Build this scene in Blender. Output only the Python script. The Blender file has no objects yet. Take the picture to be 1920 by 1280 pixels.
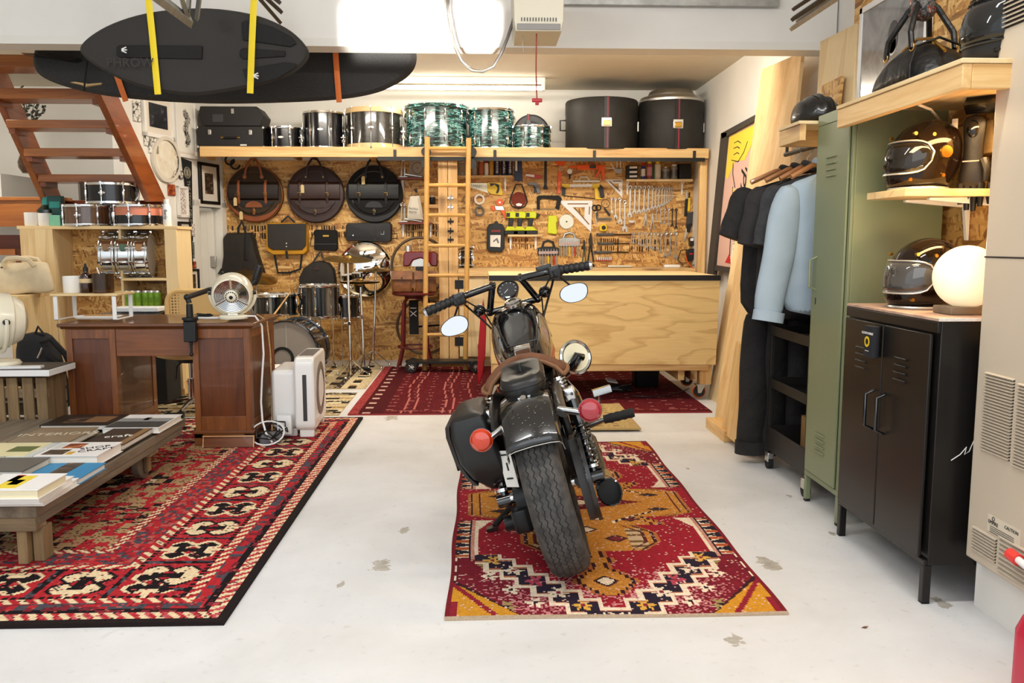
import bpy, bmesh, random
from math import *
from mathutils import Vector, Matrix, Euler
C=bpy.context.scene.collection
V=Vector
FPX=1580.0; HOR=455.0; VPX=903.0; CAMZ=1.22
TH=atan((640-HOR)/FPX); PS=atan((960-VPX)*cos(TH)/FPX)
_Fh=V((sin(PS),cos(PS),0)); _R=V((cos(PS),-sin(PS),0))
_F=_Fh*cos(TH)-V((0,0,sin(TH))); _U=_Fh*sin(TH)+V((0,0,cos(TH)))
def ray(px,py): return _F+_R*((px-960)/FPX)+_U*((640-py)/FPX)
def PY(px,py,Y):                       # point of the photograph at depth Y
    d=ray(px,py); t=Y/d.y; return V((d.x*t,Y,CAMZ+d.z*t))
def PF(px,py,z=0.0):                   # point at height z
    d=ray(px,py); t=(z-CAMZ)/d.z; return V((d.x*t,d.y*t,z))
def PX(px,py,X):                       # point on a side plane
    d=ray(px,py); t=X/d.x; return V((X,d.y*t,CAMZ+d.z*t))
def lin(c):
    if isinstance(c,str): c=[int(c[i:i+2],16)/255 for i in (0,2,4)]
    return tuple(x/12.92 if x<=.04045 else ((x+.055)/1.055)**2.4 for x in c[:3])+(1.0,)
# ---------------------------------------------------------------- materials
class NT:
    def __init__(s,name):
        s.m=bpy.data.materials.new(name); s.m.use_nodes=True; s.t=s.m.node_tree
        s.b=s.t.nodes['Principled BSDF']
    def n(s,ty,**k):
        x=s.t.nodes.new('ShaderNode'+ty)
        for a,v in k.items():
            if hasattr(x,a): setattr(x,a,v)
            else: s.set(x.inputs[a.replace('_',' ')] if a.replace('_',' ') in x.inputs else x.inputs[int(a[1:])],v)
        return x
    def set(s,inp,v):
        if isinstance(v,bpy.types.NodeSocket): s.t.links.new(v,inp)
        elif isinstance(v,bpy.types.Node): s.t.links.new(v.outputs[0],inp)
        else: inp.default_value=v
    def p(s,**k):
        for a,v in k.items(): s.set(s.b.inputs[a.replace('_',' ')],v)
    def co(s,which='Object'):
        return s.n('TexCoord').outputs[which]
    def map(s,vec,scale=(1,1,1),rot=(0,0,0),loc=(0,0,0)):
        return s.n('Mapping',Vector=vec,Scale=scale,Rotation=rot,Location=loc)
    def noise(s,vec,scale=1,detail=4,dist=0,rough=.5):
        return s.n('TexNoise',Vector=vec,Scale=scale,Detail=detail,Distortion=dist,Roughness=rough)
    def ramp(s,fac,stops,interp='LINEAR'):
        r=s.n('ValToRGB'); r.color_ramp.interpolation=interp
        e=r.color_ramp.elements
        while len(e)<len(stops): e.new(.5)
        for i,(p,c) in enumerate(stops):
            e[i].position=p; e[i].color=lin(c) if not isinstance(c,tuple) or len(c)!=4 else c
        s.set(r.inputs[0],fac); return r
    def math(s,op,a,b=0,c=0):
        x=s.n('Math',operation=op)
        for i,v in enumerate((a,b,c)): s.set(x.inputs[i],v)
        return x
    def mix(s,f,a,b,bt='MIX'):
        x=s.n('Mix',data_type='RGBA',blend_type=bt)
        s.set(x.inputs[0],f)
        for i,v in ((6,a),(7,b)):
            if isinstance(v,(str,)): v=lin(v)
            s.set(x.inputs[i],v)
        return x.outputs[2]
    def bump(s,h,st=.3,dist=.01):
        b=s.n('Bump',Strength=st,Distance=dist,Height=h); s.p(Normal=b.outputs[0])
_mc={}
def M(name,col='808080',rough=.5,metal=0,var=0,vs=8,bump=0,bs=60,coat=0,emit=0,trans=0,sheen=0,spec=.5,ior=1.45,ecol=None,alpha=1,bd=.004):
    if name in _mc: return _mc[name]
    t=NT(name); c=lin(col)
    t.p(Roughness=rough,Metallic=metal,Coat_Weight=coat,Transmission_Weight=trans,Sheen_Weight=sheen,IOR=ior,Alpha=alpha)
    t.b.inputs['Specular IOR Level'].default_value=spec
    if var:
        n=t.noise(t.co(),vs,5)
        lo=tuple(x*(1-var) for x in c[:3])+(1,); hi=tuple(min(1,x*(1+var)) for x in c[:3])+(1,)
        t.p(Base_Color=t.ramp(n.outputs[0],[(.3,lo),(.7,hi)]).outputs[0])
    else: t.p(Base_Color=c)
    if bump: t.bump(t.noise(t.co(),bs,3).outputs[0],bump,bd)
    if emit: t.p(Emission_Color=lin(ecol or col),Emission_Strength=emit)
    _mc[name]=t.m; return t.m
def AX(a,along,across):
    s=[across]*3; s[a]=along; return tuple(s)
def wood(name,dark,light,axis=0,along=1.3,across=22,rough=.5,coat=0,bump=.08,knots=0,kcol='6b4420'):
    if name in _mc: return _mc[name]
    t=NT(name); o=t.co()
    n=t.noise(t.map(o,AX(axis,along,across)),1,6,.7,.6)
    f=t.noise(t.map(o,AX(axis,along*5,across*9)),1,3)
    v=t.math('ADD',t.math('MULTIPLY',n.outputs[0],.8),t.math('MULTIPLY',f.outputs[0],.2))
    col=t.ramp(v,[(.3,dark),(.68,light)]).outputs[0]
    if knots:
        vo=t.n('TexVoronoi',Vector=t.map(o,AX(axis,knots*.6,knots*1.5)),Scale=1.0)
        k=t.ramp(vo.outputs['Distance'],[(.11,(0,0,0,1)),(.21,(1,1,1,1))])
        col=t.mix(k.outputs[0],kcol,col)
    t.p(Base_Color=col,Roughness=rough,Coat_Weight=coat)
    if bump: t.bump(v,bump,.004)
    _mc[name]=t.m; return t.m
def ply(name,axis=0,dark='b98a4e',light='ecd09a',al=.9,ac=3.2,bands=9):
    if name in _mc: return _mc[name]
    t=NT(name); o=t.co()
    n=t.noise(t.map(o,AX(axis,al,ac)),1,3,.35,.45)
    b=t.math('FRACT',t.math('MULTIPLY',n.outputs[0],bands))
    c1=t.ramp(b,[(0,light),(.55,light),(.9,dark),(1,light)]).outputs[0]
    f=t.noise(t.map(o,AX(axis,al*4,ac*30)),1,4)
    l2=t.mix(.5,c1,light)
    col=t.mix(t.math('MULTIPLY',f.outputs[0],.55),l2,t.ramp(f.outputs[0],[(.3,dark),(.7,light)]).outputs[0])
    t.p(Base_Color=col,Roughness=.55); _mc[name]=t.m; return t.m
def osb(name,plane='xz',tone=1.0):
    if name in _mc: return _mc[name]
    t=NT(name); o=t.co()
    w=t.noise(o,7,3)
    o2=t.n('VectorMath',operation='ADD'); t.set(o2.inputs[0],o)
    sc=t.n('VectorMath',operation='SCALE'); t.set(sc.inputs[0],w.outputs[1]); sc.inputs['Scale'].default_value=.035
    t.set(o2.inputs[1],sc.outputs[0])
    def lay(a,seed,k=1.0):
        r={'xz':(0,a,0),'yz':(a,0,0),'xy':(0,0,a)}[plane]
        if plane=='xz': s=(12*k,.0,70*k)
        elif plane=='yz': s=(0,12*k,70*k)
        else: s=(13*k,52*k,0)
        m1=t.map(o2.outputs[0],(1,1,1),r,(seed,seed*.7,seed*1.3)); m2=t.map(m1.outputs[0],s)
        return t.n('TexVoronoi',Vector=m2.outputs[0],Scale=1.0)
    rs=[lay(a,s,k) for a,s,k in ((.25,1.1,1),(-.6,4.3,.8),(1.15,7.7,.9),(-1.25,2.9,1.1),(0.05,5.2,.6))]
    def rnd(v): return t.n('SeparateColor',Color=v.outputs['Color']).outputs
    val=rnd(rs[0])[0]
    for i,v in enumerate(rs[1:]):
        q=rnd(v); sel=t.math('GREATER_THAN',q[1],.58)
        x=t.n('Mix',data_type='FLOAT'); t.set(x.inputs[0],sel.outputs[0]); t.set(x.inputs[2],val); t.set(x.inputs[3],q[0]); val=x.outputs[0]
    fn=t.noise(t.map(o,(14,14,60)),1,6,.6,.65)
    v2=t.math('ADD',t.math('MULTIPLY',val,.62),t.math('MULTIPLY',fn.outputs[0],.40))
    T=lambda h:tuple(x*tone for x in lin(h)[:3])+(1,)
    col=t.ramp(v2,[(.1,T('6b4420')),(.3,T('ab763a')),(.5,T('cb9850')),(.72,T('dfb067')),(.92,T('f2ce8e'))])
    t.p(Base_Color=col.outputs[0],Roughness=.55); t.bump(v2,.25,.004)
    _mc[name]=t.m; return t.m
# ---------------------------------------------------------------- mesh builder
_names={}
class MB:
    def __init__(s,w=None):
        s.bm=bmesh.new(); s.M=Matrix(); s.mi=0
        if w is not None: s.M=root_inv(w)
    def _f(s,vs):
        try:
            f=s.bm.faces.new(vs); f.material_index=s.mi; return f
        except ValueError: return None
    def v(s,p): return s.bm.verts.new(s.M@V(p))
    def box(s,c,d,rot=None,tap=1.0):
        R=Euler(rot).to_matrix() if rot else Matrix.Identity(3)
        q=[]
        for z in (-1,1):
            k=tap if z>0 else 1
            for x,y in ((-1,-1),(1,-1),(1,1),(-1,1)): q.append(s.v(V(c)+R@V((x*d[0]/2*k,y*d[1]/2*k,z*d[2]/2))))
        for f in ((3,2,1,0),(4,5,6,7),(0,1,5,4),(1,2,6,5),(2,3,7,6),(3,0,4,7)): s._f([q[i] for i in f])
        return s
    def bx(s,x0,x1,y0,y1,z0,z1): return s.box(((x0+x1)/2,(y0+y1)/2,(z0+z1)/2),(abs(x1-x0),abs(y1-y0),abs(z1-z0)))
    def rbox(s,c,d,r=.01,rot=None,seg=3):
        """box with rounded vertical edges and slightly rounded rims"""
        R=Euler(rot).to_matrix() if rot else Matrix.Identity(3)
        def ring(off,z):
            o=[]
            for cx,cy,a0 in ((1,1,0),(-1,1,90),(-1,-1,180),(1,-1,270)):
                for k in range(seg+1):
                    a=radians(a0+90*k/seg)
                    o.append(V(c)+R@V((cx*(d[0]/2-r)+(r-off)*cos(a),cy*(d[1]/2-r)+(r-off)*sin(a),z)))
            return o
        h=d[2]/2; e=min(r*.6,h*.5)
        rs=[ring(e,-h),ring(e*.3,-h+e*.3),ring(0,-h+e),ring(0,h-e),ring(e*.3,h-e*.3),ring(e,h)]
        s.loft(rs,cap=True); return s
    def loft(s,rings,cap=True,closed=True,loop=False):
        vs=[[s.v(p) for p in r] for r in rings]
        n=len(vs[0]); R=list(zip(vs,vs[1:]))
        if loop: R.append((vs[-1],vs[0]))
        for a,b in R:
            for i in range(n if closed else n-1):
                j=(i+1)%n; s._f([a[i],a[j],b[j],b[i]])
        if cap and not loop:
            s._f(list(reversed(vs[0]))); s._f(vs[-1])
        return s
    def cyl(s,a,b,r,r2=None,seg=16,cap=True):
        a=V(a);b=V(b); d=(b-a).normalized(); u=d.orthogonal().normalized(); w=d.cross(u)
        r2=r if r2 is None else r2
        rg=lambda c,q:[c+u*q*cos(2*pi*i/seg)+w*q*sin(2*pi*i/seg) for i in range(seg)]
        return s.loft([rg(a,r),rg(b,r2)],cap)
    def tube(s,pts,r,seg=8,closed=False,cap=True,flat=None):
        pts=[V(p) for p in pts]; n=len(pts); rr=r if isinstance(r,list) else [r]*n
        rings=[]; u=None
        for i,p in enumerate(pts):
            if closed: d=(pts[(i+1)%n]-pts[i-1])
            else: d=pts[min(i+1,n-1)]-pts[max(i-1,0)]
            d=d.normalized() if d.length>1e-9 else V((0,0,1))
            if u is None: u=d.orthogonal().normalized() if flat is None else (V(flat)-d*d.dot(V(flat))).normalized()
            else:
                u=(u-d*u.dot(d)); u=u.normalized() if u.length>1e-6 else d.orthogonal().normalized()
            w=d.cross(u); q=rr[i]
            if isinstance(q,tuple): q1,q2=q
            else: q1=q2=q
            rings.append([p+u*q1*cos(2*pi*k/seg)+w*q2*sin(2*pi*k/seg) for k in range(seg)])
        return s.loft(rings,cap and not closed,True,closed)
    def lathe(s,prof,seg=24,c=(0,0,0),axis=(0,0,1),cap=True,a0=0,a1=360,sx=1,sy=1):
        d=V(axis).normalized(); u=V((1,0,0)) if abs(d.z)>.99 else d.orthogonal().normalized(); w=d.cross(u); c=V(c)
        full=abs(a1-a0)>=359.9; n=seg if full else seg+1
        ang=[radians(a0+(a1-a0)*i/seg) for i in range(n)]
        rings=[[c+d*z+u*(r*sx*cos(a))+w*(r*sy*sin(a)) for a in ang] for r,z in prof]
        return s.loft(rings,cap,full)
    def sph(s,c,r,u=20,v=12,z0=-1,z1=1):
        if not isinstance(r,(tuple,list)): r=(r,r,r)
        rings=[]
        for i in range(v+1):
            a=asin(z0)+(asin(z1)-asin(z0))*i/v; a=max(-pi/2+.02,min(pi/2-.02,a))
            rings.append([V(c)+V((r[0]*cos(a)*cos(2*pi*k/u),r[1]*cos(a)*sin(2*pi*k/u),r[2]*sin(a))) for k in range(u)])
        return s.loft(rings,True)
    def tor(s,c,R,r,axis=(0,0,1),n=32,m=8,a0=0,a1=360):
        d=V(axis).normalized(); u=V((1,0,0)) if abs(d.z)>.99 else d.orthogonal().normalized(); w=d.cross(u)
        full=abs(a1-a0)>=359.9; k=n if full else n+1
        pts=[V(c)+u*R*cos(radians(a0+(a1-a0)*i/n))+w*R*sin(radians(a0+(a1-a0)*i/n)) for i in range(k)]
        return s.tube(pts,r,m,closed=full)
    def prism(s,poly,f0,f1):
        """poly of 2D points; f0/f1 map a 2D point to the two end faces"""
        a=[s.v(f0(*p)) for p in poly]; b=[s.v(f1(*p)) for p in poly]; n=len(poly)
        fs=[s._f(a),s._f(list(reversed(b)))]
        for i in range(n): s._f([a[(i+1)%n],a[i],b[i],b[(i+1)%n]])
        return s
    def pp(s,poly,Y0,Y1):
        """outline given in photograph pixels, standing in the plane y=Y0, solid back to y=Y1"""
        w=[PY(x,y,Y0) for x,y in poly]
        return s.prism([(p.x,p.z) for p in w],lambda x,z:(x,Y0,z),lambda x,z:(x,Y1,z))
    def xz(s,poly,y0,y1): return s.prism(poly,lambda a,b:(a,y0,b),lambda a,b:(a,y1,b))
    def xy(s,poly,z0,z1): return s.prism(poly,lambda a,b:(a,b,z0),lambda a,b:(a,b,z1))
    def yz(s,poly,x0,x1): return s.prism(poly,lambda a,b:(x0,a,b),lambda a,b:(x1,a,b))
    def text(s,txt,size,Mx,depth=.0006,al='CENTER',sx=1,shear=0):
        cu=bpy.data.curves.new('t','FONT'); cu.body=txt; cu.size=size; cu.align_x=al; cu.align_y='CENTER'; cu.extrude=depth; cu.resolution_u=2; cu.shear=shear
        o=bpy.data.objects.new('t',cu); C.objects.link(o)
        me=o.to_mesh(); vs=[s.v(Mx@V((p.co.x*sx,p.co.y,p.co.z))) for p in me.vertices]
        for f in me.polygons: s._f([vs[i] for i in f.vertices])
        o.to_mesh_clear(); bpy.data.objects.remove(o); bpy.data.curves.remove(cu); return s
    def build(s,name,mats,parent=None,loc=(0,0,0),rot=(0,0,0),smooth=35,bev=0,sub=0,label=None,wn=False):
        bm=s.bm
        bmesh.ops.recalc_face_normals(bm,faces=bm.faces)
        me=bpy.data.meshes.new(name); bm.to_mesh(me); bm.free()
        for m in (mats if isinstance(mats,(list,tuple)) else [mats]): me.materials.append(m)
        if smooth:
            me.polygons.foreach_set('use_smooth',[True]*len(me.polygons)); me.set_sharp_from_angle(angle=radians(smooth))
        o=bpy.data.objects.new(name,me); C.objects.link(o)
        if parent is not None: o.parent=parent
        o.location=loc; o.rotation_euler=rot
        if bev:
            b=o.modifiers.new('b','BEVEL'); b.width=bev; b.segments=2; b.limit_method='ANGLE'; b.angle_limit=radians(40)
        if sub:
            b=o.modifiers.new('s','SUBSURF'); b.levels=b.render_levels=sub
        if label: o['label']=label
        return o
def root_inv(o):
    return (Matrix.Translation(o.location)@Euler(o.rotation_euler).to_matrix().to_4x4()).inverted()
def tag(o,label,cat,group=None,kind=None):
    o['label']=label; o['category']=cat
    if group: o['group']=group
    if kind: o['kind']=kind
    return o
def T(name,label,cat,loc=(0,0,0),rot=(0,0,0),group=None):
    o=bpy.data.objects.new(name,None); C.objects.link(o); o.location=loc; o.rotation_euler=rot; o.empty_display_size=.05
    return tag(o,label,cat,group)
def S(name,mb,mat,**k):
    o=mb.build(name,mat,**k); o['kind']='structure'; return o
def dup(src,loc,rot=None,label=None,group=None,scale=None):
    def cp(o,par):
        c=o.copy(); C.objects.link(c)
        if par is not None: c.parent=par
        for ch in list(o.children): cp(ch,c)
        return c
    r=cp(src,None); r.location=loc
    if rot is not None: r.rotation_euler=rot
    if scale is not None: r.scale=scale
    if label: r['label']=label
    if group: r['group']=group
    return r
def TM(p,rx=(1,0,0),ry=(0,0,1)):
    """matrix laying text at p with its right along rx and its up along ry"""
    x=V(rx).normalized(); y=V(ry).normalized(); z=x.cross(y)
    m=Matrix((x,y,z)).transposed().to_4x4(); m.translation=V(p); return m
def circ(r,n=24,cx=0,cy=0,a0=0,a1=360,ry=None):
    full=abs(a1-a0)>=359.9
    return [(cx+r*cos(radians(a0+(a1-a0)*i/n)),cy+(ry or r)*sin(radians(a0+(a1-a0)*i/n))) for i in range(n if full else n+1)]
def rrect(w,h,r,n=4,cx=0,cy=0):
    o=[]
    for sx,sy,a0 in ((1,1,0),(-1,1,90),(-1,-1,180),(1,-1,270)):
        o+= [(cx+sx*(w/2-r)+r*cos(radians(a0+90*k/n)),cy+sy*(h/2-r)+r*sin(radians(a0+90*k/n))) for k in range(n+1)]
    return o
ORD='first second third fourth fifth sixth seventh eighth ninth tenth eleventh twelfth thirteenth fourteenth fifteenth sixteenth seventeenth eighteenth'.split()
rnd=random.Random(7)
# ---------------------------------------------------------------- palette
white=M('white_paint','e9e6df',.6,var=.05,vs=2,bump=.05,bs=40)
ceilm=M('ceiling_paint','cfc4b0',.8,var=.06,vs=1.5,bump=.15,bs=30)
trimw=M('trim_white','e6e3da',.5)
pine=wood('pine_x','c98f4c','efcf92',0,1.1,16,.5,knots=2.2,kcol='7a4a22')
pinez=wood('pine_z','c98f4c','efcf92',2,1.1,16,.5,knots=2.2,kcol='7a4a22')
piney=wood('pine_y','c98f4c','efcf92',1,1.1,16,.5,knots=2.2,kcol='7a4a22')
plyx=ply('plywood_x',0); plyz=ply('plywood_z',2,'c39a5c','ecd3a2',.5,5,4); plyy=ply('plywood_y',1,'c39a5c','ecd3a2',.5,5,4)
osbx=osb('osb_back','xz'); osby=osb('osb_side','yz',.9)
black=M('black_plastic','141414',.45); blackg=M('black_gloss','0c0c0d',.12,coat=.6); blackm=M('black_matte','1a1918',.75,var=.15)
blackmetal=M('black_steel','1c1b1a',.42,metal=.3); rubber=M('rubber','1b1b1b',.8,bump=.2,bs=200)
chrome=M('chrome','e2e2e0',.12,metal=1); steel=M('steel','cfcdc7',.36,metal=1); galv=M('galvanised','a9a9a4',.45,metal=.8,var=.15,vs=20); iron=M('dark_iron','3a3835',.5,metal=.7)
brass=M('brass','c79a45',.3,metal=1); cream=M('cream_enamel','eee7cf',.25,coat=.3); whitep=M('white_plastic','eeeeec',.35); paper=M('paper','f2efe6',.8)
glass=M('clear_glass','ffffff',.03,trans=1,ior=1.45); red=M('red_plastic','c01818',.35); orange=M('orange_plastic','e8601c',.4); yellow=M('yellow_plastic','e8c51e',.4)
lime=M('lime_plastic','d6e01c',.45); grey=M('grey_plastic','77777a',.5); dgrey=M('dark_grey_plastic','3a3a3c',.5)
# ---------------------------------------------------------------- camera, light
cam=bpy.data.cameras.new('camera'); camo=bpy.data.objects.new('camera',cam); C.objects.link(camo)
cam.sensor_width=36; cam.lens=36*FPX/1920; cam.clip_start=.05
camo.location=(0,0,CAMZ); camo.rotation_euler=(pi/2-TH,0,-PS)
sc=bpy.context.scene; sc.camera=camo
sc.view_settings.view_transform='Standard'; sc.view_settings.look='None'; sc.view_settings.exposure=0.0; sc.view_settings.gamma=1
sc.cycles.use_denoising=True; sc.cycles.sample_clamp_indirect=6; sc.cycles.max_bounces=8; sc.cycles.diffuse_bounces=4; sc.cycles.glossy_bounces=4; sc.cycles.transmission_bounces=6; sc.cycles.caustics_reflective=False; sc.cycles.caustics_refractive=False
w=bpy.data.worlds.new('daylight'); sc.world=w; w.use_nodes=True
bg=w.node_tree.nodes['Background']; bg.inputs[0].default_value=(.86,.93,1,1); bg.inputs[1].default_value=1.15
def area(name,loc,tgt,sx,sy,power,col=(1,1,1),spread=180):
    l=bpy.data.lights.new(name,'AREA'); l.shape='RECTANGLE'; l.size=sx; l.size_y=sy; l.energy=power; l.color=col; l.spread=radians(spread)
    o=bpy.data.objects.new(name,l); C.objects.link(o); o.location=loc
    o.rotation_euler=(V(tgt)-V(loc)).to_track_quat('-Z','Y').to_euler(); return o
area('assumed_door_daylight',(-.4,-1.6,2.6),(-.3,4.2,.3),6.5,2.8,84,(.97,.985,1))  # area light assumed for daylight from the unseen door opening behind the camera
area('assumed_glint_light',(-.37,-2.2,.35),(-.36,5.3,2.47),.92,.33,6,(1,.98,.94),1.0)  # unseen narrow light added for the bright beam patch, assumed as reflected sun
# ---------------------------------------------------------------- floor
def floor_mat():
    t=NT('painted_concrete'); o=t.co()
    n=t.noise(t.map(o,(.8,.8,1)),1.2,6,.4,.6); f=t.noise(o,26,4); p=t.noise(o,5,6,.6,.7)
    col=t.ramp(n.outputs[0],[(.3,'d1d0cd'),(.7,'e9e9e9')]).outputs[0]
    col=t.mix(t.ramp(f.outputs[0],[(.62,(0,0,0,1)),(.75,(.35,.35,.35,1))]).outputs[0],col,'b9b3a6')
    col=t.mix(t.ramp(p.outputs[0],[(.66,(0,0,0,1)),(.72,(.5,.5,.5,1))]).outputs[0],col,'c4bfb3')
    spots=[(715,1060,.075),(1440,1055,.09),(735,783,.09),(760,993,.05),(1290,878,.02),(1380,1200,.05),(1765,1130,.05),(1560,1000,.03),(640,1095,.03),(1480,930,.03)]
    tot=None; nz=t.noise(o,22,5,.5,.6)
    for x,y,r in spots:
        q=PF(x,y)
        d=t.n('VectorMath',operation='DISTANCE'); t.set(d.inputs[0],t.map(o,(1,.6,1)).outputs[0]); d.inputs[1].default_value=(q.x,q.y*.6,0)
        a=t.math('ADD',t.math('DIVIDE',d.outputs['Value'],r*.8),t.math('MULTIPLY',nz.outputs[0],2.4))
        b=t.math('LESS_THAN',a,1.75); tot=b if tot is None else t.math('MAXIMUM',tot,b)
    col=t.mix(tot,col,t.ramp(f.outputs[0],[(.3,'a39c90'),(.7,'bdb7ab')]).outputs[0])
    t.p(Base_Color=col,Roughness=t.ramp(p.outputs[0],[(.3,(.35,)*3+(1,)),(.7,(.6,)*3+(1,))]).outputs[0]); t.bump(t.math('ADD',n.outputs[0],t.math('MULTIPLY',f.outputs[0],.3)),.12,.01)
    return t.m
S('floor',MB().bx(-6.5,3.2,-1.2,9.6,-.1,0),floor_mat(),smooth=0)
# ---------------------------------------------------------------- walls, ceiling
WB=8.8; WR=2.2; WRF=1.95; ZC=2.77
S('wall_back',MB().bx(-6.5,3.0,WB+.02,WB+.14,0,3.2),white,smooth=0)
S('trim_1',MB().bx(-2.62,WR,WB,WB+.02,.0,2.05),osbx,smooth=0)
S('wall_right',MB().bx(WR,WR+.12,4.55,WB+.02,0,3.2),white,smooth=0)
S('wall_right_front',MB().bx(WRF+.02,WR+.12,-.2,4.55,0,3.2),white,smooth=0)
S('trim_2',MB().bx(WRF,WRF+.02,2.3,4.5,.05,2.75),osby,smooth=0)
S('ceiling_back',MB().bx(-6.5,3,5.441,WB+.14,ZC,ZC+.1),ceilm,smooth=0)
S('ceiling_front',MB().bx(-6.5,3,.4,5.44,3.101,3.2),white,smooth=0)
bm=MB().bx(-6.5,2.19,5.3,5.44,2.43,3.1); S('trim_3',bm,white,smooth=0)
bm=MB().bx(-6.5,2.19,5.285,5.46,2.396,2.43).bx(-6.5,2.19,5.292,5.44,2.43,2.445); S('trim_4',bm,trimw,smooth=0)
S('wall_left',MB().bx(-6.5,-6.4,-.2,WB,0,3.2),white,smooth=0)
# gallery wall: runs back to the corner at a slight angle
G1=V((-2.62,8.82,0)); GD=V((-.245,-.97,0)).normalized(); GN=V((.97,-.245,0)).normalized()
def GP(px,py,off=0):
    d=ray(px,py); o=V((0,0,CAMZ)); q=G1+GN*off
    t=(q-o).dot(GN)/d.dot(GN); return o+d*t
def GS(s,z,off=0): return G1+GD*s+GN*off+V((0,0,z))
def gwall(poly,o0,o1): return MB().prism(poly,lambda s,z:GS(s,z,o0),lambda s,z:GS(s,z,o1))
gd0=(GP(415,450)-G1).dot(GD); gd1=(GP(372,450)-G1).dot(GD); gdz=GP(385,388).z
S('wall_gallery',gwall([(gd1,0),(1.55,0),(1.55,2.75),(-.02,2.75),(-.02,gdz),(gd1,gdz)],0,-.1),white,smooth=0)
fr=MB()
for a,b,z0,z1 in ((gd1-.01,gd1+.07,0,gdz+.06),(gd0-.1,gd0,0,gdz+.06),(gd0-.1,gd1+.07,gdz,gdz+.07)):
    fr.prism([(a,z0),(b,z0),(b,z1),(a,z1)],lambda s,z:GS(s,z,.02),lambda s,z:GS(s,z,-.1))
S('trim_5',fr,trimw,smooth=0,bev=.004)
dd=MB()                                            # boarded door standing ajar in the opening
for k in range(3):
    a=gd0+.02+k*.085
    dd.prism([(a,.03),(a+.08,.03),(a+.08,gdz-.03),(a,gdz-.03)],lambda s,z:GS(s,z,-.06-.25*(s-gd0)),lambda s,z:GS(s,z,-.1-.25*(s-gd0)))
d=S('door_1',dd,trimw,smooth=0,bev=.004)
lk=MB(); q=GS(gd0+.06,1.03,-.06); lk.box(q,(.05,.05,.11)); lk.build('lock_plate',steel,d,bev=.003)
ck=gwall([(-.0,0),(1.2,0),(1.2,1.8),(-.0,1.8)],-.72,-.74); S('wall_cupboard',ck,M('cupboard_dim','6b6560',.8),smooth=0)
# ---------------------------------------------------------------- rugs
def rug(name,label,x0,x1,y0,y1,cell,fn,th=.012,mat=None,z0=0,jit=.12,seed=1,wob=.0,group=None):
    R=random.Random(seed); nx=int((x1-x0)/cell); ny=int((y1-y0)/cell)
    cx,cy=(x0+x1)/2,(y0+y1)/2; vs=[]; fs=[]; cols=[]; cache={}
    for j in range(ny+1):
        yy=y0+(y1-y0)*j/ny
        for i in range(nx+1):
            xx=x0+(x1-x0)*i/nx
            e=wob*sin(yy*9+xx*2)*(1 if i in(0,nx) else .6)
            vs.append((xx-cx+e,yy-cy+wob*.6*sin(xx*7),th+.0015*sin(xx*5+yy*3)))
    def idx(i,j): return j*(nx+1)+i
    for j in range(ny):
        for i in range(nx):
            fs.append((idx(i,j),idx(i+1,j),idx(i+1,j+1),idx(i,j+1)))
            c=fn((i+.5)*(x1-x0)/nx,(j+.5)*(y1-y0)/ny,R)
            if c not in cache: cache[c]=lin(c)
            k=1+R.uniform(-jit,jit); b=cache[c]; cols.append((b[0]*k,b[1]*k,b[2]*k,1))
    rim=[idx(i,0) for i in range(nx+1)]+[idx(nx,j) for j in range(1,ny+1)]+[idx(i,ny) for i in range(nx-1,-1,-1)]+[idx(0,j) for j in range(ny-1,0,-1)]
    base=len(vs); n=len(rim)
    for q in rim: vs.append((vs[q][0],vs[q][1],0))
    ec=lin(fn(.001,.001,R))
    for k in range(n): fs.append((rim[k],base+k,base+(k+1)%n,rim[(k+1)%n])); cols.append(ec)
    me=bpy.data.meshes.new(name); me.from_pydata(vs,[],fs)
    at=me.color_attributes.new('pile','FLOAT_COLOR','CORNER'); buf=[]
    for f,c in zip(me.polygons,cols): buf.extend(c*f.loop_total)
    at.data.foreach_set('color',buf); me.materials.append(mat or rugmat)
    o=bpy.data.objects.new(name,me); C.objects.link(o); o.location=(cx,cy,z0)
    return tag(o,label,'rug',group)
def rug_material(name,nscale,amt,rough=.95):
    t=NT(name); a=t.n('Attribute',attribute_name='pile'); o=t.co()
    n=t.noise(o,nscale,4,.0,.7); w=t.noise(o,5,4)
    k=t.math('ADD',t.math('MULTIPLY',n.outputs[0],amt),1-amt*.5)
    c=t.mix(1.0,a.outputs[0],k,'MULTIPLY')
    t.p(Base_Color=c,Roughness=rough); t.b.inputs['Specular IOR Level'].default_value=.15
    t.bump(n.outputs[0],.5,.006); return t.m
rugmat=rug_material('wool_pile',160,.55)
def hsh(a,b,c=0): return ((a*73856093)^(b*19349663)^(c*83492791))%1000/1000
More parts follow.
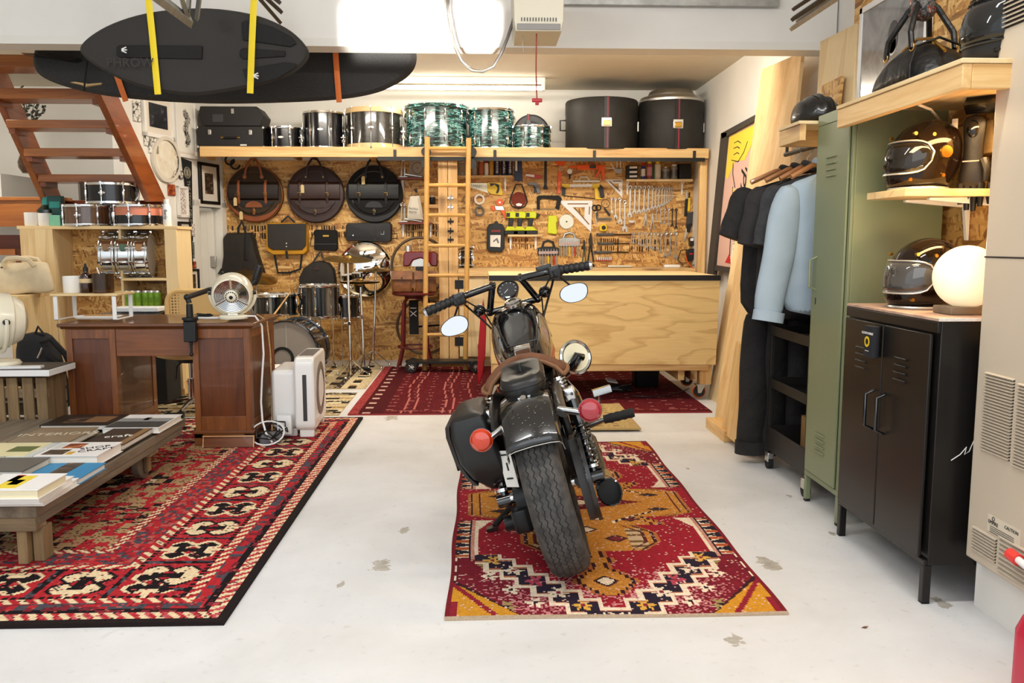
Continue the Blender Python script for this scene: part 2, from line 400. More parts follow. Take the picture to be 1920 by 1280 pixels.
# big red rug on the left: striped guard bands, star border, stepped field
CRM,RED,DRK,GRYB,TAN,PNK='e6cfa6','b3272f','1a1316','4a4a52','b08f66','b5574f'
def f_left(x,y,R,W=2.55,H=3.2):
    dx=W-x; dl=x; dy=min(y,H-y); d=min(dx,dl,dy); s=y if d in(dx,dl) else x
    if d<.028: return '221a19'
    if R.random()<.07: return ('5a1d22','3a3236',PNK)[int(R.random()*3)]
    if d<.075: return CRM if ((s*1.0+d*.8)%.05)<.026 else ('c2545a' if R.random()<.5 else RED)
    if d<.15:
        q=hsh(int(s/.03),int(d/.02)); return DRK if d<.105 and q<.75 else (GRYB if q<.3 else RED if q<.75 else '7c2430')
    if d<.19: return CRM if ((s+d)%.055)<.028 else RED
    if d<.46:
        c=d-.325; u=(s%.26)-.13; a,b=abs(u),abs(c)
        if abs(b-.125)<.012 and (s%.03)<.018: return DRK
        k=int(s/.26)%2
        if a<.016 or abs(a-b*.35)<.012 and b<.1: return DRK if b<.06 else CRM
        if b<.1 and .02<a<.085 and abs(a-.05)+abs(b-.05)<.045: return CRM if k else DRK
        if b<.1 and .02<a<.1 and abs(a-.055)+abs(b-.05)<.062: return DRK if k else CRM
        if a>.118: return DRK if hsh(int(s/.02),int(d/.02))<.5 else GRYB
        return RED if R.random()<.85 else '8e1f2b'
    if d<.50: return CRM if ((s-d)%.06)<.03 else RED
    if d<.62:
        q=hsh(int(s/.024),int(d/.018),3); return RED if q<.35 else '8a2430' if q<.55 else GRYB if q<.8 else PNK
    if d<.66: return CRM if ((s+d*1.4)%.055)<.028 else '9c2a30'
    u=abs(x-W/2); v=(y-.62)%1.02; v=min(v,1.02-v)
    st=.04; a=int(u/st); b=int(v/st); q=(a+b)
    if R.random()<.13: return (DRK,TAN,'8e1f2b','6b5a4a')[int(R.random()*4)]
    if q in(2,3) : return DRK if (a*3+b)%4 else TAN
    if q<2: return RED
    if q in(6,7,11,12): return DRK if hsh(a,b,int(y/1.02))<.7 else TAN
    if q in(4,5): return TAN if (a-b)%3 else DRK
    if q in(8,10): return PNK if hsh(a,b,2)<.5 else CRM
    if q==9: return RED
    if v>.36: return RED if hsh(int(x/.035),int(y/.03))<.5 else (DRK if hsh(int(x/.05),int(y/.02),5)<.4 else TAN)
    return TAN if hsh(a,b,9)<.55 else RED
rug('rug','large red and black patterned rug with dark bound edge under the low book table',-3.38,-.832,2.612,5.812,.0095,f_left,.014,seed=3)
# long faded rug under the motorcycle
W2,H2=1.128,2.425
NAV,WRED,OR,OR2,CR2,MRN,PK2='241f2c','9c1f2e','c07f32','d08f45','ecd8bd','6b1a26','c98080'
def flower(x,y,R,r,c1,c2):
    d=hypot(x,y)
    if d>r: return None
    if d<r*.22: return c2
    a=atan2(y,x); return c1 if abs(cos(1.5*a+.4))*r>.5*d and d<r*(.45+.55*abs(cos(3*a))) else None
def f_moto(x,y,R):
    u=x-W2/2; du=abs(u); dv=min(y,H2-y); far=y>H2/2
    dv0=dv; dv=dv*.725 if dv<.51 else (.37+(dv-.51)*.886 if dv<.95 else (.76+(dv-.95)*1.6 if dv<1.0 else .84+(dv-1.0)*1.762))
    if dv0<.016: return 'b9a48c' if not far else '5a2b2e'
    if W2/2-du<.012: return '7a1f28'
    if R.random()<.035: return 'd9b7a8'
    wear=max(0,.9-abs(dv-.1)*4)*max(0,1-abs(du-.22)*3)
    # corner triangles
    if dv<.20*(du-.31)/.23:
        if abs((du-.43)-(dv-.05)*.8)<.012 or (du>.53 and dv<.09): return '8f2230'
        return 'cf8f2a'
    if dv<.215*(du-.305)/.23: return '3a1c22'
    st=lambda p,q:q-(int(max(0,p)/.055)*.055-.085)*1.0   # stepped diagonal band
    edge=lambda o,w:st(du,dv)>o and not st(du+w,dv-w)>o
    L=st(du,dv)
    if du<.475 and dv<.42:
        if edge(-.02,.016) or edge(.118,.016): return CR2
        if edge(-.004,.007) or edge(.111,.007): return 'b06a4a'
        if L>-.004 and not L>.118:
            for k in range(6):
                c=flower(du-(.075*k+.03),dv-(.075*k+.0-.012),R,.036,[CR2,'d9a648',CR2,'b04455'][k%4],'8a2a3a')
                if c: return c
            return '2a2030'
    if L<=-.02 or (du>=.475 and dv<.37):
        if du>.535 and dv>.2: return CR2 if (dv*14)%1<.55 and du>.54 else MRN
        for k,(fx,fy) in enumerate(((.42,.25),(.345,.16),(.265,.08),(.43,.33),(.36,.06))):
            c=flower(du-fx,dv-fy,R,.034,CR2 if k<3 else '9c8a55','2a1a20')
            if c: return c
        return PK2 if R.random()<wear*.5 else ('7c1c2b' if R.random()<.8 else MRN)
    # navy side panels
    if .37<dv<.80 and du>.455-.06*max(0,(dv-.68)/.12):
        if du<.475: return CR2
        if du<.487: return 'c98a78'
        t=(dv-.37)%.072-.036
        if abs(du-.525)<.03 and abs(t)<.030*(1-(du-.49)/.085): return CR2 if abs(t)>.012 else 'b5562f'
        return NAV
    # medallion
    def inm(o=0):
        if .44+o<dv<.70-o*.5: lim=.27-max(0,.52-dv)*.9-max(0,dv-.62)*.9
        elif .70-o*.5<=dv<.84: lim=.33-int((dv-.70)/.035)*.02
        elif dv>=.84:
            lim=.50-max(0,.93-dv)*1.2 if dv<1.3 else .5
        elif .12<dv<.30: lim=.105-abs(int((dv-.21)/.02)*.02)*.9
        elif .30<=dv<=.44: lim=.03+(.02 if .34<dv<.38 else 0)
        else: lim=-1
        return lim-o
    m=inm()
    if du<m:
        if du>m-.012: return '3b1c22'
        if m-.05<du<m-.04 and dv>.4: return '5b2426'
        if dv>1.02:
            q=(1.21-dv)/.19+du/.30
            if q<.35: return CR2
            if q<1: return MRN
        if abs(dv-.30-du*1.1-.3)<.014 and .12<du<.34 and dv>.5: return NAV if (du*30)%1<.6 else CR2
        if .46<dv<.66 and .16<du<.235: return 'cbb08a' if (abs(dv-.56)*22)%1<.5 else '7a5a35'
        for fx,fy,r,c in ((.11,.56,.05,'7b2c30'),(.0,.66,.05,CR2),(.0,.21,.05,CR2),(.20,.78,.05,'6d2a2a'),(.36,1.02,.06,'3a2a2a'),(.06,.80,.04,CR2)):
            if abs(du-fx)/1.2+abs(dv-fy)<r*.55: return c
            if abs(du-fx)/1.2+abs(dv-fy)<r*.8: return '3d2226'
        return OR if R.random()<.75 else OR2
    if du<m+.014: return 'b06a3a'
    if R.random()<wear*.8: return 'd79a98'
    return WRED if R.random()<.86 else '86202c'
rug('rug','faded red and orange medallion rug under the motorcycle',-.122,1.006,2.62,5.045,.0075,f_moto,.008,seed=5,wob=.004)
# dark red carpet in front of the workbench
def f_back(x,y,R,W=2.62,H=2.35):
    dl=x; dn=y
    if dl<.07: return 'a0403f' if R.random()<.7 else '7d2b2d'
    if dn<.02: return '3a1014'
    if dl<.26: return 'c9a596' if (abs(dl-.13)<.03 and (y%.19)<.06) else '4a1016'
    for c in (.37,.44,.66,.72,.86):
        if abs(dl-c-.02*sin(y*4))<.006: return 'b0665e'
    if abs(dn-.1)<.008 and R.random()<.6: return 'b0665e'
    if ((x*1.0)%.13)<.045 and ((y+.07*(int(x/.13)%2))%.14)<.018 and R.random()<.6: return 'b98278'
    return '561118' if R.random()<.8 else '6a1a20'
rug('rug','dark red carpet with fine pale flecks in front of the wooden workbench',-.957,1.66,5.93,8.25,.014,f_back,.010,seed=8)
def f_mat(x,y,R,W=1.16,H=.87):
    d=min(x,y,W-x,H-y)
    if d<.05: return 'b59a66'
    k=int(x/.018)+int(y/.018)
    if ((x*9)%1<.25 and (y*14)%1<.35): return '8a7248'
    return 'c4a973' if k%2 else 'ae935e'
rug('doormat','tan woven sisal mat on the floor ahead of the motorcycle',-.135,1.03,5.34,6.2,.011,f_mat,.010,z0=.013,seed=2)
def f_kil(x,y,R):
    v=int(y/.06); c=['c2ab82','8d7a5a','3d342a','d6c49c','a7834f','cbb890'][v%6]
    u=(x+(v%2)*.12)%.3
    if v%3==1 and u<.13: return '2b2623'
    if v%5==2 and u>.2: return 'e3d4b0'
    if R.random()<.12: return 'd9cbaa'
    return c
rug('rug','beige flat-woven kilim under the cane desk chair',-2.75,-1.02,5.93,6.82,.014,f_kil,.006,seed=4)
rug('rug','beige and ochre kilim under the drum kit',-2.45,-.98,7.02,8.35,.014,lambda x,y,R:f_kil(y,x,R),.006,seed=6)
# ---------------------------------------------------------------- staircase
stw=wood('stair_timber','7a3c14','bd742e',0,1.2,14,.3,coat=.3); stwy=wood('stair_timber_y','662c10','a05524',1,1.5,14,.3,coat=.3); std=wood('stair_timber_dark','4a1d0c','7a3616',0,1.2,12,.35,coat=.2)
st=T('staircase','open wooden staircase with reddish varnished treads at the left','staircase',(-3.0,7.1,1.37))
XL,XR=-3.46,-2.66
def stringer(poly,X,th):
    mb=MB(st); q=[PX(a,b,X) for a,b in poly]
    mb.prism([(p.y,p.z) for p in q],lambda y,z:(X,y,z),lambda y,z:(X-th,y,z)); mb.build('stringer',stwy,st,bev=.004)
stringer([(-41,92),(-4,92),(122,384),(92,384)],XL,.05)
stringer([(150,95),(183,95),(313,378),(283,378)],XR,.05)
for a,b,rx in ((327,341,265),(278,293,245),(225,240,220),(166,185,195),(103,126,165)):
    q=PX(rx,a,XR); q2=PX(rx,b,XR)
    MB(st).bx(XL,XR-.05,q.y,q.y+.24,q2.z,q.z).build('tread',stw,st,bev=.004)
    for xx in (XR-.1,XL): MB(st).bx(xx,xx+.045,q.y+.03,q.y+.22,q2.z-.035,q2.z).build('tread_cleat',stwy,st)
a=PY(0,375,7.25); b=PY(310,420,7.25); MB(st).bx(-4.6,b.x-.02,7.25,7.29,b.z,a.z).build('riser_board',std,st,bev=.003)
a=PY(0,369,7.08); b=PY(120,418,7.08)
MB(st).bx(-4.6,b.x,7.07,7.25,a.z-.03,a.z).build('landing_board',stw,st,bev=.004)
MB(st).bx(-4.6,b.x,7.09,7.12,b.z,a.z-.03).build('riser_board',stw,st)
MB(st).bx(-4.6,b.x+.01,7.075,7.11,b.z-.03,b.z).build('tread_nosing',stw,st)
a=PY(0,440,7.15); b=PY(35,478,7.15)
MB(st).bx(-4.6,b.x,7.1,7.28,b.z,b.z+.05).build('tread',stw,st); MB(st).bx(-4.6,b.x,7.26,7.29,b.z+.05,a.z).build('riser_board',std,st)
mb=MB(st); p=[PY(*q,7.12) for q in ((48,446),(57,446),(40,500),(26,500))]; mb.prism([(k.x,k.z) for k in p],lambda x,z:(x,7.12,z),lambda x,z:(x,7.16,z)).bx(PY(30,1,7.1).x,PY(38,1,7.1).x,7.07,7.12,.0,1.37); mb.build('support_post',std,st)
mb=MB(); a=PY(-60,331,8.3); b=PY(48,372,8.3); mb.bx(-5.2,b.x,7.9,8.6,b.z-.2,a.z); S('trim_6',mb,white,smooth=0)
# vase with eucalyptus behind the stairs
c=PY(58,325,8.15); v=T('vase','brown glass vase of dried eucalyptus behind the stairs','vase',c)
s=8.15/1580; MB().lathe([(.001,0),(.07,0),(.10,.05),(.105,.1),(.085,.16),(.04,.21),(.03,.25),(.035,.27),(.028,.27),(.022,.2),(.001,.2)],24).build('vessel',M('brown_glass','5a3c2a',.08,coat=.5,trans=.35),v)
eu=MB(); R=random.Random(4)
for k in range(11):
    a=R.uniform(0,6.28); ln=R.uniform(.35,.62); lean=R.uniform(.1,.42)
    pts=[V((0,0,.2))+V((cos(a)*lean*t*t,sin(a)*.12*t*t,ln*t)) for t in (0,.35,.7,1)]
    eu.mi=0; eu.tube(pts,.003,5)
    eu.mi=1
    for j in range(13):
        t=.3+.7*j/12; p=V((0,0,.2))+V((cos(a)*lean*t*t,sin(a)*.12*t*t,ln*t)); d=V((R.uniform(-1,1),R.uniform(-1,1),R.uniform(-.2,1))).normalized()
        n=d.orthogonal().normalized()*.016; q=p+d*.028; eu.prism([(0,0),(.5,1),(1,0),(.5,-1)],lambda x,y:p+d*.045*x+n*y,lambda x,y:p+d*.045*x+n*y+d.cross(n).normalized()*.0015)
eu.build('stems',[M('twig','5b4a3a',.8),M('leaf_dark','3c4540',.6)],v)
# ---------------------------------------------------------------- plywood shelf unit on castors
U=T('shelf_unit','plywood shelving unit with strand-board back behind the desk','shelf',(-3.1,6.9,0)); Y0=6.72
def ub(n,m,x0,x1,y0,y1,z0,z1,**k): return MB(U).bx(x0,x1,y0,y1,z0,z1).build(n,m,U,bev=.002,**k)
ub('top_board',plyx,-3.6,-2.37,Y0,7.05,1.325,1.35)
ub('side_panel',plyz,-3.58,-3.33,Y0,6.74,.82,1.325)
ub('side_panel',plyz,-3.355,-3.33,6.74,7.05,.12,1.325)
ub('side_panel',plyz,-3.36,-3.335,6.2,6.72,.12,.815)
ub('side_panel',plyz,-2.475,-2.38,Y0,7.05,.06,1.325)
ub('divider',plyz,-2.84,-2.82,Y0+.03,7.03,.145,1.325)
ub('back_panel',osbx,-3.33,-2.475,7.03,7.05,.12,1.325)
ub('shelf_board',plyx,-2.82,-2.475,Y0,7.03,.925,.945); ub('shelf_board',plyx,-2.82,-2.475,Y0,7.03,.70,.72); ub('shelf_board',plyx,-3.33,-2.475,Y0,7.03,.12,.145)
ub('low_top_board',plyx,-4.2,-3.335,6.18,6.72,.815,.84); ub('front_post',pinez,-3.40,-3.335,6.18,6.2,.12,.815)
ub('bottom_board',plyx,-4.2,-3.2,6.18,6.72,.10,.12)
for x,y in ((-3.28,6.66),(-4.0,6.25)):
    mb=MB(U); mb.cyl((x-.02,y,.045),(x+.02,y,.045),.042,seg=16).bx(x-.03,x+.03,y-.03,y+.03,.08,.1); mb.build('castor',grey,U)
for x in (-2.42,-3.3): ub('foot_block',pine,x-.05,x+.04,6.75,7.0,.0,.12)
a=PY(-5,557,6.5); mb=MB(); mb.pp([(-25,556),(36,557),(32,592),(-25,592)],6.42,6.44); o=mb.build('poster',M('black_card','15120f',.6)); tag(o,'black card with gold print in the low plywood box','poster')
MB().tor(PY(3,572,6.418),.03,.003,(0,1,0)).box(PY(22,567,6.418),(.06,.002,.004)).box(PY(22,572,6.418),(.06,.002,.004)).box(PY(22,577,6.418),(.05,.002,.004)).build('gold_print',M('pale_print','a39a86',.6),o)
# canvas tote bag
canvas=M('canvas','d9c8a6',.9,var=.08,vs=14,bump=.3,bs=25)
c=PY(46,549,6.4); t=T('tote_bag','cream canvas tote bag on the low plywood box','bag',(c.x,6.42,.84))
rings=[]
for z,wx,wy in ((0,.40,.13),(.03,.42,.16),(.10,.42,.16),(.17,.40,.12),(.225,.37,.06),(.235,.36,.045)):
    rings.append([V((x*wx+.012*sin(5*y+z*22),y*wy+.02*sin(x*7+z*14)*(1-z*2),z+.012*sin(x*6))) for x,y in circ(.5,28)])
MB().loft(rings).build('bag_body',canvas,t,sub=1)
for sy in (-1,1):
    MB().tube([(-.13,sy*.03,.20),(-.12,sy*.04,.24),(-.09,sy*.06,.262),(0,sy*.07,.268),(.07,sy*.065,.255),(.1,sy*.05,.21)],(.018),6,flat=(0,1,0)).build('handle',canvas,t)
for x in (-.16,-.12): MB().cyl((x,-.075,.2),(x,-.085,.2),.006,seg=8).build('rivet',iron,t)
# black backpack leaning on the unit
nyl=M('black_nylon','131316',.7,bump=.15,bs=80)
c=PY(78,650,6.0); t=T('backpack','black backpack slumped against the low plywood box','backpack',(c.x,6.0,.0)); rings=[]
for z,wx,wy,ox in ((.02,.24,.10,.03),(.08,.33,.2,.02),(.2,.34,.22,.0),(.33,.31,.2,-.02),(.42,.26,.15,-.03),(.47,.16,.08,-.04)):
    rings.append([V((x*wx+ox+.01*sin(y*6+z*15),y*wy,z*1.28+.004*sin(x*5))) for x,y in circ(.5,22)])
MB().loft(rings).build('bag_body',nyl,t,sub=1)
MB().tube([(.05,-.1,.54),(.12,-.1,.56),(.2,-.08,.45),(.22,-.06,.36),(.17,-.08,.38),(.08,-.1,.45)],(.02),6,flat=(0,1,0)).build('strap',nyl,t)
MB().tube([(-.03,-.03,.57),(0,-.03,.64),(.04,-.03,.58)],.009,6).build('grab_handle',nyl,t)
MB().box((-.08,-.118,.25),(.025,.004,.018)).build('logo_patch',paper,t)
MB().tube([(.06,-.11,.5),(.05,-.115,.47),(.03,-.12,.43)],.007,6).build('carabiner',steel,t)
# silver file box beside the desk
c=PY(114,630,6.88); o=MB().box((0,0,.15),(.10,.3,.30)).build('box',M('grey_plastic_tub','7c8086',.5),loc=(c.x,6.88,.145),bev=.01); tag(o,'grey plastic tub on the bottom shelf behind the left end of the desk','box')
# ---------------------------------------------------------------- drums (shared builder)
def drum(name,label,cat,c,R,H,shellmat,hoopmat=None,nl=8,axis='z',rot=None,badge=True,group=None,lugrows=(.5,),head=True,sp=None,hs=.022,legs=0,rods=True,phase=0,headmat=None):
    t=T(name,label,cat,c,rot or (0,0,0),group); hm=hoopmat or chrome
    sh=MB().lathe([(R*.98,hs*.6),(R,hs*.6),(R,H-hs*.6),(R*.98,H-hs*.6)],40,cap=False); sh.mi=1
    if sp: sh.lathe([(R*1.003,sp[0]*H),(R*1.003,sp[1]*H)],40,cap=False)
    sh.build('shell',[shellmat,sp[2] if sp else shellmat],t)
    for z in (0,H-hs):
        MB().lathe([(R*.98,z),(R*1.045,z),(R*1.055,z+.003),(R*1.05,z+hs-.003),(R*1.0,z+hs),(R*.985,z+hs*.5)],40,cap=False).build('hoop',hm,t)
    if head:
        MB().lathe([(.001,H-hs*.5),(R*.99,H-hs*.5)],40,cap=False).build('drum_head',headmat or M('drum_skin','ecebe6',.5),t)
        MB().lathe([(.001,hs*.5),(R*.99,hs*.5)],40,cap=False).build('drum_head',M('drum_skin','ecebe6',.5),t)
    lg=MB()
    for f in lugrows:
        p=V((R+.009,0,0)); h=min(.05,H*.3)
        lg.tube([p+V((-.006,0,H*f-h)),p+V((0,0,H*f-h*.5)),p+V((0,0,H*f)),p+V((0,0,H*f+h*.5)),p+V((-.006,0,H*f+h))],[.004,.008,.011,.008,.004],8)
    p=V((R*1.035+.004,0,0))
    if rods: lg.cyl(p+V((0,0,.004)),p+V((0,0,H-.004)),.0035,seg=6)
    for z in (.004,H-.004): lg.box(p+V((0,0,z)),(.014,.014,.016))
    l0=lg.build('lug',chrome,t)
    for k in range(nl):
        l=l0 if k==0 else l0.copy()
        if k: C.objects.link(l); l.parent=t
        l.rotation_euler=(0,0,2*pi*(k+phase)/nl)
    if badge:
        MB().prism(circ(.026,16,ry=.010),lambda x,z:(x,-R-.003+x*x/(2*R),H*.5+z),lambda x,z:(x,-R+.003+x*x/(2*R),H*.5+z)).build('badge',M('badge_silver','e8e6e0',.3,metal=.4),t)
    return t
gb=M('drum_black','141216',.2,coat=.25,var=.3,vs=30)
walnut=wood('walnut_gloss','3a2418','7d5638',2,1,20,.2,coat=.6)
UT=1.35
def onunit(px,Y=6.89,z=UT): return V((PY(px,400,Y).x,Y,z))
def rpx(dx,Y): return dx/2/1580*Y*.99
drum('snare_drum','brown woodgrain snare drum with chrome hoops on the plywood shelf unit','drum',onunit(165),rpx(84,6.89),.168,walnut)
drum('snare_drum','snare drum with coral pink band over black on the plywood shelf unit','drum',onunit(260),rpx(86,6.89),.168,gb,sp=(.5,.98,M('coral','e08a6c',.35)))
t=drum('snare_drum','black snare drum stacked on top of two other snare drums','drum',V((PY(213,400,6.89).x,6.89,UT+.172)),rpx(90,6.89),.165,gb)
MB().tube([(.2,-.06,.03),(.225,-.07,.06),(.23,-.07,.12)],.008,6).build('strainer',chrome,t)
# three chrome snares standing on edge side by side
for k,(x,lab) in enumerate(((209,'farthest left'),(240,'in the middle'),(270,'nearest the pine end panel'))):
    c=PY(x,485,6.85); R=.17; cz=.945+R*1.06
    t=drum('chrome_snare_drum','polished metal snare drum on edge, %s of the three'%lab,'drum',V((c.x-.06,6.86,cz)),R,.118,chrome,nl=10,rot=(0,radians(90),radians(8)),badge=False,group='chrome snare drums on edge in the shelf unit')
    MB().box((-.06,-R*.96,.06),(.05,.05,.035)).build('badge',[M('badge_brown','8a6a44',.5),M('badge_green','4c6a58',.5),M('badge_tan','a5794c',.5)][k],t)
# green drink cans and small electronics on the lower shelf
can=None
for k,x in enumerate((238,249,260,274,285,296)):
    c=PY(x,560,6.8); lab='green drink can in the shelf unit, %s of the row from the left'%ORD[k]
    if can is None:
        can=T('drink_can',lab,'can',(c.x,6.8,.72),(0,0,0),'green cans on the lower shelf')
        MB().lathe([(.001,0),(.024,0),(.031,.012),(.031,.108),(.001,.108)],20).build('can_body',M('can_green','7fae3c',.3,metal=.4,var=.2,vs=20),can)
        MB().lathe([(.031,.108),(.026,.121),(.026,.124),(.022,.12),(.001,.12)],20).build('can_lid',steel,can)
    else: dup(can,(c.x,6.8,.72),None,lab)
for k in range(3):
    c=PY(247+13*k,540,6.93); o=MB().lathe([(.001,0),(.024,0),(.026,.07),(.024,.07),(.022,.004),(.001,.004)],16).build('drinking_glass',glass,loc=(c.x,6.94,.72)); tag(o,'clear glass behind the green cans, %s from the left'%ORD[k],'glass','glasses behind the cans')
bx0=PY(252,580,6.45).x
o=MB().box((0,0,.02),(.34,.16,.035)).build('flat_box',whitep,loc=(bx0+.02,6.5,.70),bev=.006); tag(o,'flat white box on a black turntable behind the desk','box')
t=T('turntable','black turntable under a flat white box behind the desk','turntable',(bx0,6.52,.58))
MB().box((0,0,.06),(.43,.3,.12)).build('plinth',blackg,t,bev=.006); MB().cyl((-.13,-.15,.06),(-.13,-.165,.06),.012).build('knob',chrome,t)
o=MB().bx(-.24,.24,-.15,.15,0,.575).build('speaker',blackm,loc=(bx0,6.53,.003),bev=.005); tag(o,'black floor speaker under the turntable','speaker')
# bottles, candle pots and boxes on the unit top, left end
def pot(name,lab,c,r,h,mat,grp=None):
    t=T(name,lab,'candle',c,(0,0,0),grp)
    MB().lathe([(.001,0),(r*.92,0),(r,h*.08),(r,h),(r*.93,h),(r*.9,h*.86),(r*.9,h*.1),(.001,h*.1)],24).build('pot_body',mat,t)
    MB().lathe([(.001,h*.8),(r*.9,h*.8)],20,cap=False).build('wax',M('wax','f3ead6',.6),t); MB().cyl((0,0,h*.8),(0,0,h*.92),.002,seg=5).build('wick',blackm,t)
porc=M('porcelain','f1eee6',.3)
pot('candle_pot','white candle pot at the far left of the shelf unit top',onunit(59,6.8),.053,.105,porc,'white candle pots'); pot('candle_pot','white candle pot beside the green boxes on the shelf unit',onunit(84,6.8),.05,.10,porc,'white candle pots')
t=T('bottle','dark bottle with teal cap behind the white candle pots','bottle',onunit(88,6.94))
MB().lathe([(.001,0),(.07,0),(.072,.01),(.072,.13),(.04,.16),(.028,.17),(.028,.18),(.001,.18)],20).build('bottle_body',M('dark_glass','14231f',.1,coat=.5),t); MB().lathe([(.03,.17),(.03,.235),(.001,.235)],16).build('cap',M('teal','2a8a80',.4),t)
o=MB().box((0,0,.12),(.10,.06,.24)).build('box',[M('dark_teal','1f4a45',.4)],loc=onunit(107,6.93),bev=.003); tag(o,'tall dark teal packet behind the brown snare drum','box'); MB().box((0,-.032,.17),(.08,.003,.05)).build('label_panel',M('teal','2a8a80',.4),o)
o=MB().box((0,0,.042),(.085,.06,.085)).build('box',M('mint','7fc3a2',.5),loc=onunit(105,6.8),bev=.003); tag(o,'small mint green box beside the candle pots','box')
t=T('bottle','white plastic bottle with black lettering at the end of the shelf unit','bottle',onunit(313,6.8)); MB().lathe([(.001,0),(.03,0),(.033,.006),(.033,.14),(.022,.17),(.018,.175),(.018,.18),(.001,.18)],20).build('bottle_body',whitep,t); MB().lathe([(.02,.178),(.02,.21),(.001,.212)],14).build('cap',whitep,t)
MB().text('Benly',.035,TM((.0,-.034,.09),(0,0,-1),(1,0,0)),.0005).build('lettering',black,t)
# ---------------------------------------------------------------- gallery wall
frw=M('frame_white','f0eee9',.4); frb=M('frame_black','17130f',.35); mount=M('mount_card','e2d9cc',.85)
def art(name,lab,x0,x1,y0,y1,frame,fw,pic,mat=.2,cat='picture',tilt=-.035):
    a=GP(x0,y0); b=GP(x1,(y0+y1)/2); s0=(a-G1).dot(GD); s1=(b-G1).dot(GD); z1=a.z; z0=GP(x0,y1).z
    w=abs(s0-s1); h=z1-z0; cs=(s0+s1)/2
    c=GS(cs,z0,.004); t=T(name,lab,cat,c,(0,0,atan2(-GD.x,-GD.y)*-1+pi/2)); t.rotation_euler=(0,0,0)
    ang=atan2(GN.y,GN.x); t.rotation_euler=(0,0,ang)     # local +x = out of the wall, local y = along
    f=frame and fw
    if frame:
        mb=MB()
        for p in ((-w/2,-w/2+fw,0,h),(w/2-fw,w/2,0,h),(-w/2,w/2,0,fw),(-w/2,w/2,h-fw,h)): mb.bx(.0,.028,*p)
        mb.build('frame',frame,t,bev=.002)
    fw=fw if frame else 0
    MB().bx(0,.012,-w/2+fw,w/2-fw,fw,h-fw).build('mount_card' if frame else 'print',mount if frame else pic,t)
    if frame:
        m=mat*min(w,h); MB().bx(.012,.0145,-w/2+fw+m,w/2-fw-m,fw+m,h-fw-m).build('print',pic,t)
    return t,w,h,fw
def picm(n,stops,sc=6,d=3):
    t=NT(n); x=t.noise(t.co(),sc,5,d); t.p(Base_Color=t.ramp(x.outputs[0],stops).outputs[0],Roughness=.35); return t.m
p_dark=picm('print_dark',[(.4,'0f1118'),(.6,'23242e'),(.78,'77757a')],7); p_sepia=picm('print_sepia',[(.35,'15100d'),(.55,'4a382a'),(.75,'b39a7c')],11); p_bw=picm('print_bw',[(.42,'141414'),(.5,'e8e4dc')],45,1); p_text=picm('print_script',[(.45,'f0ece6'),(.6,'8e6f68')],70,0); p_sun=picm('print_sunset',[(.3,'241014'),(.5,'a2482a'),(.7,'e0a04e')],9); p_grn=picm('print_landscape',[(.35,'2c3326'),(.55,'7d8474'),(.7,'cfd2cc')],9)
art('picture','white-framed dark photograph highest on the gallery wall',262,321,168,253,frw,.035,p_dark,.14)
t,w,h,f=art('picture','tall white-framed black and white figure print beside the loft shelf',322,364,160,292,frw,.03,paper,.06)
mb=MB(); R=random.Random(3)
for k in range(16):                                         # abstract curled black shapes
    a=k*.7; zc=h*(.2+.05*k*.62); mb.prism(circ(.035+.018*R.random(),10,.02*sin(a)+w*.02,zc,ry=.03),lambda y,z:(.0155,y,z),lambda y,z:(.0165,y,z))
mb.build('ink_print',p_bw,t)
art('picture','small grey script print at the top left of the gallery wall',247,261,188,226,None,0,p_bw)
art('picture','small black and white print left of the round drum skin',268,282,246,272,None,0,p_bw); art('picture','second black and white card just below and right of another small print',276,294,252,286,None,0,p_bw)
art('picture','orange sunset snapshot below the round badges',313,326,345,366,None,0,p_sun)
art('picture','narrow white-framed script print under the round badges',329,349,348,407,frw,.022,p_text,.08)
art('picture','black-framed sepia portrait low on the gallery wall',332,355,415,498,frb,.02,p_sepia,.12)
art('picture','large black-framed photograph beside the brown cymbal bag',369,407,303,381,frb,.03,p_sepia,.2)
art('picture','lowest black-framed photograph beside the cupboard door',346,370,505,572,frb,.018,p_sepia,.16)
art('picture','unframed landscape snapshot beside the lowest black frame',334,345,508,538,None,0,p_grn); art('picture','small unframed snapshot below the landscape snapshot',334,345,541,575,None,0,p_sepia)
art('picture','small pale card between the pennant tip and the cupboard door',356,363,420,442,None,0,p_text); art('picture','small blue-grey snapshot by the cupboard door frame',356,362,453,484,None,0,p_grn); art('picture','tiny dark red card above the lowest black frame',357,365,490,503,None,0,p_sun)
def disc(name,lab,x,y,rw,mats,cat='badge',rings=()):
    c=GP(x,y,.004); ang=atan2(GN.y,GN.x); t=T(name,lab,cat,c,(0,0,ang))
    for nm,m,r0,r1,d in rings: MB().lathe([(r0,0),(r1,0),(r1,d),(r0,d)] if r0>.001 else [(.001,0),(r1,0),(r1,d),(.001,d)],32,axis=(1,0,0),cap=r0<=.001).build(nm,m,t)
    return t
disc('drum_skin','worn round drum skin with white hoop on the gallery wall',309,299,0,0,'drum skin',(('hoop',M('hoop_white','ddd6c8',.4),.172,.205,.03),('skin',picm('worn_skin',[(.35,'f0ebdd'),(.62,'e6dcc6'),(.75,'b89c6a')],9,1),.001,.172,.012)))
disc('badge','black oval badge with white checks left of the pennant',332,307,0,0,'badge',(('face',p_bw,.001,.05,.012),))
disc('badge','round tan and white badge below the checked badge',328,328,0,0,'badge',(('face',p_text,.001,.036,.01),('rim',M('tan','a08a60',.5),.036,.042,.012)))
disc('badge','scalloped grey and white badge beside the pennant',338,328,0,0,'badge',(('face',p_bw,.001,.034,.01),('rim',dgrey,.034,.040,.012)))
disc('badge','tiny round badge left of the drum skin',286,294,0,0,'badge',(('face',p_bw,.001,.02,.008),))
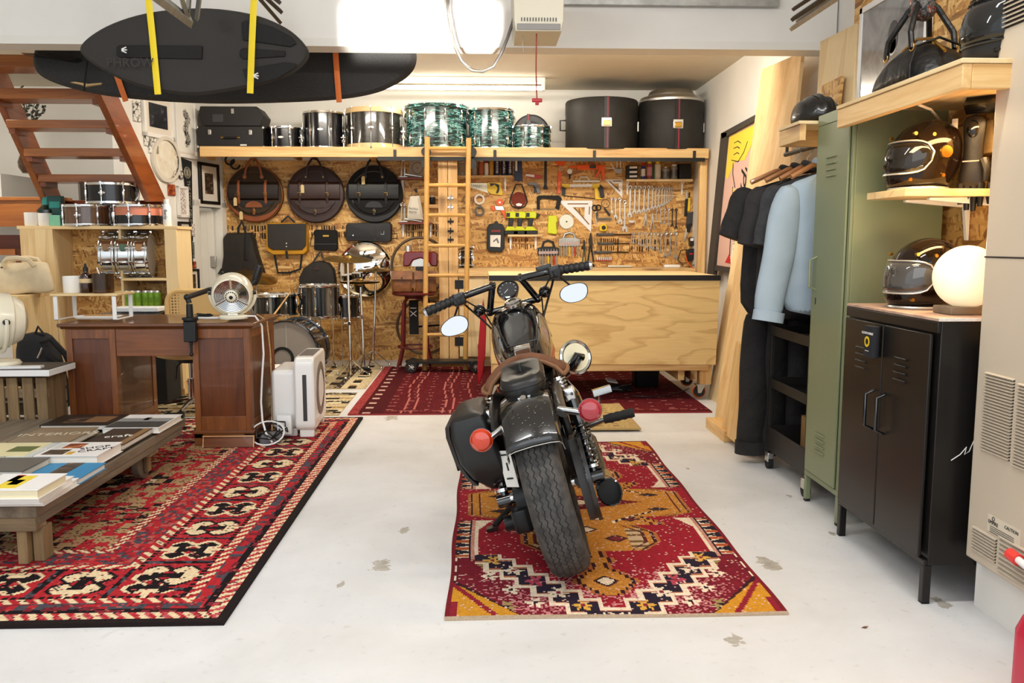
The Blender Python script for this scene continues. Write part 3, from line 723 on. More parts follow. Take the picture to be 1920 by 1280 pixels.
c=GP(352,375,.006); ang=atan2(GN.y,GN.x); t=T('pennant','long black felt pennant with pale lettering on the gallery wall','pennant',c,(0,0,ang))
zz=[GP(352,y).z-c.z for y in (298,452)]; 
MB().prism([(-.075,zz[0]),(.085,zz[0]-.02),(.05,zz[1]),(.035,zz[1])],lambda y,z:(.0,y,z),lambda y,z:(.006,y,z)).build('felt',M('felt_black','1a1a1d',.95),t)
MB().tor((.008,.0,zz[0]-.13),.05,.004,(1,0,0)).tor((.008,.0,zz[0]-.13),.035,.003,(1,0,0)).box((.008,0,zz[0]-.13),(.003,.03,.05)).build('emblem',M('pale_print','a39a86',.6),t)
MB().text('THE STOIC DRUMMER',.068,TM((.0065,.02,(zz[0]+zz[1])/2-.07),(0,.03,-1),(0,1,0)),.0004,sx=.75).build('lettering',M('pale_print','a39a86',.6),t)
# old boiler in the cupboard
c=GP(386,440,-.36); t=T('water_tank','white round water tank inside the cupboard','water tank',(c.x,c.y,.85)); MB().lathe([(.001,0),(.11,0),(.13,.04),(.13,.72),(.1,.78),(.001,.8)],28).build('tank_body',white,t); MB().cyl((0,0,.78),(0,0,1.0),.015).build('pipe',M('copper','9c6a45',.4,metal=.7),t)
mb=MB(); mb.bx(-.16,.16,-.16,.16,0,.85); o=mb.build('cabinet',dgrey,loc=(c.x,c.y,0)); tag(o,'dark grey cabinet under the water tank in the cupboard','cabinet')
# ---------------------------------------------------------------- pedestal desk
dk=wood('desk_oak','5a2f16','8a5026',0,1.6,18,.38,coat=.25); dkz=wood('desk_oak_z','5f3217','8f5527',2,1.6,18,.38,coat=.25); dkp=wood('desk_panel','421f0d','733c17',2,1.2,14,.35,coat=.3); dky=wood('desk_panel_y','3d1a0c','6a3519',1,1.2,14,.4,coat=.2)
DX0,DX1,DY0,DY1,DZ=-2.46,-1.36,5.0,5.6,.752
D=T('desk','brown oak pedestal desk with panelled ends on the red rug','desk',((DX0+DX1)/2,5.35,.014))
def db(n,m,x0,x1,y0,y1,z0,z1,bev=.003): return MB(D).bx(x0,x1,y0,y1,z0,z1).build(n,m,D,bev=bev)
mb=MB(D); mb.bx(DX0-.02,DX1+.02,DY0-.02,DY1+.02,DZ-.022,DZ).bx(DX0-.008,DX1+.008,DY0-.008,DY1+.008,DZ-.034,DZ-.022); mb.build('desktop',wood('desk_top','4a240e','7c4a24',0,1.6,18,.3,coat=.45),D,bev=.006)
def ped(x0,x1):
    mb=MB(D)
    for a,b in ((x0,x0+.035),(x1-.035,x1)): mb.bx(a,b,DY0,DY0+.04,.1,.718)
    mb.bx(x0+.0355,x1-.0355,DY0+.001,DY0+.04,.66,.717).bx(x0+.0355,x1-.0355,DY0+.001,DY0+.04,.1,.19)
    for X in (x0+.0015,x1-.0215):
        mb.bx(X,X+.02,DY0+.041,DY0+.06,.101,.717).bx(X,X+.02,DY1-.06,DY1,.101,.717).bx(X,X+.02,DY0+.061,DY1-.061,.66,.717).bx(X,X+.02,DY0+.061,DY1-.061,.101,.16)
    p=mb.build('pedestal',dkz,D,bev=.002)
    MB(D).bx(x0+.03,x1-.03,DY0+.012,DY0+.03,.18,.67).build('front_panel',dkp,p)
    for X in (x0+.006,x1-.014): MB(D).bx(X,X+.008,DY0+.05,DY1-.05,.15,.67).build('side_panel',dkp,p)
    mb=MB(D).bx(x0-.012,x1+.012,DY0-.012,DY1+.012,.088,.105)
    mb.bx(x0-.008,x1+.008,DY0-.008,DY0+.02,.0+.06,.088).bx(x0-.008,x0+.05,DY0-.008,DY1+.008,.0+.014,.088).bx(x1-.05,x1+.008,DY0-.008,DY1+.008,.014,.088)
    mb.build('plinth',dk,p,bev=.003)
ped(-2.44,-2.155); ped(-1.71,-1.375)
db('knee_panel',dk,-2.155,-1.71,DY0+.006,DY0+.03,.555,.718); db('apron',dk,-2.155,-1.71,DY1-.03,DY1-.01,.66,.718)
c=PF(430,838,.014); mb=MB(); mb.box((0,0,.035),(.30,.012,.07),(radians(-14),0,0)); o=mb.build('board',dk,loc=(c.x,4.955,.016),bev=.001); tag(o,'loose brown board leaning on the foot of the desk','board')
MB().box((0,-.012,.068),(.30,.006,.005),(radians(-14),0,0)).box((-.148,-.006,.035),(.005,.008,.07),(radians(-14),0,0)).box((.148,-.006,.035),(.005,.008,.07),(radians(-14),0,0)).build('pale_edge',pine,o,label='pale unfinished edge')
TZ=DZ+.014
# little shelf riser
t=T('desk_riser','white metal riser with wooden top on the left of the desk','riser',(PY(175,575,5.15).x,5.16,TZ))
w=.37
MB().box((0,0,.15),(w+.02,.26,.014)).build('top_board',plyx,t,bev=.003)
for x in (-w/2+.015,w/2-.015):
    mb=MB(); mb.bx(x-.012,x+.012,-.12,-.112,0,.143).bx(x-.012,x+.012,.112,.12,0,.143).bx(x-.012,x+.012,-.12,.12,0,.006); mb.build('side_bracket',whitep,t,bev=.002)
RZ=TZ+.157; rp=lambda x,y=5.13:V((PY(x,550,y).x,y,RZ))
pot('candle_pot','large white candle pot on the desk riser',rp(137),.052,.10,porc)
t=T('bottle','amber glass bottle with paper label on the desk riser','bottle',rp(163)); amber=M('amber_glass','3a1d0c',.08,coat=.6,trans=.25)
MB().lathe([(.001,0),(.033,0),(.036,.006),(.036,.09),(.028,.112),(.014,.12),(.013,.13),(.001,.13)],22).build('bottle_body',amber,t); MB().lathe([(.0365,.06),(.0365,.085)],22,cap=False).build('label_band',M('kraft','d6bd90',.8),t); MB().lathe([(.015,.128),(.015,.15),(.008,.155),(.006,.175),(.001,.175)],14).build('cap',black,t)
t=T('pen_pot','brown glass pot of pens on the desk riser','pen pot',rp(194)); MB().lathe([(.001,0),(.058,0),(.062,.004),(.062,.115),(.059,.115),(.057,.02),(.001,.02)],4+20).build('pot_body',M('brown_clear','6a4a2a',.06,trans=.75),t)
for k,(a,m,l) in enumerate(((-.5,whitep,.15),(-.1,black,.12),(.25,M('sage','9aa890',.5),.12),(.5,brass,.11))):
    o=MB().cyl((-.02*a,0,.022),(.08*a,.02,l),.004,seg=8).build('pen',m,loc=rp(194)); tag(o,['white pen leaning furthest left in the brown pot','black pen standing in the brown glass pot','sage green pen standing in the brown glass pot','gold pen leaning right in the brown glass pot'][k],'pen','pens in the glass pot')
t=T('tray','cream dish on the desk under the riser','dish',(PY(180,598,5.14).x,5.17,TZ)); MB().xy(rrect(.24,.11,.03),0,.004).tube([(x,y,.012) for x,y in rrect(.25,.12,.03)],.006,6,closed=True).build('dish_body',porc,t)
o=MB().box((0,0,.006),(.17,.04,.012),(0,0,.1)).build('comb',M('comb_tan','c79a68',.5),loc=(PY(183,595,5.14).x,5.175,TZ+.012),bev=.004); tag(o,'tan wooden comb lying in the cream dish','comb')
# vintage fan
def fan(lab,c,R,yaw,tilt,s=1.0,hz=.145):
    t=T('fan',lab,'fan',c,(0,0,yaw)); h=hz*s
    MB().lathe([(.001,0),(R*.72,0),(R*.74,.01*s),(R*.66,.022*s),(R*.3,.03*s),(.001,.032*s)],32,sx=1.0,sy=.85).build('base',cream,t)
    MB().cyl((-R*.22,-.03*s,.028*s),(R*.25,-.03*s,.028*s),.012*s).build('switch_plate',chrome,t)
    pts=[V((R*1.12*sin(a),0,h-R*1.12*cos(a))) for a in [radians(x) for x in range(-95,96,10)]]
    MB().tube(pts,(.010*s),8).build('yoke',cream,t)
    hd=bpy.data.objects.new('fan_head',None); C.objects.link(hd); hd.parent=t; hd.location=(0,0,h); hd.rotation_euler=(tilt,0,0)
    MB().lathe([(R*.80,.05*s),(R,.035*s),(R*1.02,.0),(R*1.0,-.05*s),(R*.93,-.075*s),(R*.86,-.078*s),(R*.84,-.07*s),(R*.9,-.03*s),(R*.9,.05*s),(R*.74,.085*s),(R*.4,.105*s),(.001,.11*s)],40,axis=(0,1,0),cap=False).build('shell',cream,hd)
    MB().lathe([(R*.885,-.06*s),(R*.87,.0),(R*.8,.05*s),(R*.001,.06*s)],36,axis=(0,1,0),cap=False).build('liner',M('fan_liner','1d1c1b',.6),hd)
    g=MB()
    for k in range(7): g.tor((0,-.07*s+.0,0),R*(.38+.075*k),.0038*s,(0,1,0),n=40,m=6)
    for k in range(3):
        a=k*2*pi/3+pi/2; g.cyl((R*.3*cos(a),-.074*s,R*.3*sin(a)),(R*.9*cos(a),-.074*s,R*.9*sin(a)),.006*s,seg=6)
    g.build('grille',chrome,hd)
    MB().lathe([(.001,-.095*s),(R*.2,-.092*s),(R*.34,-.08*s),(R*.34,-.06*s),(.001,-.06*s)],28,axis=(0,1,0)).build('hub',cream,hd)
    d=MB()
    for k in range(16): a=k*pi/8; d.box((R*.26*cos(a),-.0885*s,R*.26*sin(a)),(.006*s,.006*s,.006*s))
    d.lathe([(.001,-.1*s),(R*.09,-.098*s),(R*.1,-.09*s)],16,axis=(0,1,0)); d.build('hub_badge',black,hd)
    b=MB()
    for k in range(3):
        a=k*2*pi/3; u=V((cos(a),0,sin(a))); w=V((-sin(a),0,cos(a)))
        b.loft([[u*R*r+w*wd+V((0,-.02*s+wd*.6,0)),u*R*r-w*wd+V((0,-.02*s-wd*.6,0)),u*R*r-w*wd+V((0,-.017*s-wd*.6,0)),u*R*r+w*wd+V((0,-.017*s+wd*.6,0))] for r,wd in ((.15,.02*s),(.45,.045*s),(.78,.04*s))])
    b.build('blade',M('blade_steel','3a3937',.4,metal=.4),hd)
    for sx in(-1,1): MB().cyl((sx*R*1.0,0,0),(sx*R*1.17,0,0),.014*s,seg=12).build('pivot_knob',black,hd)
    return t
fan('cream vintage fan standing on the right side of the desk',(PY(437,600,5.12).x,5.13,TZ),.118,radians(10),radians(14),1.0,.155)
# microphone arm
t=T('boom_microphone','black boom arm with microphone clamped to the desk edge','microphone',(PY(358,600,4.97).x,4.955,TZ-.03))
mb=MB(); mb.bx(-.035,.035,-.02,.02,-.09,.03).bx(-.035,.035,-.02,.05,.03,.04).cyl((0,0,-.11),(0,0,-.09),.01).cyl((0,0,-.16),(0,0,-.1),.007).sph((0,0,-.165),.012); mb.build('clamp',black,t,bev=.004)
MB().lathe([(.001,.04),(.045,.04),(.045,.052),(.02,.056),(.018,.13),(.001,.13)],20).build('post',black,t)
a0=V((0,0,.135)); a1=V((-.01,.0,.17)); am=V((.02,.29,.195)); a2=V((.27,.33,.225))
MB().tube([a0,a1],.016,8).tube([a1,am,a2],(.02,.014),8).sph(a1,.02).build('boom',black,t)
MB().cyl(a2+V((.0,.0,.0)),a2+V((.035,.02,.04)),.012).lathe([(.001,0),(.022,.004),(.024,.02),(.024,.07),(.02,.09),(.001,.095)],20,c=a2+V((.02,.02,.03)),axis=(.35,.1,1)).build('microphone',black,t)
# small things on the desk: cable coil
R=random.Random(9); p=PY(385,595,5.2)
o=MB().tube([(R.uniform(-.07,.07),R.uniform(-.05,.05),.006+.02*R.random()) for _ in range(16)],.004,5).build('cable',black,loc=(p.x,5.2,TZ)); tag(o,'small tangled black cable on the desk beside the fan','cable')
o=MB().tube([(-.05,0,.004),(0,-.01,.004),(.05,.0,.004),(.12,.02,.004)],.007,6).build('cable',whitep,loc=(p.x+.03,5.13,TZ)); tag(o,'short white cable lying on the desk','cable')
# cords hanging down the end of the desk
sx=DX1+.03
def cord(name,lab,pts,r,m):
    b=V(pts[-1]); o=MB().tube([V(q)-b for q in pts],r,6).build(name,m,loc=b); return tag(o,lab,'cord')
cord('cord','white electric cord hanging down the end of the desk',[(-1.5,5.1,TZ+.012),(-1.42,5.12,TZ+.016),(-1.37,5.13,TZ+.014),(-1.335,5.14,.72),(-1.325,5.12,.55),(-1.335,5.1,.4),(-1.345,5.1,.26),(-1.33,5.06,.15),(-1.30,5.02,.08),(-1.26,5.0,.03)],.006,whitep)
rope=M('rope_cord','c9a878',.8,var=.4,vs=120)
cord('cord','tan twisted rope cord hanging beside the white cord',[(-1.4,5.28,TZ+.012),(-1.345,5.3,.74),(-1.33,5.3,.55),(-1.322,5.28,.3),(-1.32,5.25,.14),(-1.31,5.2,.04)],.005,rope)
t=T('power_strip','grey power block in a tangle of cables beside the desk','power strip',(-1.29,5.06,.016)); MB().rbox((0,0,.03),(.13,.1,.06),.02,(0,0,.4)).build('block',grey,t)
mb=MB(); R=random.Random(5)
for k in range(3):
    pts=[(.09*cos(a)*R.uniform(.7,1.3),.09*sin(a)*R.uniform(.7,1.2),.02+.1*R.random()) for a in [j*.8+k for j in range(9)]]; mb.tube(pts,.005,5)
mb.build('cable',black,t)
MB().tube([(.1*cos(a),-.05+.1*sin(a)*.6,.07+.06*sin(a)) for a in [radians(x) for x in range(0,360,20)]],.005,6,closed=True).build('cable',whitep,t,label='white cable loop')
mb=MB(); mb.rbox((.07,.1,.09),(.09,.05,.12),.008); mb.build('adapter',whitep,t)
# cane swivel chair
cn=T('desk_chair','cane-backed swivel chair with chrome star base behind the desk','chair',(PY(360,700,6.12).x,6.12,.006)); bent=M('bentwood','dcb878',.4,var=.08,vs=10)
MB().lathe([(.001,.40),(.2,.40),(.225,.41),(.225,.435),(.2,.445),(.001,.445)],36,sx=1.05).build('seat',bent,cn)
def canemat():
    t=NT('cane'); o=t.map(t.co(),(46,46,46)); v=t.n('TexVoronoi',Vector=o.outputs[0],Scale=1.0,Randomness=0.0)
    m=t.ramp(v.outputs['Distance'],[(.27,(.14,.08,.03,1)),(.33,lin('dcb878'))]); t.p(Base_Color=m.outputs[0],Roughness=.6); return t.m
bk=MB(); pts=[]; 
for x,z in rrect(.47,.30,.09,6,0,.71): pts.append((x,.235-.35*x*x,z))
bk.tube(pts,.018,8,closed=True); bk.build('back_frame',bent,cn)
MB().loft([[(x,.235-.35*x*x-.004,.58),(x,.235-.35*x*x-.004,.845),(x,.235-.35*x*x+.004,.845),(x,.235-.35*x*x+.004,.58)] for x in [-.215+.043*k for k in range(11)]]).build('cane_panel',canemat(),cn)
for x in (-.16,.16): MB().tube([(x,.16,.43),(x,.235,.5),(x,.235,.58)],.014,8).build('back_post',bent,cn)
MB().cyl((0,0,.36),(0,0,.4),.09,seg=20).build('mount',black,cn); MB().cyl((0,0,.2),(0,0,.37),.02).cyl((0,0,.06),(0,0,.24),.032,seg=20).build('gas_column',chrome,cn)
MB().tube([(-.05,-.02,.37),(-.09,-.04,.33),(-.1,-.04,.24)],.006,6).build('lever',black,cn)
for k in range(5):
    a=radians(72*k+200); L=.29
    MB().tube([(0.02*cos(a),.02*sin(a),.085),(L*.5*cos(a),L*.5*sin(a),.075),(L*cos(a),L*sin(a),.055)],[.018,.015,.01],8).build('leg',chrome,cn)
    p=V((L*cos(a),L*sin(a),.026)); mb=MB(); q=V((-sin(a),cos(a),0)); mb.cyl(p-q*.02,p+q*.02,.026,seg=14).cyl(p,p+V((0,0,.035)),.008,seg=8); mb.build('castor',black,cn)
# ---------------------------------------------------------------- air purifier
t=T('air_purifier','white air purifier with round grey vent on the red rug','air purifier',(-1.15,5.43,.014),(0,0,radians(3)))
wp2=M('purifier_white','efeeea',.3,coat=.2)
mb=MB(); q=rrect(.54,.46,.05,6)
mb.prism([(a,b+.275) for a,b in q],lambda y,z:(-.02,y,z),lambda y,z:(.1,y,z)); mb.build('body',wp2,t,bev=.012)
mb=MB(); mb.prism([(a,b+.235) for a,b in rrect(.42,.37,.03,5)],lambda y,z:(-.17,y,z),lambda y,z:(-.018,y,z)); mb.build('rear_housing',wp2,t,bev=.02)
for q_ in ((.0,.09,-.24,-.2,.0,.06),(-.14,-.02,-.2,-.16,.0,.05),(.0,.09,.2,.24,0,.06)): MB().bx(*q_).build('foot',wp2,t,bev=.008)
MB().bx(-.003,.085,-.17,.15,.503,.508).build('control_panel',M('panel_grey','6f6a68',.35),t)
MB().bx(.03,.055,-.272,-.268,.11,.40).build('side_vent',dgrey,t,bev=.003)
MB().lathe([(.125,.0),(.17,.0),(.17,.006),(.125,.008)],40,c=(.1,0,.275),axis=(1,0,0),cap=False).build('vent_ring',M('taupe','7d7068',.4),t)
MB().lathe([(.001,.014),(.08,.012),(.125,.004),(.125,0),(.001,0)],40,c=(.1,0,.275),axis=(1,0,0)).build('vent_disc',wp2,t)
# ---------------------------------------------------------------- low truck table, crate, books
rw=wood('weathered','4c4236','8b7d68',1,1.5,16,.8,bump=.3); rwx=wood('weathered_x','5b4a36','a08a68',0,1.5,16,.8,bump=.3); rwz=wood('weathered_z','5b4630','9a8058',2,1.5,16,.8,bump=.3)
PXR=-1.655; t=T('low_table','low weathered timber truck table on one wheel and blocks','table',(-2.15,3.9,.014)); TT=.25
def tb(n,m,x0,x1,y0,y1,z0,z1,**k): return MB(t).bx(x0,x1,y0,y1,z0,z1).build(n,m,t,bev=.004,**k)
for k in range(6): tb('plank',rw,PXR-.16*(k+1)+.006,PXR-.16*k,3.09,4.68,TT-.045,TT)
tb('front_beam',rwx,-2.62,PXR-.01,3.1,3.18,TT-.10,TT-.045); tb('front_beam',rwx,-2.62,PXR-.01,4.2,4.3,TT-.10,TT-.045)
tb('side_rail',rw,PXR-.06,PXR-.005,3.12,4.64,TT-.08,TT-.045)
for x in (-1.715,-2.5):
    tb('leg',rwz,x-.035,x+.003,3.12,3.19,.016,TT-.10); tb('leg',rwz,x+.008,x+.05,3.15,3.22,.016,TT-.10)
for x in (-1.745,-2.45):
    mb=MB(t); mb.cyl((x-.03,4.30,.1),(x+.01,4.30,.1),.084,seg=28); mb.build('wheel',M('old_wheel','6a5f52',.8,var=.3,vs=20),t,bev=.006)
    tb('wheel_bracket',rwz,x+.012,x+.03,4.27,4.33,.05,TT-.06)
def bookat(lab,x0,x1,yf,yb,z,th,cover,pages=None,deco=None,grp='books on the low table',skew=0):
    a=PF(x0,yf,z+th); b=PF(x1,yf,z+th); c=PF((x0+x1)/2,yb,z+th); X0,X1,Y0_,Y1_=a.x,b.x,a.y,c.y
    w=X1-X0; d=Y1_-Y0_; o=T('book',lab,'book',((X0+X1)/2,(Y0_+Y1_)/2,z),(0,0,radians(skew)),grp)
    mb=MB(); mb.bx(-w/2,w/2,-d/2,d/2,th-.003,th).bx(-w/2,w/2,-d/2,d/2,0,.003).bx(-w/2,-w/2+.003,-d/2,d/2,0,th); mb.build('cover',cover,o)
    MB().bx(-w/2+.003,w/2-.006,-d/2+.005,d/2-.005,.003,th-.003).build('pages',pages or paper,o)
    if deco:
        for k,(u0,u1,v0,v1,m) in enumerate(deco):
            MB().bx(-w/2+w*u0,-w/2+w*u1,-d/2+d*v0,-d/2+d*v1,th,th+.0006).build('cover_print',m,o)
    return o,w,d
z0=TT+.014
cb=M('cover_black','1b1714',.35); cw=M('cover_white','efedea',.35); ct=M('cover_taupe','8d7a62',.35); cbr=M('cover_brown','3c322a',.35); cpg=M('cover_pale','cdd2cf',.35); cgr=M('cover_grey','56534f',.35); cbl=M('cover_blue','2a86b8',.4); ccr=M('cover_cream','e6dcae',.4); silv=M('page_shade','e6e2d8',.7); pr=M('print_light','d8ccb2',.5)
o,w,d=bookat('black book with orange-toned cover photo, farthest left on the low table',74,199,797,777,z0,.028,cb,silv,[(.25,.55,.2,.8,p_sepia),(.55,.9,.25,.8,M('gold_brown','7c5a38',.5))])
o,w,d=bookat('white book with grey seascape cover, farthest right on the low table',192,297,802,777,z0,.03,cw,silv,[(.02,.98,.02,.45,M('sea_dark','3c3d3c',.5)),(.02,.98,.45,.7,M('sea_mid','8a8c8c',.5)),(.45,.55,.55,.75,M('sea_dark','3c3d3c',.5))])
def words(o,txt,size,x,y,th,m,rot=0,sx=1): 
    MB().text(txt,size,Matrix.Translation((x,y,th+.001))@Matrix.Rotation(rot,4,'Z'),.0003,sx=sx).build('title',m,o)
o,w,d=bookat('large taupe book with slanting pale title on the low table',12,128,828,801,z0,.03,ct,silv); words(o,'INTERIORS',.075,.02,0,.03,pr,.15)
o,w,d=bookat('dark brown landscape book with a white scrawl on the low table',152,230,834,803,z0,.028,cbr,silv,[(.8,.98,.0,1,M('gold_brown2','8a6a45',.5))]); words(o,'craft',.07,0,.0,.028,paper,.3)
bookat('cream book with green plant drawing at the left of the low table',-60,42,855,830,z0,.03,ccr,silv,[(.5,.95,.3,.7,M('olive','5f6a3a',.6))])
o,w,d=bookat('pale grey-blue book between the cream and white books',8,66,857,831,z0,.028,cpg,silv); words(o,'skin',.06,0,0,.028,paper,.4)
o,w,d=bookat('thick white book with photo grid and black title on the low table',60,181,855,829,z0,.045,cw,paper,[(.08,.42,.1,.45,p_sepia),(.2,.5,.55,.9,p_sun),(.45,.55,.1,.3,M('ochre','c9a030',.5)),(.05,.18,.5,.9,cpg)]); words(o,'SHOP\nCRAFT',.05,w*.27,0,.045,black,.5)
bookat('dark grey hardback at the left of the low table',-70,40,884,858,z0,.04,cgr,silv)
o,w,d=bookat('bright blue book with photo strip on the low table',38,148,897,868,z0,.026,cbl,silv,[(.32,.62,.0,1,p_sepia)])
o,w,d=bookat('lowest white book of the stack nearest the camera',-60,79,936,897,z0,.028,cw,paper,None,'stack of books at the table end')
o,w,d=bookat('middle white book of the stack nearest the camera',-60,72,930,893,z0+.0285,.03,cw,paper,None,'stack of books at the table end')
o,w,d=bookat('white book with comic-style cover, topmost of the stack',-60,69,919,888,z0+.059,.035,cw,M('cream_pages','e8dcb8',.7),[(.3,.62,.1,.85,M('comic_yellow','e8cf3a',.5)),(.4,.55,.3,.6,M('comic_black','1a1a1a',.5)),(.3,.42,.5,.9,red)],'stack of books at the table end')
t=T('crate','slatted wooden crate at the left behind the low table','crate',(-2.75,4.84,.014))
for k,x in enumerate((-2.425,-2.50,-2.585,-2.66,-2.74,-2.82,-2.9,-2.98)): MB(t).bx(x-.058,x,4.72,4.733,.02,.475).build('slat',rwz,t,bev=.002)
for z in (.06,.36): MB(t).bx(-3.04,-2.43,4.735,4.755,z,z+.05).build('rail',rwx,t)
for k in range(5): MB(t).bx(-3.04,-2.43,4.945,4.957,.05+.085*k,.12+.085*k).build('slat',rwx,t)
for x in (-3.02,-2.445): MB(t).bx(x-.015,x+.015,4.755,4.945,.02,.475).build('slat',rwz,t)
t2=T('tabletop','white-edged dark board lying on the slatted crate','board',(-2.75,4.84,.49)); MB().bx(-.37,.37,-.17,.135,0,.035).build('white_edge',whitep,t2,bev=.002); MB().bx(-.365,.365,-.165,.13,.035,.038).build('dark_surface',M('slate','3b3835',.5),t2)
o=MB().box((0,0,.006),(.3,.05,.012),(0,0,.08)).build('ruler',whitep,loc=(-2.6,4.73,.528)); tag(o,'thin white strip lying in front of the large cream fan','ruler')
c=PY(2,667,4.83); fan('large cream vintage fan on the crate at the left edge',(c.x,4.84,.529),.155,radians(-50),radians(-4),1.25,.205)
# ---------------------------------------------------------------- loft shelf above the tool wall
YF=8.12; SZ=2.107
L=T('loft_shelf','long pine shelf across the back wall above the tools','shelf',(0,8.3,2.0))
xa=PY(370,280,YF).x+.02; xb=2.17
MB(L).bx(xa,xb,YF,YF+.04,2.02,2.115).build('front_rail',pine,L,bev=.003)
MB(L).bx(xa,xb,YF+.04,WB,2.083,2.105).build('shelf_board',plyx,L)
MB(L).bx(PY(822,400,8.24).x,PY(839.5,400,8.24).x,8.24,8.3,0.0,2.083).build('post',pinez,L,bev=.003)
MB(L).bx(PY(840.5,400,8.24).x,PY(858,400,8.24).x,8.24,8.3,0.0,2.083).build('post',pinez,L,bev=.003)
MB(L).bx(2.10,2.17,8.16,8.22,0.0,2.083).build('post',pinez,L,bev=.003)
r0=PY(708,293,8.07); r1=PY(1322,296,8.07)
MB(L).bx(r0.x,r1.x,8.068,8.078,1.985,2.02).build('ladder_rail',blackmetal,L)
for x in (740,928,1115,1303):
    c=PY(x,280,8.1); mb=MB(L); mb.bx(c.x-.014,c.x+.014,8.112,8.119,1.99,2.09).bx(c.x-.014,c.x+.014,8.078,8.119,1.99,1.998); mb.build('rail_bracket',iron,L)
for x in (395,560,700,1010,1180):
    c=PY(x,300,8.5); MB(L).bx(c.x-.02,c.x+.02,8.3,8.59,2.03,2.083).build('bearer',piney,L)
def SH(px,Y=8.36): return V((PY(px,240,Y).x,Y,SZ))
def pw(dpx,Y=8.36): return dpx/1580*Y*.993
def ph(y0,y1,Y): return PY(900,y0,Y).z-PY(900,y1,Y).z
hwood=M('maple_hoop','d9b882',.35,coat=.3)
def teal_mat():
    t=NT('teal_swirl'); o=t.co(); n=t.noise(t.map(o,(7,7,36)),1,3,1.6)
    c=t.ramp(n.outputs[0],[(.38,'080e0d'),(.48,'0c2f2f'),(.535,'1f6a68'),(.57,'8fb5ad'),(.60,'0f383c'),(.68,'080f10')])
    t.p(Base_Color=c.outputs[0],Roughness=.18,Coat_Weight=.6); return t.m
teal=teal_mat()
dmat=M('drum_skin2','e9e7e0',.5)
drum('tom_drum','small black tom drum between the black case and the taller tom','drum',SH(533),pw(61)/2,ph(228,270,8.2),gb,nl=6)
drum('tom_drum','tall black tom drum with chrome hoops on the loft shelf','drum',SH(607),pw(72)/2,ph(199,270,8.2),gb,nl=6)
drum('bass_drum','black drum with pale wooden hoops on the loft shelf','drum',SH(702,8.4),pw(99)/2,ph(192,270,8.2),M('drum_charcoal','2b2823',.25,coat=.5,var=.3,vs=25),hwood,nl=8,hs=.05,rods=True)
drum('bass_drum','largest teal swirl drum on the loft shelf','drum',SH(819,8.42),pw(113)/2,ph(187,272,8.2),teal,teal,nl=10,lugrows=(.25,.75),hs=.035,rods=False)
drum('tom_drum','medium teal swirl drum between the largest teal drum and the round case','drum',SH(921,8.38),pw(82)/2,ph(195,273,8.2),teal,nl=8,lugrows=(.25,.78),rods=False)
drum('tom_drum','small teal swirl drum in front of the round black case','drum',SH(997,8.32),pw(66)/2,ph(227,273,8.15),teal,nl=6,lugrows=(.3,.7),rods=False)
# side mounts between the drums
for k,(x,y,lab) in enumerate(((566,255,'chrome drum mount between the two smaller black toms'),(645,248,'chrome drum mount between the tall tom and wooden-hooped drum'),(757,250,'chrome tom legs between the wooden-hooped drum and the teal drum'))):
    c=PY(x,270,8.26); t=T('drum_mount',lab,'drum mount',(c.x,8.24,SZ),(0,0,0),'chrome drum mounts'); h=.13 if k<2 else .2
    MB().cyl((0,0,0),(0,0,h),.008).build('rod',chrome,t); MB().box((0,0,h*.55),(.035,.03,.03)).cyl((0,-.03,h*.55),(0,.01,h*.55),.014).build('clamp',chrome,t,bev=.004); MB().cyl((-.02,-.02,h*.8),(.02,-.02,h*.8),.008).build('wing_nut',chrome,t)
# cases
vinyl=M('case_vinyl','1d1a19',.55,bump=.25,bs=160)
w=pw(118,8.3); c=SH(441,8.38); t=T('instrument_case','black rectangular instrument case with handle on the loft shelf','case',c)
h=ph(229,270,8.2); MB().bx(-w/2,w/2,-.17,.17,0,h).build('case_body',vinyl,t,bev=.006); MB().bx(-w/2-.001,w/2+.001,-.172,.172,h*.72,h*.735).build('lid_seam',iron,t)
MB().tube([(-.06,-.175,h*.48),(-.05,-.2,h*.47),(.05,-.2,h*.47),(.06,-.175,h*.48)],.008,8).build('handle',black,t)
for x in (-.075,.075): MB().box((x,-.176,h*.48),(.03,.01,.014)).build('handle_mount',brass,t,bev=.003)
for x in (-.19,.19): MB().box((x,-.176,h*.72),(.03,.012,.05)).build('latch',steel,t,bev=.004)
for x in (-w/2,w/2):
    for z in (.012,h-.012): MB().box((x,-.165,z),(.02,.02,.024)).build('corner_guard',steel,t,bev=.004)
MB().box((.12,-.172,.03),(.06,.004,.012)).build('name_plate',whitep,t)
c=SH(442,8.38)+V((0,0,h+.003)); h2=ph(192,227,8.2)+.01; w1=pw(118,8.2); t=T('instrument_case','black case with sloping sides on top of another case','case',c)
MB().xz([(-w1/2+.05,0),(w1/2-.03,0),(w1/2,h2*.55),(w1/2-.06,h2),(-w1/2+.02,h2),(-w1/2,h2*.55)],-.15,.15).build('case_body',vinyl,t,bev=.008); MB().box((.02,-.155,h2*.75),(.025,.012,.045)).build('latch',steel,t)
MB().box((-.12,-.152,h2*.4),(.1,.004,.07)).build('fabric_patch',dgrey,t)
fib=M('fibre_case','24221f',.6,bump=.3,bs=90,var=.2)
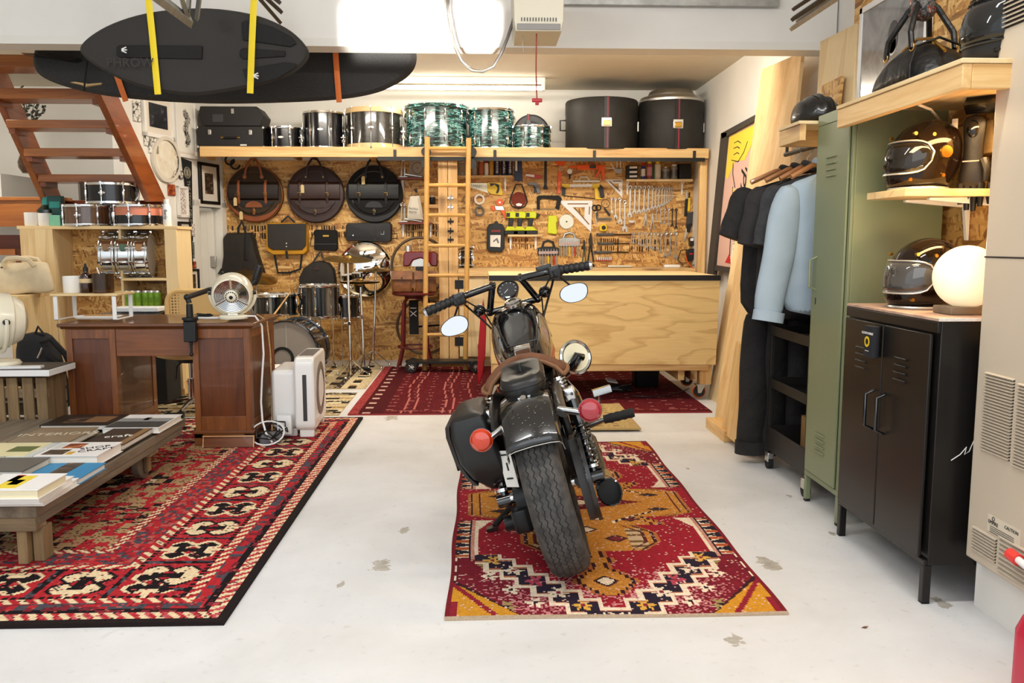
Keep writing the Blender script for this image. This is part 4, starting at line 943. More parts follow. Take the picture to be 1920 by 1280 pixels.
def dcase(lab,px0,px1,ytop,Y,lids=False):
    R=pw(px1-px0,Y)/2; c=SH((px0+px1)/2,Y); H=ph(ytop,272,Y-R)
    t=T('drum_case',lab,'drum case',c)
    MB().lathe([(.001,0),(R*.985,0),(R,.008),(R,H*.78),(R*.98,H*.78),(.001,H*.78)],48).build('case_body',fib,t)
    MB().lathe([(R*1.008,H*.74),(R*1.008,H*.97),(R*.985,H),(.001,H)],48,cap=False).build('lid',fib,t)
    MB().box((0,-R-.006,H/2),(.05,.008,H)).build('strap',black,t); MB().box((.008,-R-.011,H/2),(.012,.003,H)).build('strap_stripe',M('case_red','8e1c2e',.5),t)
    mb=MB(); mb.box((0,-R-.016,H*.5),(.10,.016,.09)); mb.build('buckle',steel,t,bev=.012); MB().box((0,-R-.026,H*.48),(.07,.014,.05)).build('buckle_lever',brass,t,bev=.006)
    s=-1
    MB().tube([(s*R,-.03,H*.62),(s*(R+.055),-.03,H*.62),(s*(R+.055),-.03,H*.42),(s*R,-.03,H*.42)],.008,6).build('handle',black,t)
    MB().box((R-.0,-.03,H*.5),(.012,.05,.09)).build('side_buckle',steel,t)
    return t,R,H,c
dcase('round black drum case with red-striped strap, left of the lidded one',1061,1194,174,8.42)
t,R,H,c=dcase('round black drum case under two silver lids at the right end',1197,1317,178,8.42)
o=MB().lathe([(.001,0),(R*.99,0),(R*1.0,.02),(R*.93,.05),(.001,.06)],48).build('silver_cover',steel,loc=c+V((0,0,H+.003))); tag(o,'lower silver metal lid on the right drum case','lid','silver lids')
o=MB().lathe([(.001,0),(R*.70,0),(R*.72,.014),(R*.66,.05),(R*.6,.06),(.001,.055)],48).build('silver_cover',steel,loc=c+V((0,-.0,H+.065))); tag(o,'smaller silver metal lid on the very top of the right drum case','lid','silver lids')
R=pw(68,8.5)/2; c=PY(996,229,8.5); t=T('cymbal_case','round black plastic case standing on edge behind the small teal drum','case',V((c.x,8.5,SZ+R+.002)))
MB().lathe([(.001,-.05),(R*.9,-.05),(R,-.03),(R,.03),(R*.9,.05),(.001,.05)],44,axis=(0,1,0)).build('case_body',M('case_plastic','2a2a2d',.5),t)
MB().box((-.03,-.054,R*.55),(.03,.012,R*.9)).build('strap',black,t); MB().box((-.03,-.062,R*.55),(.006,.004,R*.9)).build('strap_stripe',M('case_red','8e1c2e',.5),t); MB().box((-.03,-.066,R*.52),(.045,.012,.05)).build('buckle',dgrey,t,bev=.005)
MB().tor((0,-.052,0),R*.6,.006,(0,1,0),40,6).build('moulded_ring',M('case_plastic','2a2a2d',.5),t)
# ---------------------------------------------------------------- batten lamp and garage door gear
a=PY(760,155,8.25); b=PY(1020,155,8.25); t=T('mounted_batten_lamp','long white fluorescent batten lamp under the back ceiling','lamp',((b.x-1.55+b.x)/2,8.2,ZC-.02))
MB().bx(-.78,.78,-.035,.035,-.03,.02).build('housing',whitep,t,bev=.004)
for s in (-1,1): MB().bx(s*.78-(.03 if s>0 else 0),s*.78+(.0 if s>0 else .03),-.03,.03,-.1,-.03).build('end_cap',whitep,t,bev=.004)
MB().cyl((-.75,0,-.075),(.75,0,-.075),.019,seg=16).build('tube',M('lamp_tube','ffffff',.4,emit=14,ecol='fff6e6'),t)
area('batten_and_fill_light',(t.location.x,8.15,ZC-.13),(t.location.x,7.6,1.2),1.5,.08,24,(1,.88,.72))
# two more battens added unseen under the front ceiling to brighten the room
for nm,xx in (('unseen fill batten lamp added under the front ceiling, left of the two',-1.4),('unseen fill batten lamp added under the front ceiling, right of the two',.9)):
    t2=dup(t,(xx,2.3,3.078),None,nm); area('batten_and_fill_light',(xx,2.3,2.95),(xx,3.6,0),1.5,.1,24,(.98,.985,1))
t['label']='long white fluorescent batten lamp under the back ceiling'
for nm,xx,yy in (('unseen batten lamp added behind the beam, above the end of the long surfboard',-1.3,6.45),('unseen batten lamp added behind the beam on the side of the clothes rail',.95,6.0),('unseen batten lamp added behind the beam over the wooden staircase',-4.35,6.3)):
    t2=dup(t,(xx,yy,ZC-.022),None,nm); area('batten_and_fill_light',(xx,yy,ZC-.14),(xx,7.9,1.0),1.5,.1,22 if xx<-4 else 38,(1,.92,.79))  # unseen battens added behind the beam to light the back wall and stairs
t=T('garage_door_opener','cream garage door opener with vented front hanging under the ceiling','door opener',(PY(1007,20,4.7).x,4.7,2.62))
ow=.26; pzz=lambda y:PY(1000,y,4.55).z-2.62
MB().loft([[(x*.5*ow*k,y*.36*k2,z) for x,y in ((-1,-.4),(1,-.4),(1,.6),(-1,.6))] for z,k,k2 in ((pzz(57),.93,.95),(pzz(40),.98,1),(pzz(39),1,1),(pzz(-70),1.04,1))]).build('housing',M('opener_cream','d6cfb9',.4),t,bev=.01)
MB().bx(-ow*.44,ow*.44,-.1435,-.1385,pzz(55),pzz(43)).build('light_cover',M('opener_grey','8c8984',.5),t,bev=.004)
mb=MB()
for k in range(13): mb.box((-.09+.015*k,-.147,pzz(36)),(.004,.006,.018))
mb.build('vent_slots',black,t)
for s in (-1,1): MB().box((s*ow*.5,0,.45),(.03,.03,.5)).build('hanger',galv,t)
def wire(name,lab,pts,r,m,Y,cat='cable'):
    q=[PY(x,y,Y if not isinstance(Y,list) else Y[i]) for i,(x,y) in enumerate(pts)]; b=q[-1]
    o=MB().tube([p-b for p in q],r,6).build(name,m,loc=b); return tag(o,lab,cat)
wire('cord','grey electric cable sagging beside the garage door opener',[(839,-60),(840,15),(845,50),(852,85),(866,115),(885,132),(905,134),(925,125),(940,100),(952,70),(962,40),(967,20)],.009,M('cable_grey','6a645c',.6),4.75)
wire('cord','thin pale cable beside the sagging grey cable',[(834,-40),(834,22),(838,40),(842,60),(843,82),(841,91)],.005,M('cable_pale','b5ae92',.6),5.2)
c=PY(1007,188,4.62); t=T('pull_cord','red pull cord with handle hanging from the garage door opener','pull cord',c)
q=[PY(x,y,4.62)-c for x,y in ((1005,10),(1006,60),(1005,130),(1006,170),(1007,186))]; MB().tube(q,.0035,6).build('cord',M('cord_red','9a4238',.7),t); MB().box((0,0,0),(.055,.018,.02)).box((0,0,-.015),(.02,.014,.02)).build('handle',M('handle_red','b21f2b',.4),t,bev=.004)
wire('cord','thin bare wire dangling under the garage door opener',[(981,52),(979,75),(982,100)],.002,M('cable_pale','b5ae92',.6),4.65)
# door tracks
def bars(name,lab,bl,cat='door track'):
    c=PY(*bl[0][1][0],bl[0][2]); t=T(name,lab,cat,c)
    for pn,pts,Y0_,Y1_,w,m in bl:
        a=PY(*pts[0],Y0_)-c; b=PY(*pts[1],Y1_)-c
        d=(b-a).normalized(); MB().tube([a,b],(w,.012),4,flat=(0,0,1)).build(pn,m,t,smooth=0)
    return t
bars('door_rail','galvanised door track hanging above the small black board',[('channel',[(358,42),(250,-40)],4.4,3.4,.03,galv),('channel',[(352,36),(330,-40)],4.35,3.9,.028,galv),('hanger_strip',[(369,35),(378,-40)],4.35,4.2,.024,galv),('hanger_strip',[(352,30),(356,-30)],4.36,4.2,.03,galv)])
bars('door_rail','dark ribbed door track near the right end of the small black board',[('channel',[(525,42),(480,-10)],4.6,4.1,.012,iron),('channel',[(527,22),(490,-12)],4.6,4.2,.014,iron),('channel',[(524,4),(500,-15)],4.6,4.3,.014,iron)])
bars('door_rail','grey ribbed door track at the upper right by the white wall',[('channel',[(1484,54),(1640,-50)],4.5,3.4,.014,galv),('channel',[(1486,36),(1600,-40)],4.5,3.6,.014,iron),('channel',[(1488,17),(1560,-30)],4.5,3.9,.012,iron),('channel',[(1496,40),(1620,-45)],4.52,3.5,.02,galv)])
a=PY(1052,-1,5.2); b=PY(1467,4,5.2); o=MB().bx(a.x-b.x,0,-.03,.0,0,.12).build('rail',galv,loc=(b.x,5.28,b.z-.01)); tag(o,'grey steel rail along the top of the white beam','rail')
# ---------------------------------------------------------------- boards
def slab(polypx,Y,th,tiltz=0):
    """rounded board from its outline at depth Y: returns root-centred rings"""
    q=[PY(x,y,Y) for x,y in polypx]; c=V((sum(p.x for p in q)/len(q),Y,sum(p.z for p in q)/len(q)))
    rel=[(p.x-c.x,p.z-c.z) for p in q]
    # smooth by one subdivision
    for _ in range(2):
        n=len(rel); o=[]
        for i in range(n):
            a=rel[i]; b=rel[(i+1)%n]; o+= [(a[0]*.75+b[0]*.25,a[1]*.75+b[1]*.25),(a[0]*.25+b[0]*.75,a[1]*.25+b[1]*.75)]
        rel=o
    rings=[[(x*k if abs(x)<9 else x,y,z*k2) for x,z in rel] for k,k2,y in ((.0,.0,-th/2),(.90,.80,-th/2),(.97,.94,-th*.40),(1,1,-th*.05),(.98,.96,th*.35),(.9,.8,th/2),(.0,.0,th/2))]
    return c,rings
foam=M('foam_black','302d2a',.75,bump=.15,bs=150); 
c,rg=slab([(62,100),(64,128),(85,150),(150,172),(235,187),(380,197),(500,196),(635,190),(705,178),(745,160),(774,138),(783,112),(778,85),(750,62),(690,48),(560,34),(380,28),(230,36),(130,54),(75,72)],5.75,.09)
t=T('surfboard','long black foam surfboard slung behind the white beam','surfboard',c,(radians(-6),0,0)); MB().loft(rg,cap=False).build('board',M('foam_dark','2d2b29',.7,bump=.5,bs=120,var=.25,vs=90),t)
def onb(x,y,Y): return PY(x,y,Y)-c
q=[onb(x,y,5.67) for x,y in ((131,156),(140,155),(165,159),(190,157),(188,160),(172,162),(158,164),(150,160))]; MB().prism([(p.x,p.z) for p in q],lambda x,z:(x,-.06,z),lambda x,z:(x,-.02,z)).build('fin',M('fin_gold','c9a876',.4),t)
q=[onb(x,y,5.67) for x,y in ((42,103),(90,106),(150,114),(140,118),(90,110))]; MB().prism([(p.x,p.z) for p in q],lambda x,z:(x,-.10,z),lambda x,z:(x,-.03,z)).build('fin',blackg,t)
MB().tube([onb(172,122,5.67)+V((0,-.055,0)),onb(168,180,5.67)+V((0,-.055,0))],.006,6).build('leash',black,t)
def strap(lab,pts,Y,m,w=.018):
    q=[PY(x,y,Y) for x,y in pts]; b=q[-1]; o=MB().tube([p-b for p in q],(.003,w),4,flat=(0,1,0)).build('hanging_strap',m,loc=b,smooth=0); return tag(o,lab,'strap',None)
org=M('strap_orange','e87a34',.6); yel=M('strap_yellow','f0d422',.6)
strap('orange strap around the left of the long surfboard',[(205,100),(222,150),(236,190)],5.66,org); strap('orange strap around the right of the long surfboard',[(628,80),(632,140),(636,192)],5.66,org)
c,rg=slab([(147,93),(163,72),(205,46),(265,26),(330,17),(400,15),(480,27),(535,50),(565,74),(582,98),(577,116),(550,140),(500,158),(430,172),(365,181),(300,173),(240,156),(195,133),(163,112)],4.95,.07)
t=T('surfboard','short dark grey wakesurf board hung by yellow straps','surfboard',c,(0,0,0)); MB().loft(rg,cap=False).build('board',foam,t)
def pad(name,poly,m,d=.012,off=-.035):
    q=[PY(x,y,4.91)-c for x,y in poly]; MB().prism([(p.x,p.z) for p in q],lambda x,z:(x,off-d,z),lambda x,z:(x,off+.01,z)).build(name,m,t,bev=.003)
pm=M('pad_black','171615',.8,bump=.6,bs=90)
pad('grip_pad',[(219,88),(225,85),(380,86),(379,111),(225,108),(219,104)],pm)
pad('grip_pad',[(453,42),(462,38),(510,50),(548,70),(556,82),(545,88),(455,75)],pm); pad('grip_pad',[(450,95),(456,90),(535,96),(535,106),(456,111),(450,105)],pm); pad('grip_pad',[(455,130),(535,117),(556,120),(552,128),(520,148),(466,160)],pm)
mb=MB()
for x0,y0,sg in ((232,97,1),(477,145,1)):
    for a in (-25,0,25):
        p=PY(x0,y0,4.9)-c; d=V((cos(radians(a)),0,sin(radians(a)))); mb.tube([p+V((0,-.045,0))+d*.008,p+V((0,-.045,0))+d*.036],.0035,5)
mb.build('sun_mark',whitep,t)
MB().text('PHROW',.07,TM(PY(248,120,4.91)-c+V((0,-.031,0))),.0004).build('lettering',M('board_print','37332f',.7),t)
MB().tor(PY(423,48,4.91)-c+V((0,-.0295,0)),.035,.0015,(0,1,0),20,5).tor(PY(423,48,4.91)-c+V((0,-.0295,0)),.02,.0015,(0,1,0),20,5).build('emblem',M('board_print','37332f',.7),t)
strap('yellow strap left of the grey board middle',[(268,-152),(279,3),(286,70),(296,177)],4.895,yel); strap('yellow strap near the tail of the grey board',[(474,-152),(476,0),(472,90),(469,175)],4.895,yel)
# ---------------------------------------------------------------- bags hung on the strand board
def WP(px,py,off=0): return PY(px,py,WB-off)
lt_tan=M('leather_tan','8a4a22',.45,var=.2,vs=12,bump=.15,bs=120); lt_brn=M('leather_brown','35201a',.4,var=.25,vs=12,bump=.15,bs=120); lt_blk=M('leather_black','171514',.45,var=.2,vs=12,bump=.12,bs=120)
cv_olv=M('canvas_olive','3a2c1c',.8,var=.2,vs=20,bump=.2,bs=200); cv_blk=M('canvas_black','111010',.85,bump=.2,bs=200); lt_dk=M('leather_dark_panel','241a15',.4,var=.2,vs=10)
stitch=M('stitching','6d5b4a',.8); tagm=M('card_tag','ddc48e',.8)
def cymbal_bag(lab,cx,cy,rp,body,trim,panel,tags,stitchm):
    c=WP(cx,cy,.06); R=rp/1580*8.5; t=T('cymbal_bag',lab,'bag',(c.x,WB-.052,c.z))
    MB().lathe([(.001,-.035),(R*.86,-.035),(R*.96,-.028),(R,-.008),(R,.02),(R*.95,.045),(.001,.045)],56,axis=(0,1,0)).build('bag_body',body,t)
    MB().tor((0,-.02,0),R*.975,.006,(0,1,0),56,6).build('piping',trim,t)
    q=[(R*.955*cos(radians(a)),R*.955*sin(radians(a))) for a in range(200,341,7)]; q2=[(R*.95*cos(radians(a)),R*.78*sin(radians(a))-.0) for a in range(333,206,-7)]
    MB().xz(q+q2,-.039,-.03).build('base_trim',trim,t)
    # upper flap pocket, roll shaped
    rings=[]
    for x in [R*(-.86+.172*k) for k in range(11)]:
        z0,z1=-R*.22,R*.43; b=-.033
        rings.append([(x,b,z0),(x,b-.03,z0+.02),(x,b-.042,(z0+z1)/2-.02),(x,b-.03,z1-.03),(x,b,z1)])
    MB().loft(rings).build('upper_pocket',panel,t)
    for x in (-.52*R,.42*R):
        s=MB(); s.tube([(x,-.05,R*.48),(x,-.072,R*.3),(x,-.078,R*.1),(x,-.072,-R*.12),(x,-.05,-R*.5)],(.004,.013),4,flat=(0,1,0)); s.build('strap',trim,t)
        MB().tube([(x-.016,-.083,-.02),(x+.016,-.083,-.02),(x+.016,-.083,.012),(x-.016,-.083,.012)],.0028,5,closed=True).build('buckle',brass,t)
    # lower half-moon pocket
    q=[(R*.62*cos(radians(a)),-R*.28+R*.42*sin(radians(a))) for a in range(180,361,10)]
    MB().xz(q,-.056,-.03).build('lower_pocket',body,t,bev=.006)
    q=[(R*.70*cos(radians(a)),-R*.24+R*.26*sin(radians(a))) for a in range(180,361,10)]
    MB().xz(q,-.062,-.054).build('pocket_flap',panel if body is not cv_blk else body,t)
    q=[(R*.30*cos(radians(a)),-R*.47+R*.22*sin(radians(a))) for a in range(0,181,12)]
    MB().xz(q,-.069,-.06).build('pocket_tab',trim,t)
    MB().tube([(0,-.07,-R*.5),(0,-.074,-R*.72)],(.003,.011),4,flat=(0,1,0)).build('pocket_strap',trim,t); MB().tube([(-.014,-.078,-R*.64),(.014,-.078,-R*.64),(.014,-.078,-R*.56),(-.014,-.078,-R*.56)],.0028,5,closed=True).build('buckle',brass,t)
    st_=MB()
    for rr in (.78,): st_.tor((0,-.0375,0),R*rr,.0018,(0,1,0),60,4,200,340)
    st_.build('stitch_line',stitchm,t)
    for s,yy in ((-1,-.036),):
        MB().tube([(-.30*R,yy-.01,R*.55),(-.27*R,yy-.012,R*.8),(-.19*R,yy,R*1.05),(-.08*R,yy+.01,R*1.22),(.08*R,yy+.01,R*1.22),(.19*R,yy,R*1.05),(.27*R,yy-.012,R*.8),(.30*R,yy-.01,R*.55)],(.006,.013),6,flat=(0,1,0)).build('handle',trim,t)
    for x in (-.30*R,.30*R): MB().cyl((x,-.052,R*.6),(x,-.04,R*.6),.022,seg=14).build('handle_base',trim,t); MB().cyl((x,-.056,R*.58),(x,-.05,R*.58),.006,seg=8).build('rivet',brass,t)
    for k,(x,y) in enumerate(tags):
        p=WP(x,y,.14)-t.location; g=MB(); g.prism([(-.017,-.04),(.017,-.04),(.017,.03),(.008,.042),(-.008,.042),(-.017,.03)],lambda a,b:(p.x+a,-.085,p.z+b),lambda a,b:(p.x+a,-.087,p.z+b)); g.build('paper_tag',tagm,t); MB().tube([(p.x,-.086,p.z+.035),(p.x,-.08,p.z+.09)],.0015,4).build('tag_string',stitch,t)
    MB().cyl((0,.05,R*1.2),(0,-.02,R*1.2),.007,seg=8).build('hook',iron,t)
cymbal_bag('round olive canvas cymbal bag with tan leather straps, leftmost of three',478,364,53,cv_olv,lt_tan,lt_dk,((441,378),(452,404)),stitch)
cymbal_bag('round dark brown leather cymbal bag, middle of three',592,364,54,lt_brn,lt_brn,lt_brn,((567,354),),stitch)
cymbal_bag('round black cymbal bag, rightmost of three',702,364,54,cv_blk,lt_blk,lt_blk,((681,338),),M('stitching_grey','8f8a80',.8))
def puff(t,poly,Y,d,m,name='bag_body',c=None,sub=0,taper=.85):
    q=[(PY(x,y,Y).x-c.x,PY(x,y,Y).z-c.z) for x,y in poly]; mx=sum(a for a,b in q)/len(q); mz=sum(b for a,b in q)/len(q)
    rg=[[(mx+(a-mx)*k,yy,mz+(b-mz)*k) for a,b in q] for k,yy in ((.001,-d),(taper*.6,-d),(taper,-d*.92),(1,-d*.45),(1,0),(.001,0))]
    return MB().loft(rg,cap=False).build(name,m,t,sub=sub,smooth=60)
def hung(name,lab,cat,poly,d,m,**k):
    xs=[p[0] for p in poly]; ys=[p[1] for p in poly]; c=WP(sum(xs)/len(xs),sum(ys)/len(ys),.005); c.y=WB-.002
    t=T(name,lab,cat,c); puff(t,poly,WB-.02,d,m,c=c,**k); return t,c
def rel(c,px,py,off): p=WP(px,py,off)-c; return p
ruk=M('waxed_black','26221d',.7,var=.25,vs=10,bump=.2,bs=60)
t,c=hung('roll_top_backpack','dark roll-top backpack hung at the left of the bag wall','bag',[(421,446),(428,437),(474,436),(480,450),(484,470),(492,495),(498,512),(470,517),(432,515),(418,508),(422,480)],.13,ruk,taper=.92)
MB().tube([rel(c,x,y,.1) for x,y in ((447,440),(447,427),(453,416),(459,427),(461,440))],(.004,.014),6,flat=(0,1,0)).build('handle',lt_blk,t); MB().tube([rel(c,462,440,.14),rel(c,461,465,.15),rel(c,461,486,.15)],(.004,.016),6,flat=(0,1,0)).build('strap',lt_blk,t)
MB().box(rel(c,459,504,.14),(.05,.006,.02)).build('patch',lt_brn,t); MB().tube([rel(c,420,500,.06),rel(c,411,512,.08),rel(c,426,514,.1)],(.006,.02),6,flat=(0,1,0)).build('shoulder_strap',black,t)
t,c=hung('messenger_bag','black messenger bag with mustard lining and a long strap','bag',[(501,421),(506,417),(574,417),(578,424),(580,470),(574,477),(515,478),(501,470)],.10,M('mustard','c98f1e',.7,var=.1),taper=.95)
q=[rel(c,x,y,.1) for x,y in ((502,420),(575,419),(574,460),(567,468),(512,468),(503,462))]; MB().prism([(p.x,p.z) for p in q],lambda x,z:(x,-.115,z),lambda x,z:(x,-.1,z)).build('flap',M('flap_black','2b2724',.55,var=.15),t,bev=.004)
MB().tube([rel(c,527,417,.06),rel(c,540,405,.06),rel(c,553,417,.06)],(.004,.012),6,flat=(0,1,0)).build('handle',lt_blk,t); MB().tube([rel(c,537,470,.12),rel(c,539,485,.12)],(.004,.014),6,flat=(0,1,0)).build('clip_strap',black,t)
for y in (456,462): MB().cyl(rel(c,537,y,.115),rel(c,537,y,.125),.006,seg=10).build('snap',paper,t)
MB().tube([rel(c,515,478,.05),rel(c,518,495,.04),rel(c,521,511,.03),rel(c,543,511,.03),rel(c,563,504,.03),rel(c,566,478,.05)],(.003,.012),6,flat=(0,1,0)).build('shoulder_strap',lt_blk,t)
t,c=hung('tool_pouch','small black zip pouch between the messenger bag and the stick bag','pouch',[(590,432),(593,430),(630,431),(633,434),(634,466),(630,470),(592,469),(589,466)],.05,cv_blk,taper=.95)
MB().box(rel(c,611,442,.055),(.06,.004,.016)).build('gold_emblem',brass,t); MB().tube([rel(c,590,432,.03),rel(c,583,448,.02),rel(c,582,460,.02),rel(c,590,462,.03)],.004,5).build('cord',black,t); MB().bx(-.11,.11,-.053,-.05,-.045,-.038).build('zip_line',dgrey,t)
t,c=hung('stick_bag','long black leather drumstick bag under the black cymbal bag','bag',[(649,422),(653,418),(731,417),(735,421),(735,450),(731,454),(651,451),(648,447)],.06,lt_blk,taper=.95)
q=[rel(c,x,y,.06) for x,y in ((704,423),(711,436),(704,449),(697,436))]; MB().tube([V((p.x,-.064,p.z)) for p in q],.002,5,closed=True).build('stitched_diamond',stitch,t); MB().tube([V((p.x,-.064,p.z)) for p in [rel(c,x,y,.06) for x,y in ((714,433),(720,433),(720,439),(714,439))]],.003,5,closed=True).build('buckle',steel,t)
MB().cyl(rel(c,662,441,.06),rel(c,662,441,.07),.007,seg=10).build('snap',steel,t); MB().box(rel(c,658,441,.065),(.06,.005,.03)).build('end_tab',lt_blk,t)
t,c=hung('backpack','plain dark bag with leather patch hung behind the rack tom','bag',[(562,520),(570,503),(585,492),(600,488),(618,492),(628,505),(631,525),(631,545),(562,545)],.10,ruk,taper=.92)
MB().tube([rel(c,587,492,.05),rel(c,596,478,.04),rel(c,601,471,.04),rel(c,604,478,.04),rel(c,608,490,.05)],(.004,.011),6,flat=(0,1,0)).build('handle',lt_blk,t); MB().box(rel(c,594,503,.106),(.06,.006,.034)).build('patch',lt_brn,t); MB().bx(-.17,.17,-.104,-.1,-.1,-.094).build('zip_line',dgrey,t)
# metal letters
for k,(x,y) in enumerate(((431,300),(441,308))):
    c=WP(x,y,.01); c.y=WB-.012; o=MB().tor((0,0,0),.045,.010,(0,1,0),24,6,50,310).build('metal_letter_c',iron,loc=c); tag(o,['upper black metal letter C beside the first cymbal bag','lower black metal letter C overlapping another'][k],'letter')
# big polished dish
c=WP(685,505,.05); R=53/1580*8.5; t=T('metal_dish','large polished chrome dish with a round opening on the wall','dish',(c.x,WB-.02,c.z))
ex,ez,er=.085,-.125,.105; MB().lathe([(R,.0),(R*1.01,-.02),(R*.97,-.045),(R*.9,-.035),(R*.55,-.075),(R*.2,-.095),(.001,-.097)],56,axis=(0,1,0),cap=False).build('dish_body',M('mirror','f0f0ee',.04,metal=1),t)
MB().tor((ex,-.085,ez),er,.014,(0,1,0),40,8).build('opening_rim',blackg,t); MB().lathe([(.001,-.088),(er,-.088),(er,-.07),(.001,-.07)],32,c=(ex,0,ez),axis=(0,1,0)).build('opening',osbx,t)
for k,(x,z) in enumerate(((.02,.16),(.045,.12))): MB().tor((x,-.085+.0*k,z),.028,.006,(0,1,0),20,6,50,310).build('letter_c',iron,t)
# ---------------------------------------------------------------- drum kit
kit=M('kit_shell','1b1c1e',.12,coat=.8,var=.3,vs=6); 
def smat():
    t=NT('kit_stripe'); o=t.co(); n=t.noise(t.map(o,(18,18,.6)),1,3); t.p(Base_Color=t.ramp(n.outputs[0],[(.38,'101114'),(.55,'4e5253'),(.66,'9a9d99')]).outputs[0],Roughness=.15,Metallic=.6,Coat_Weight=.5); return t.m
ks=smat(); clear=M('clear_skin','8f8880',.25)
R=.265; c=PY(535,640,7.15); t=drum('bass_drum','bass drum with translucent grey front skin and black port ring','drum',(c.x+.04,7.51,.292),R,.36,kit,kit,nl=8,rot=(radians(90),0,radians(-6)),badge=False,head=True,hs=.035,rods=True,phase=.5,headmat=clear)
MB().lathe([(.075,0),(.10,0),(.10,.004),(.075,.004)],32,c=(-.036,-.05,.344),cap=False).build('port_ring',black,t)
MB().bx(-.002,.002,.02,.24,.343,.346).build('skin_mark',M('skin_mark','b9b3aa',.5),t)
for s in (-1,1): MB().cyl((s*.21,-.15,.14),(s*.30,-.285,.19),.009).build('spur_leg',chrome,t)
def cyl_stand(name,lab,top,feet,joints=(),r=.011,mats=None):
    t=T(name,lab,'stand',(feet.x,feet.y,0)); a=V((top.x-feet.x,top.y-feet.y,top.z)); 
    MB().tube([(0,0,.03),a*.5+V((0,0,.0)),a],[r*1.25,r*1.1,r*.8],10).build('pole',chrome,t)
    for f in joints: p=a*f; MB().box(p,(.03,.03,.04)).cyl(p+V((-.05,0,0)),p+V((0,0,0)),.007).build('clamp',chrome,t,bev=.005)
    for k in range(3):
        an=k*2.094+.4; q=V((cos(an)*.17,sin(an)*.17,.02)); MB().tube([(0,0,.17),q],.007,6).sph(q,.016,10,6).build('leg',chrome,t)
    return t,a
def cymbal(lab,c,R,tilt,m=None):
    t=T('cymbal',lab,'cymbal',c,tilt); MB().lathe([(.004,.03),(R*.12,.028),(R*.2,.012),(R*.6,.004),(R,-.010),(R,-.012),(R*.6,.001),(R*.2,.009),(R*.12,.024),(.004,.026)],48,cap=False).build('cymbal_body',m or M('cymbal_bronze','b5914c',.25,metal=.9,var=.15,vs=6),t); MB().cyl((0,0,.02),(0,0,.06),.006,seg=8).lathe([(.001,.03),(.016,.03),(.016,.04),(.001,.042)],12).build('felt_nut',blackm,t); return t
f1=PF(658,708); tp=PY(652,484,7.2); tp=V((tp.x,f1.y-.0,PY(652,484,f1.y).z)); tp.x=PY(652,484,f1.y).x
st_,a=cyl_stand('cymbal_stand','tall chrome cymbal stand left of the other one',tp,f1,(.46,)); cymbal('crash cymbal on the taller left stand in front of the polished dish',(tp.x,tp.y,tp.z),45/1580*f1.y,(radians(7),radians(3),0))
f2=PF(683,695); tp2=V((PY(675,528,f2.y).x,f2.y,PY(675,530,f2.y).z)); cyl_stand('cymbal_stand','chrome hi-hat stand in front of the wooden wall below the dish',tp2+V((0,0,.1)),f2,(.55,)); 
cymbal('lower hi-hat cymbal in front of the polished dish',(tp2.x,tp2.y,tp2.z),37/1580*f2.y,(radians(178),0,0)); cymbal('upper hi-hat cymbal in front of the polished dish',(tp2.x,tp2.y,tp2.z+.016),37/1580*f2.y,(radians(3),0,0))
o=PY(706,504,8.3); cymbal('thin cymbal at the right edge of the polished dish',(o.x,8.25,o.z),30/1580*8.3,(radians(4),0,0)); tp=V((o.x,8.25,o.z)); cyl_stand('cymbal_stand','cymbal stand at the right behind the hi-hat',tp,V((o.x-.05,8.28,0)))
o=PY(480,518,8.42); cymbal('tilted cymbal behind the desk fan',(o.x,8.42,o.z),.21,(radians(12),radians(15),0)); cyl_stand('cymbal_stand','cymbal stand behind the desk fan',V((o.x,8.42,o.z)),V((o.x,8.45,0)))
# toms
c=PY(599,594,8.1); t=drum('tom_drum','upright striped chrome and black tom on a stand in the middle of the kit','drum',(c.x,8.1,c.z),36/1580*8.1,.31,ks,nl=8,lugrows=(.25,.75),rods=False,badge=False); MB().lathe([(.001,-.02),(.09,-.02),(.12,.0),(.001,.0)],24).build('basket',chrome,t)
sb=T('snare_stand','chrome tripod stand under the upright tom','stand',(c.x,8.1,0)); MB().cyl((0,0,.12),(0,0,c.z-.022),.014).build('pole',chrome,sb)
for k in range(3):
    an=k*2.094+.9; q=V((cos(an)*.2,sin(an)*.2,.015)); MB().tube([(0,0,.25),q],.008,6).sph(q,.015,10,6).build('leg',chrome,sb)
c=PY(513,590,8.05); t=drum('tom_drum','wide dark tom behind the desk end, left of the upright tom','drum',(c.x,8.05,c.z),42/1580*8.0,.2,ks,nl=8,lugrows=(.5,),rods=False,badge=False); sb=T('tom_stand','chrome stand under the wide dark tom','stand',(c.x,8.05,0)); MB().cyl((0,0,.1),(0,0,c.z),.014).build('pole',chrome,sb)
for k in range(3):
    an=k*2.094+.2; q=V((cos(an)*.2,sin(an)*.2,.015)); MB().tube([(0,0,.25),q],.008,6).sph(q,.015,10,6).build('leg',chrome,sb)
c=PY(646,596,8.4); t=drum('floor_tom','dark floor tom on legs behind the upright tom','drum',(c.x,8.4,c.z),.14,.23,ks,nl=6,lugrows=(.3,.7),rods=False,badge=False)
for k in range(3): an=k*2.094+.5; p=V((cos(an)*.15,sin(an)*.15,0)); MB().cyl(p+V((0,0,-c.z+.005)),p+V((0,0,.12)),.006,seg=8).build('leg',chrome,t)
o=PY(480,530,7.6); t=T('microphone','black drum microphone on a thin arm behind the fan','microphone',(o.x,7.55,o.z)); MB().lathe([(.001,0),(.03,.0),(.035,.05),(.035,.13),(.001,.15)],16,axis=(.4,-.4,.8)).build('capsule',black,t); MB().tube([(0,0,0),(-.1,.0,-.12),(-.12,.1,-.3),(-.12,.12,-o.z+.005)],.008,6).build('mic_pole',black,t)
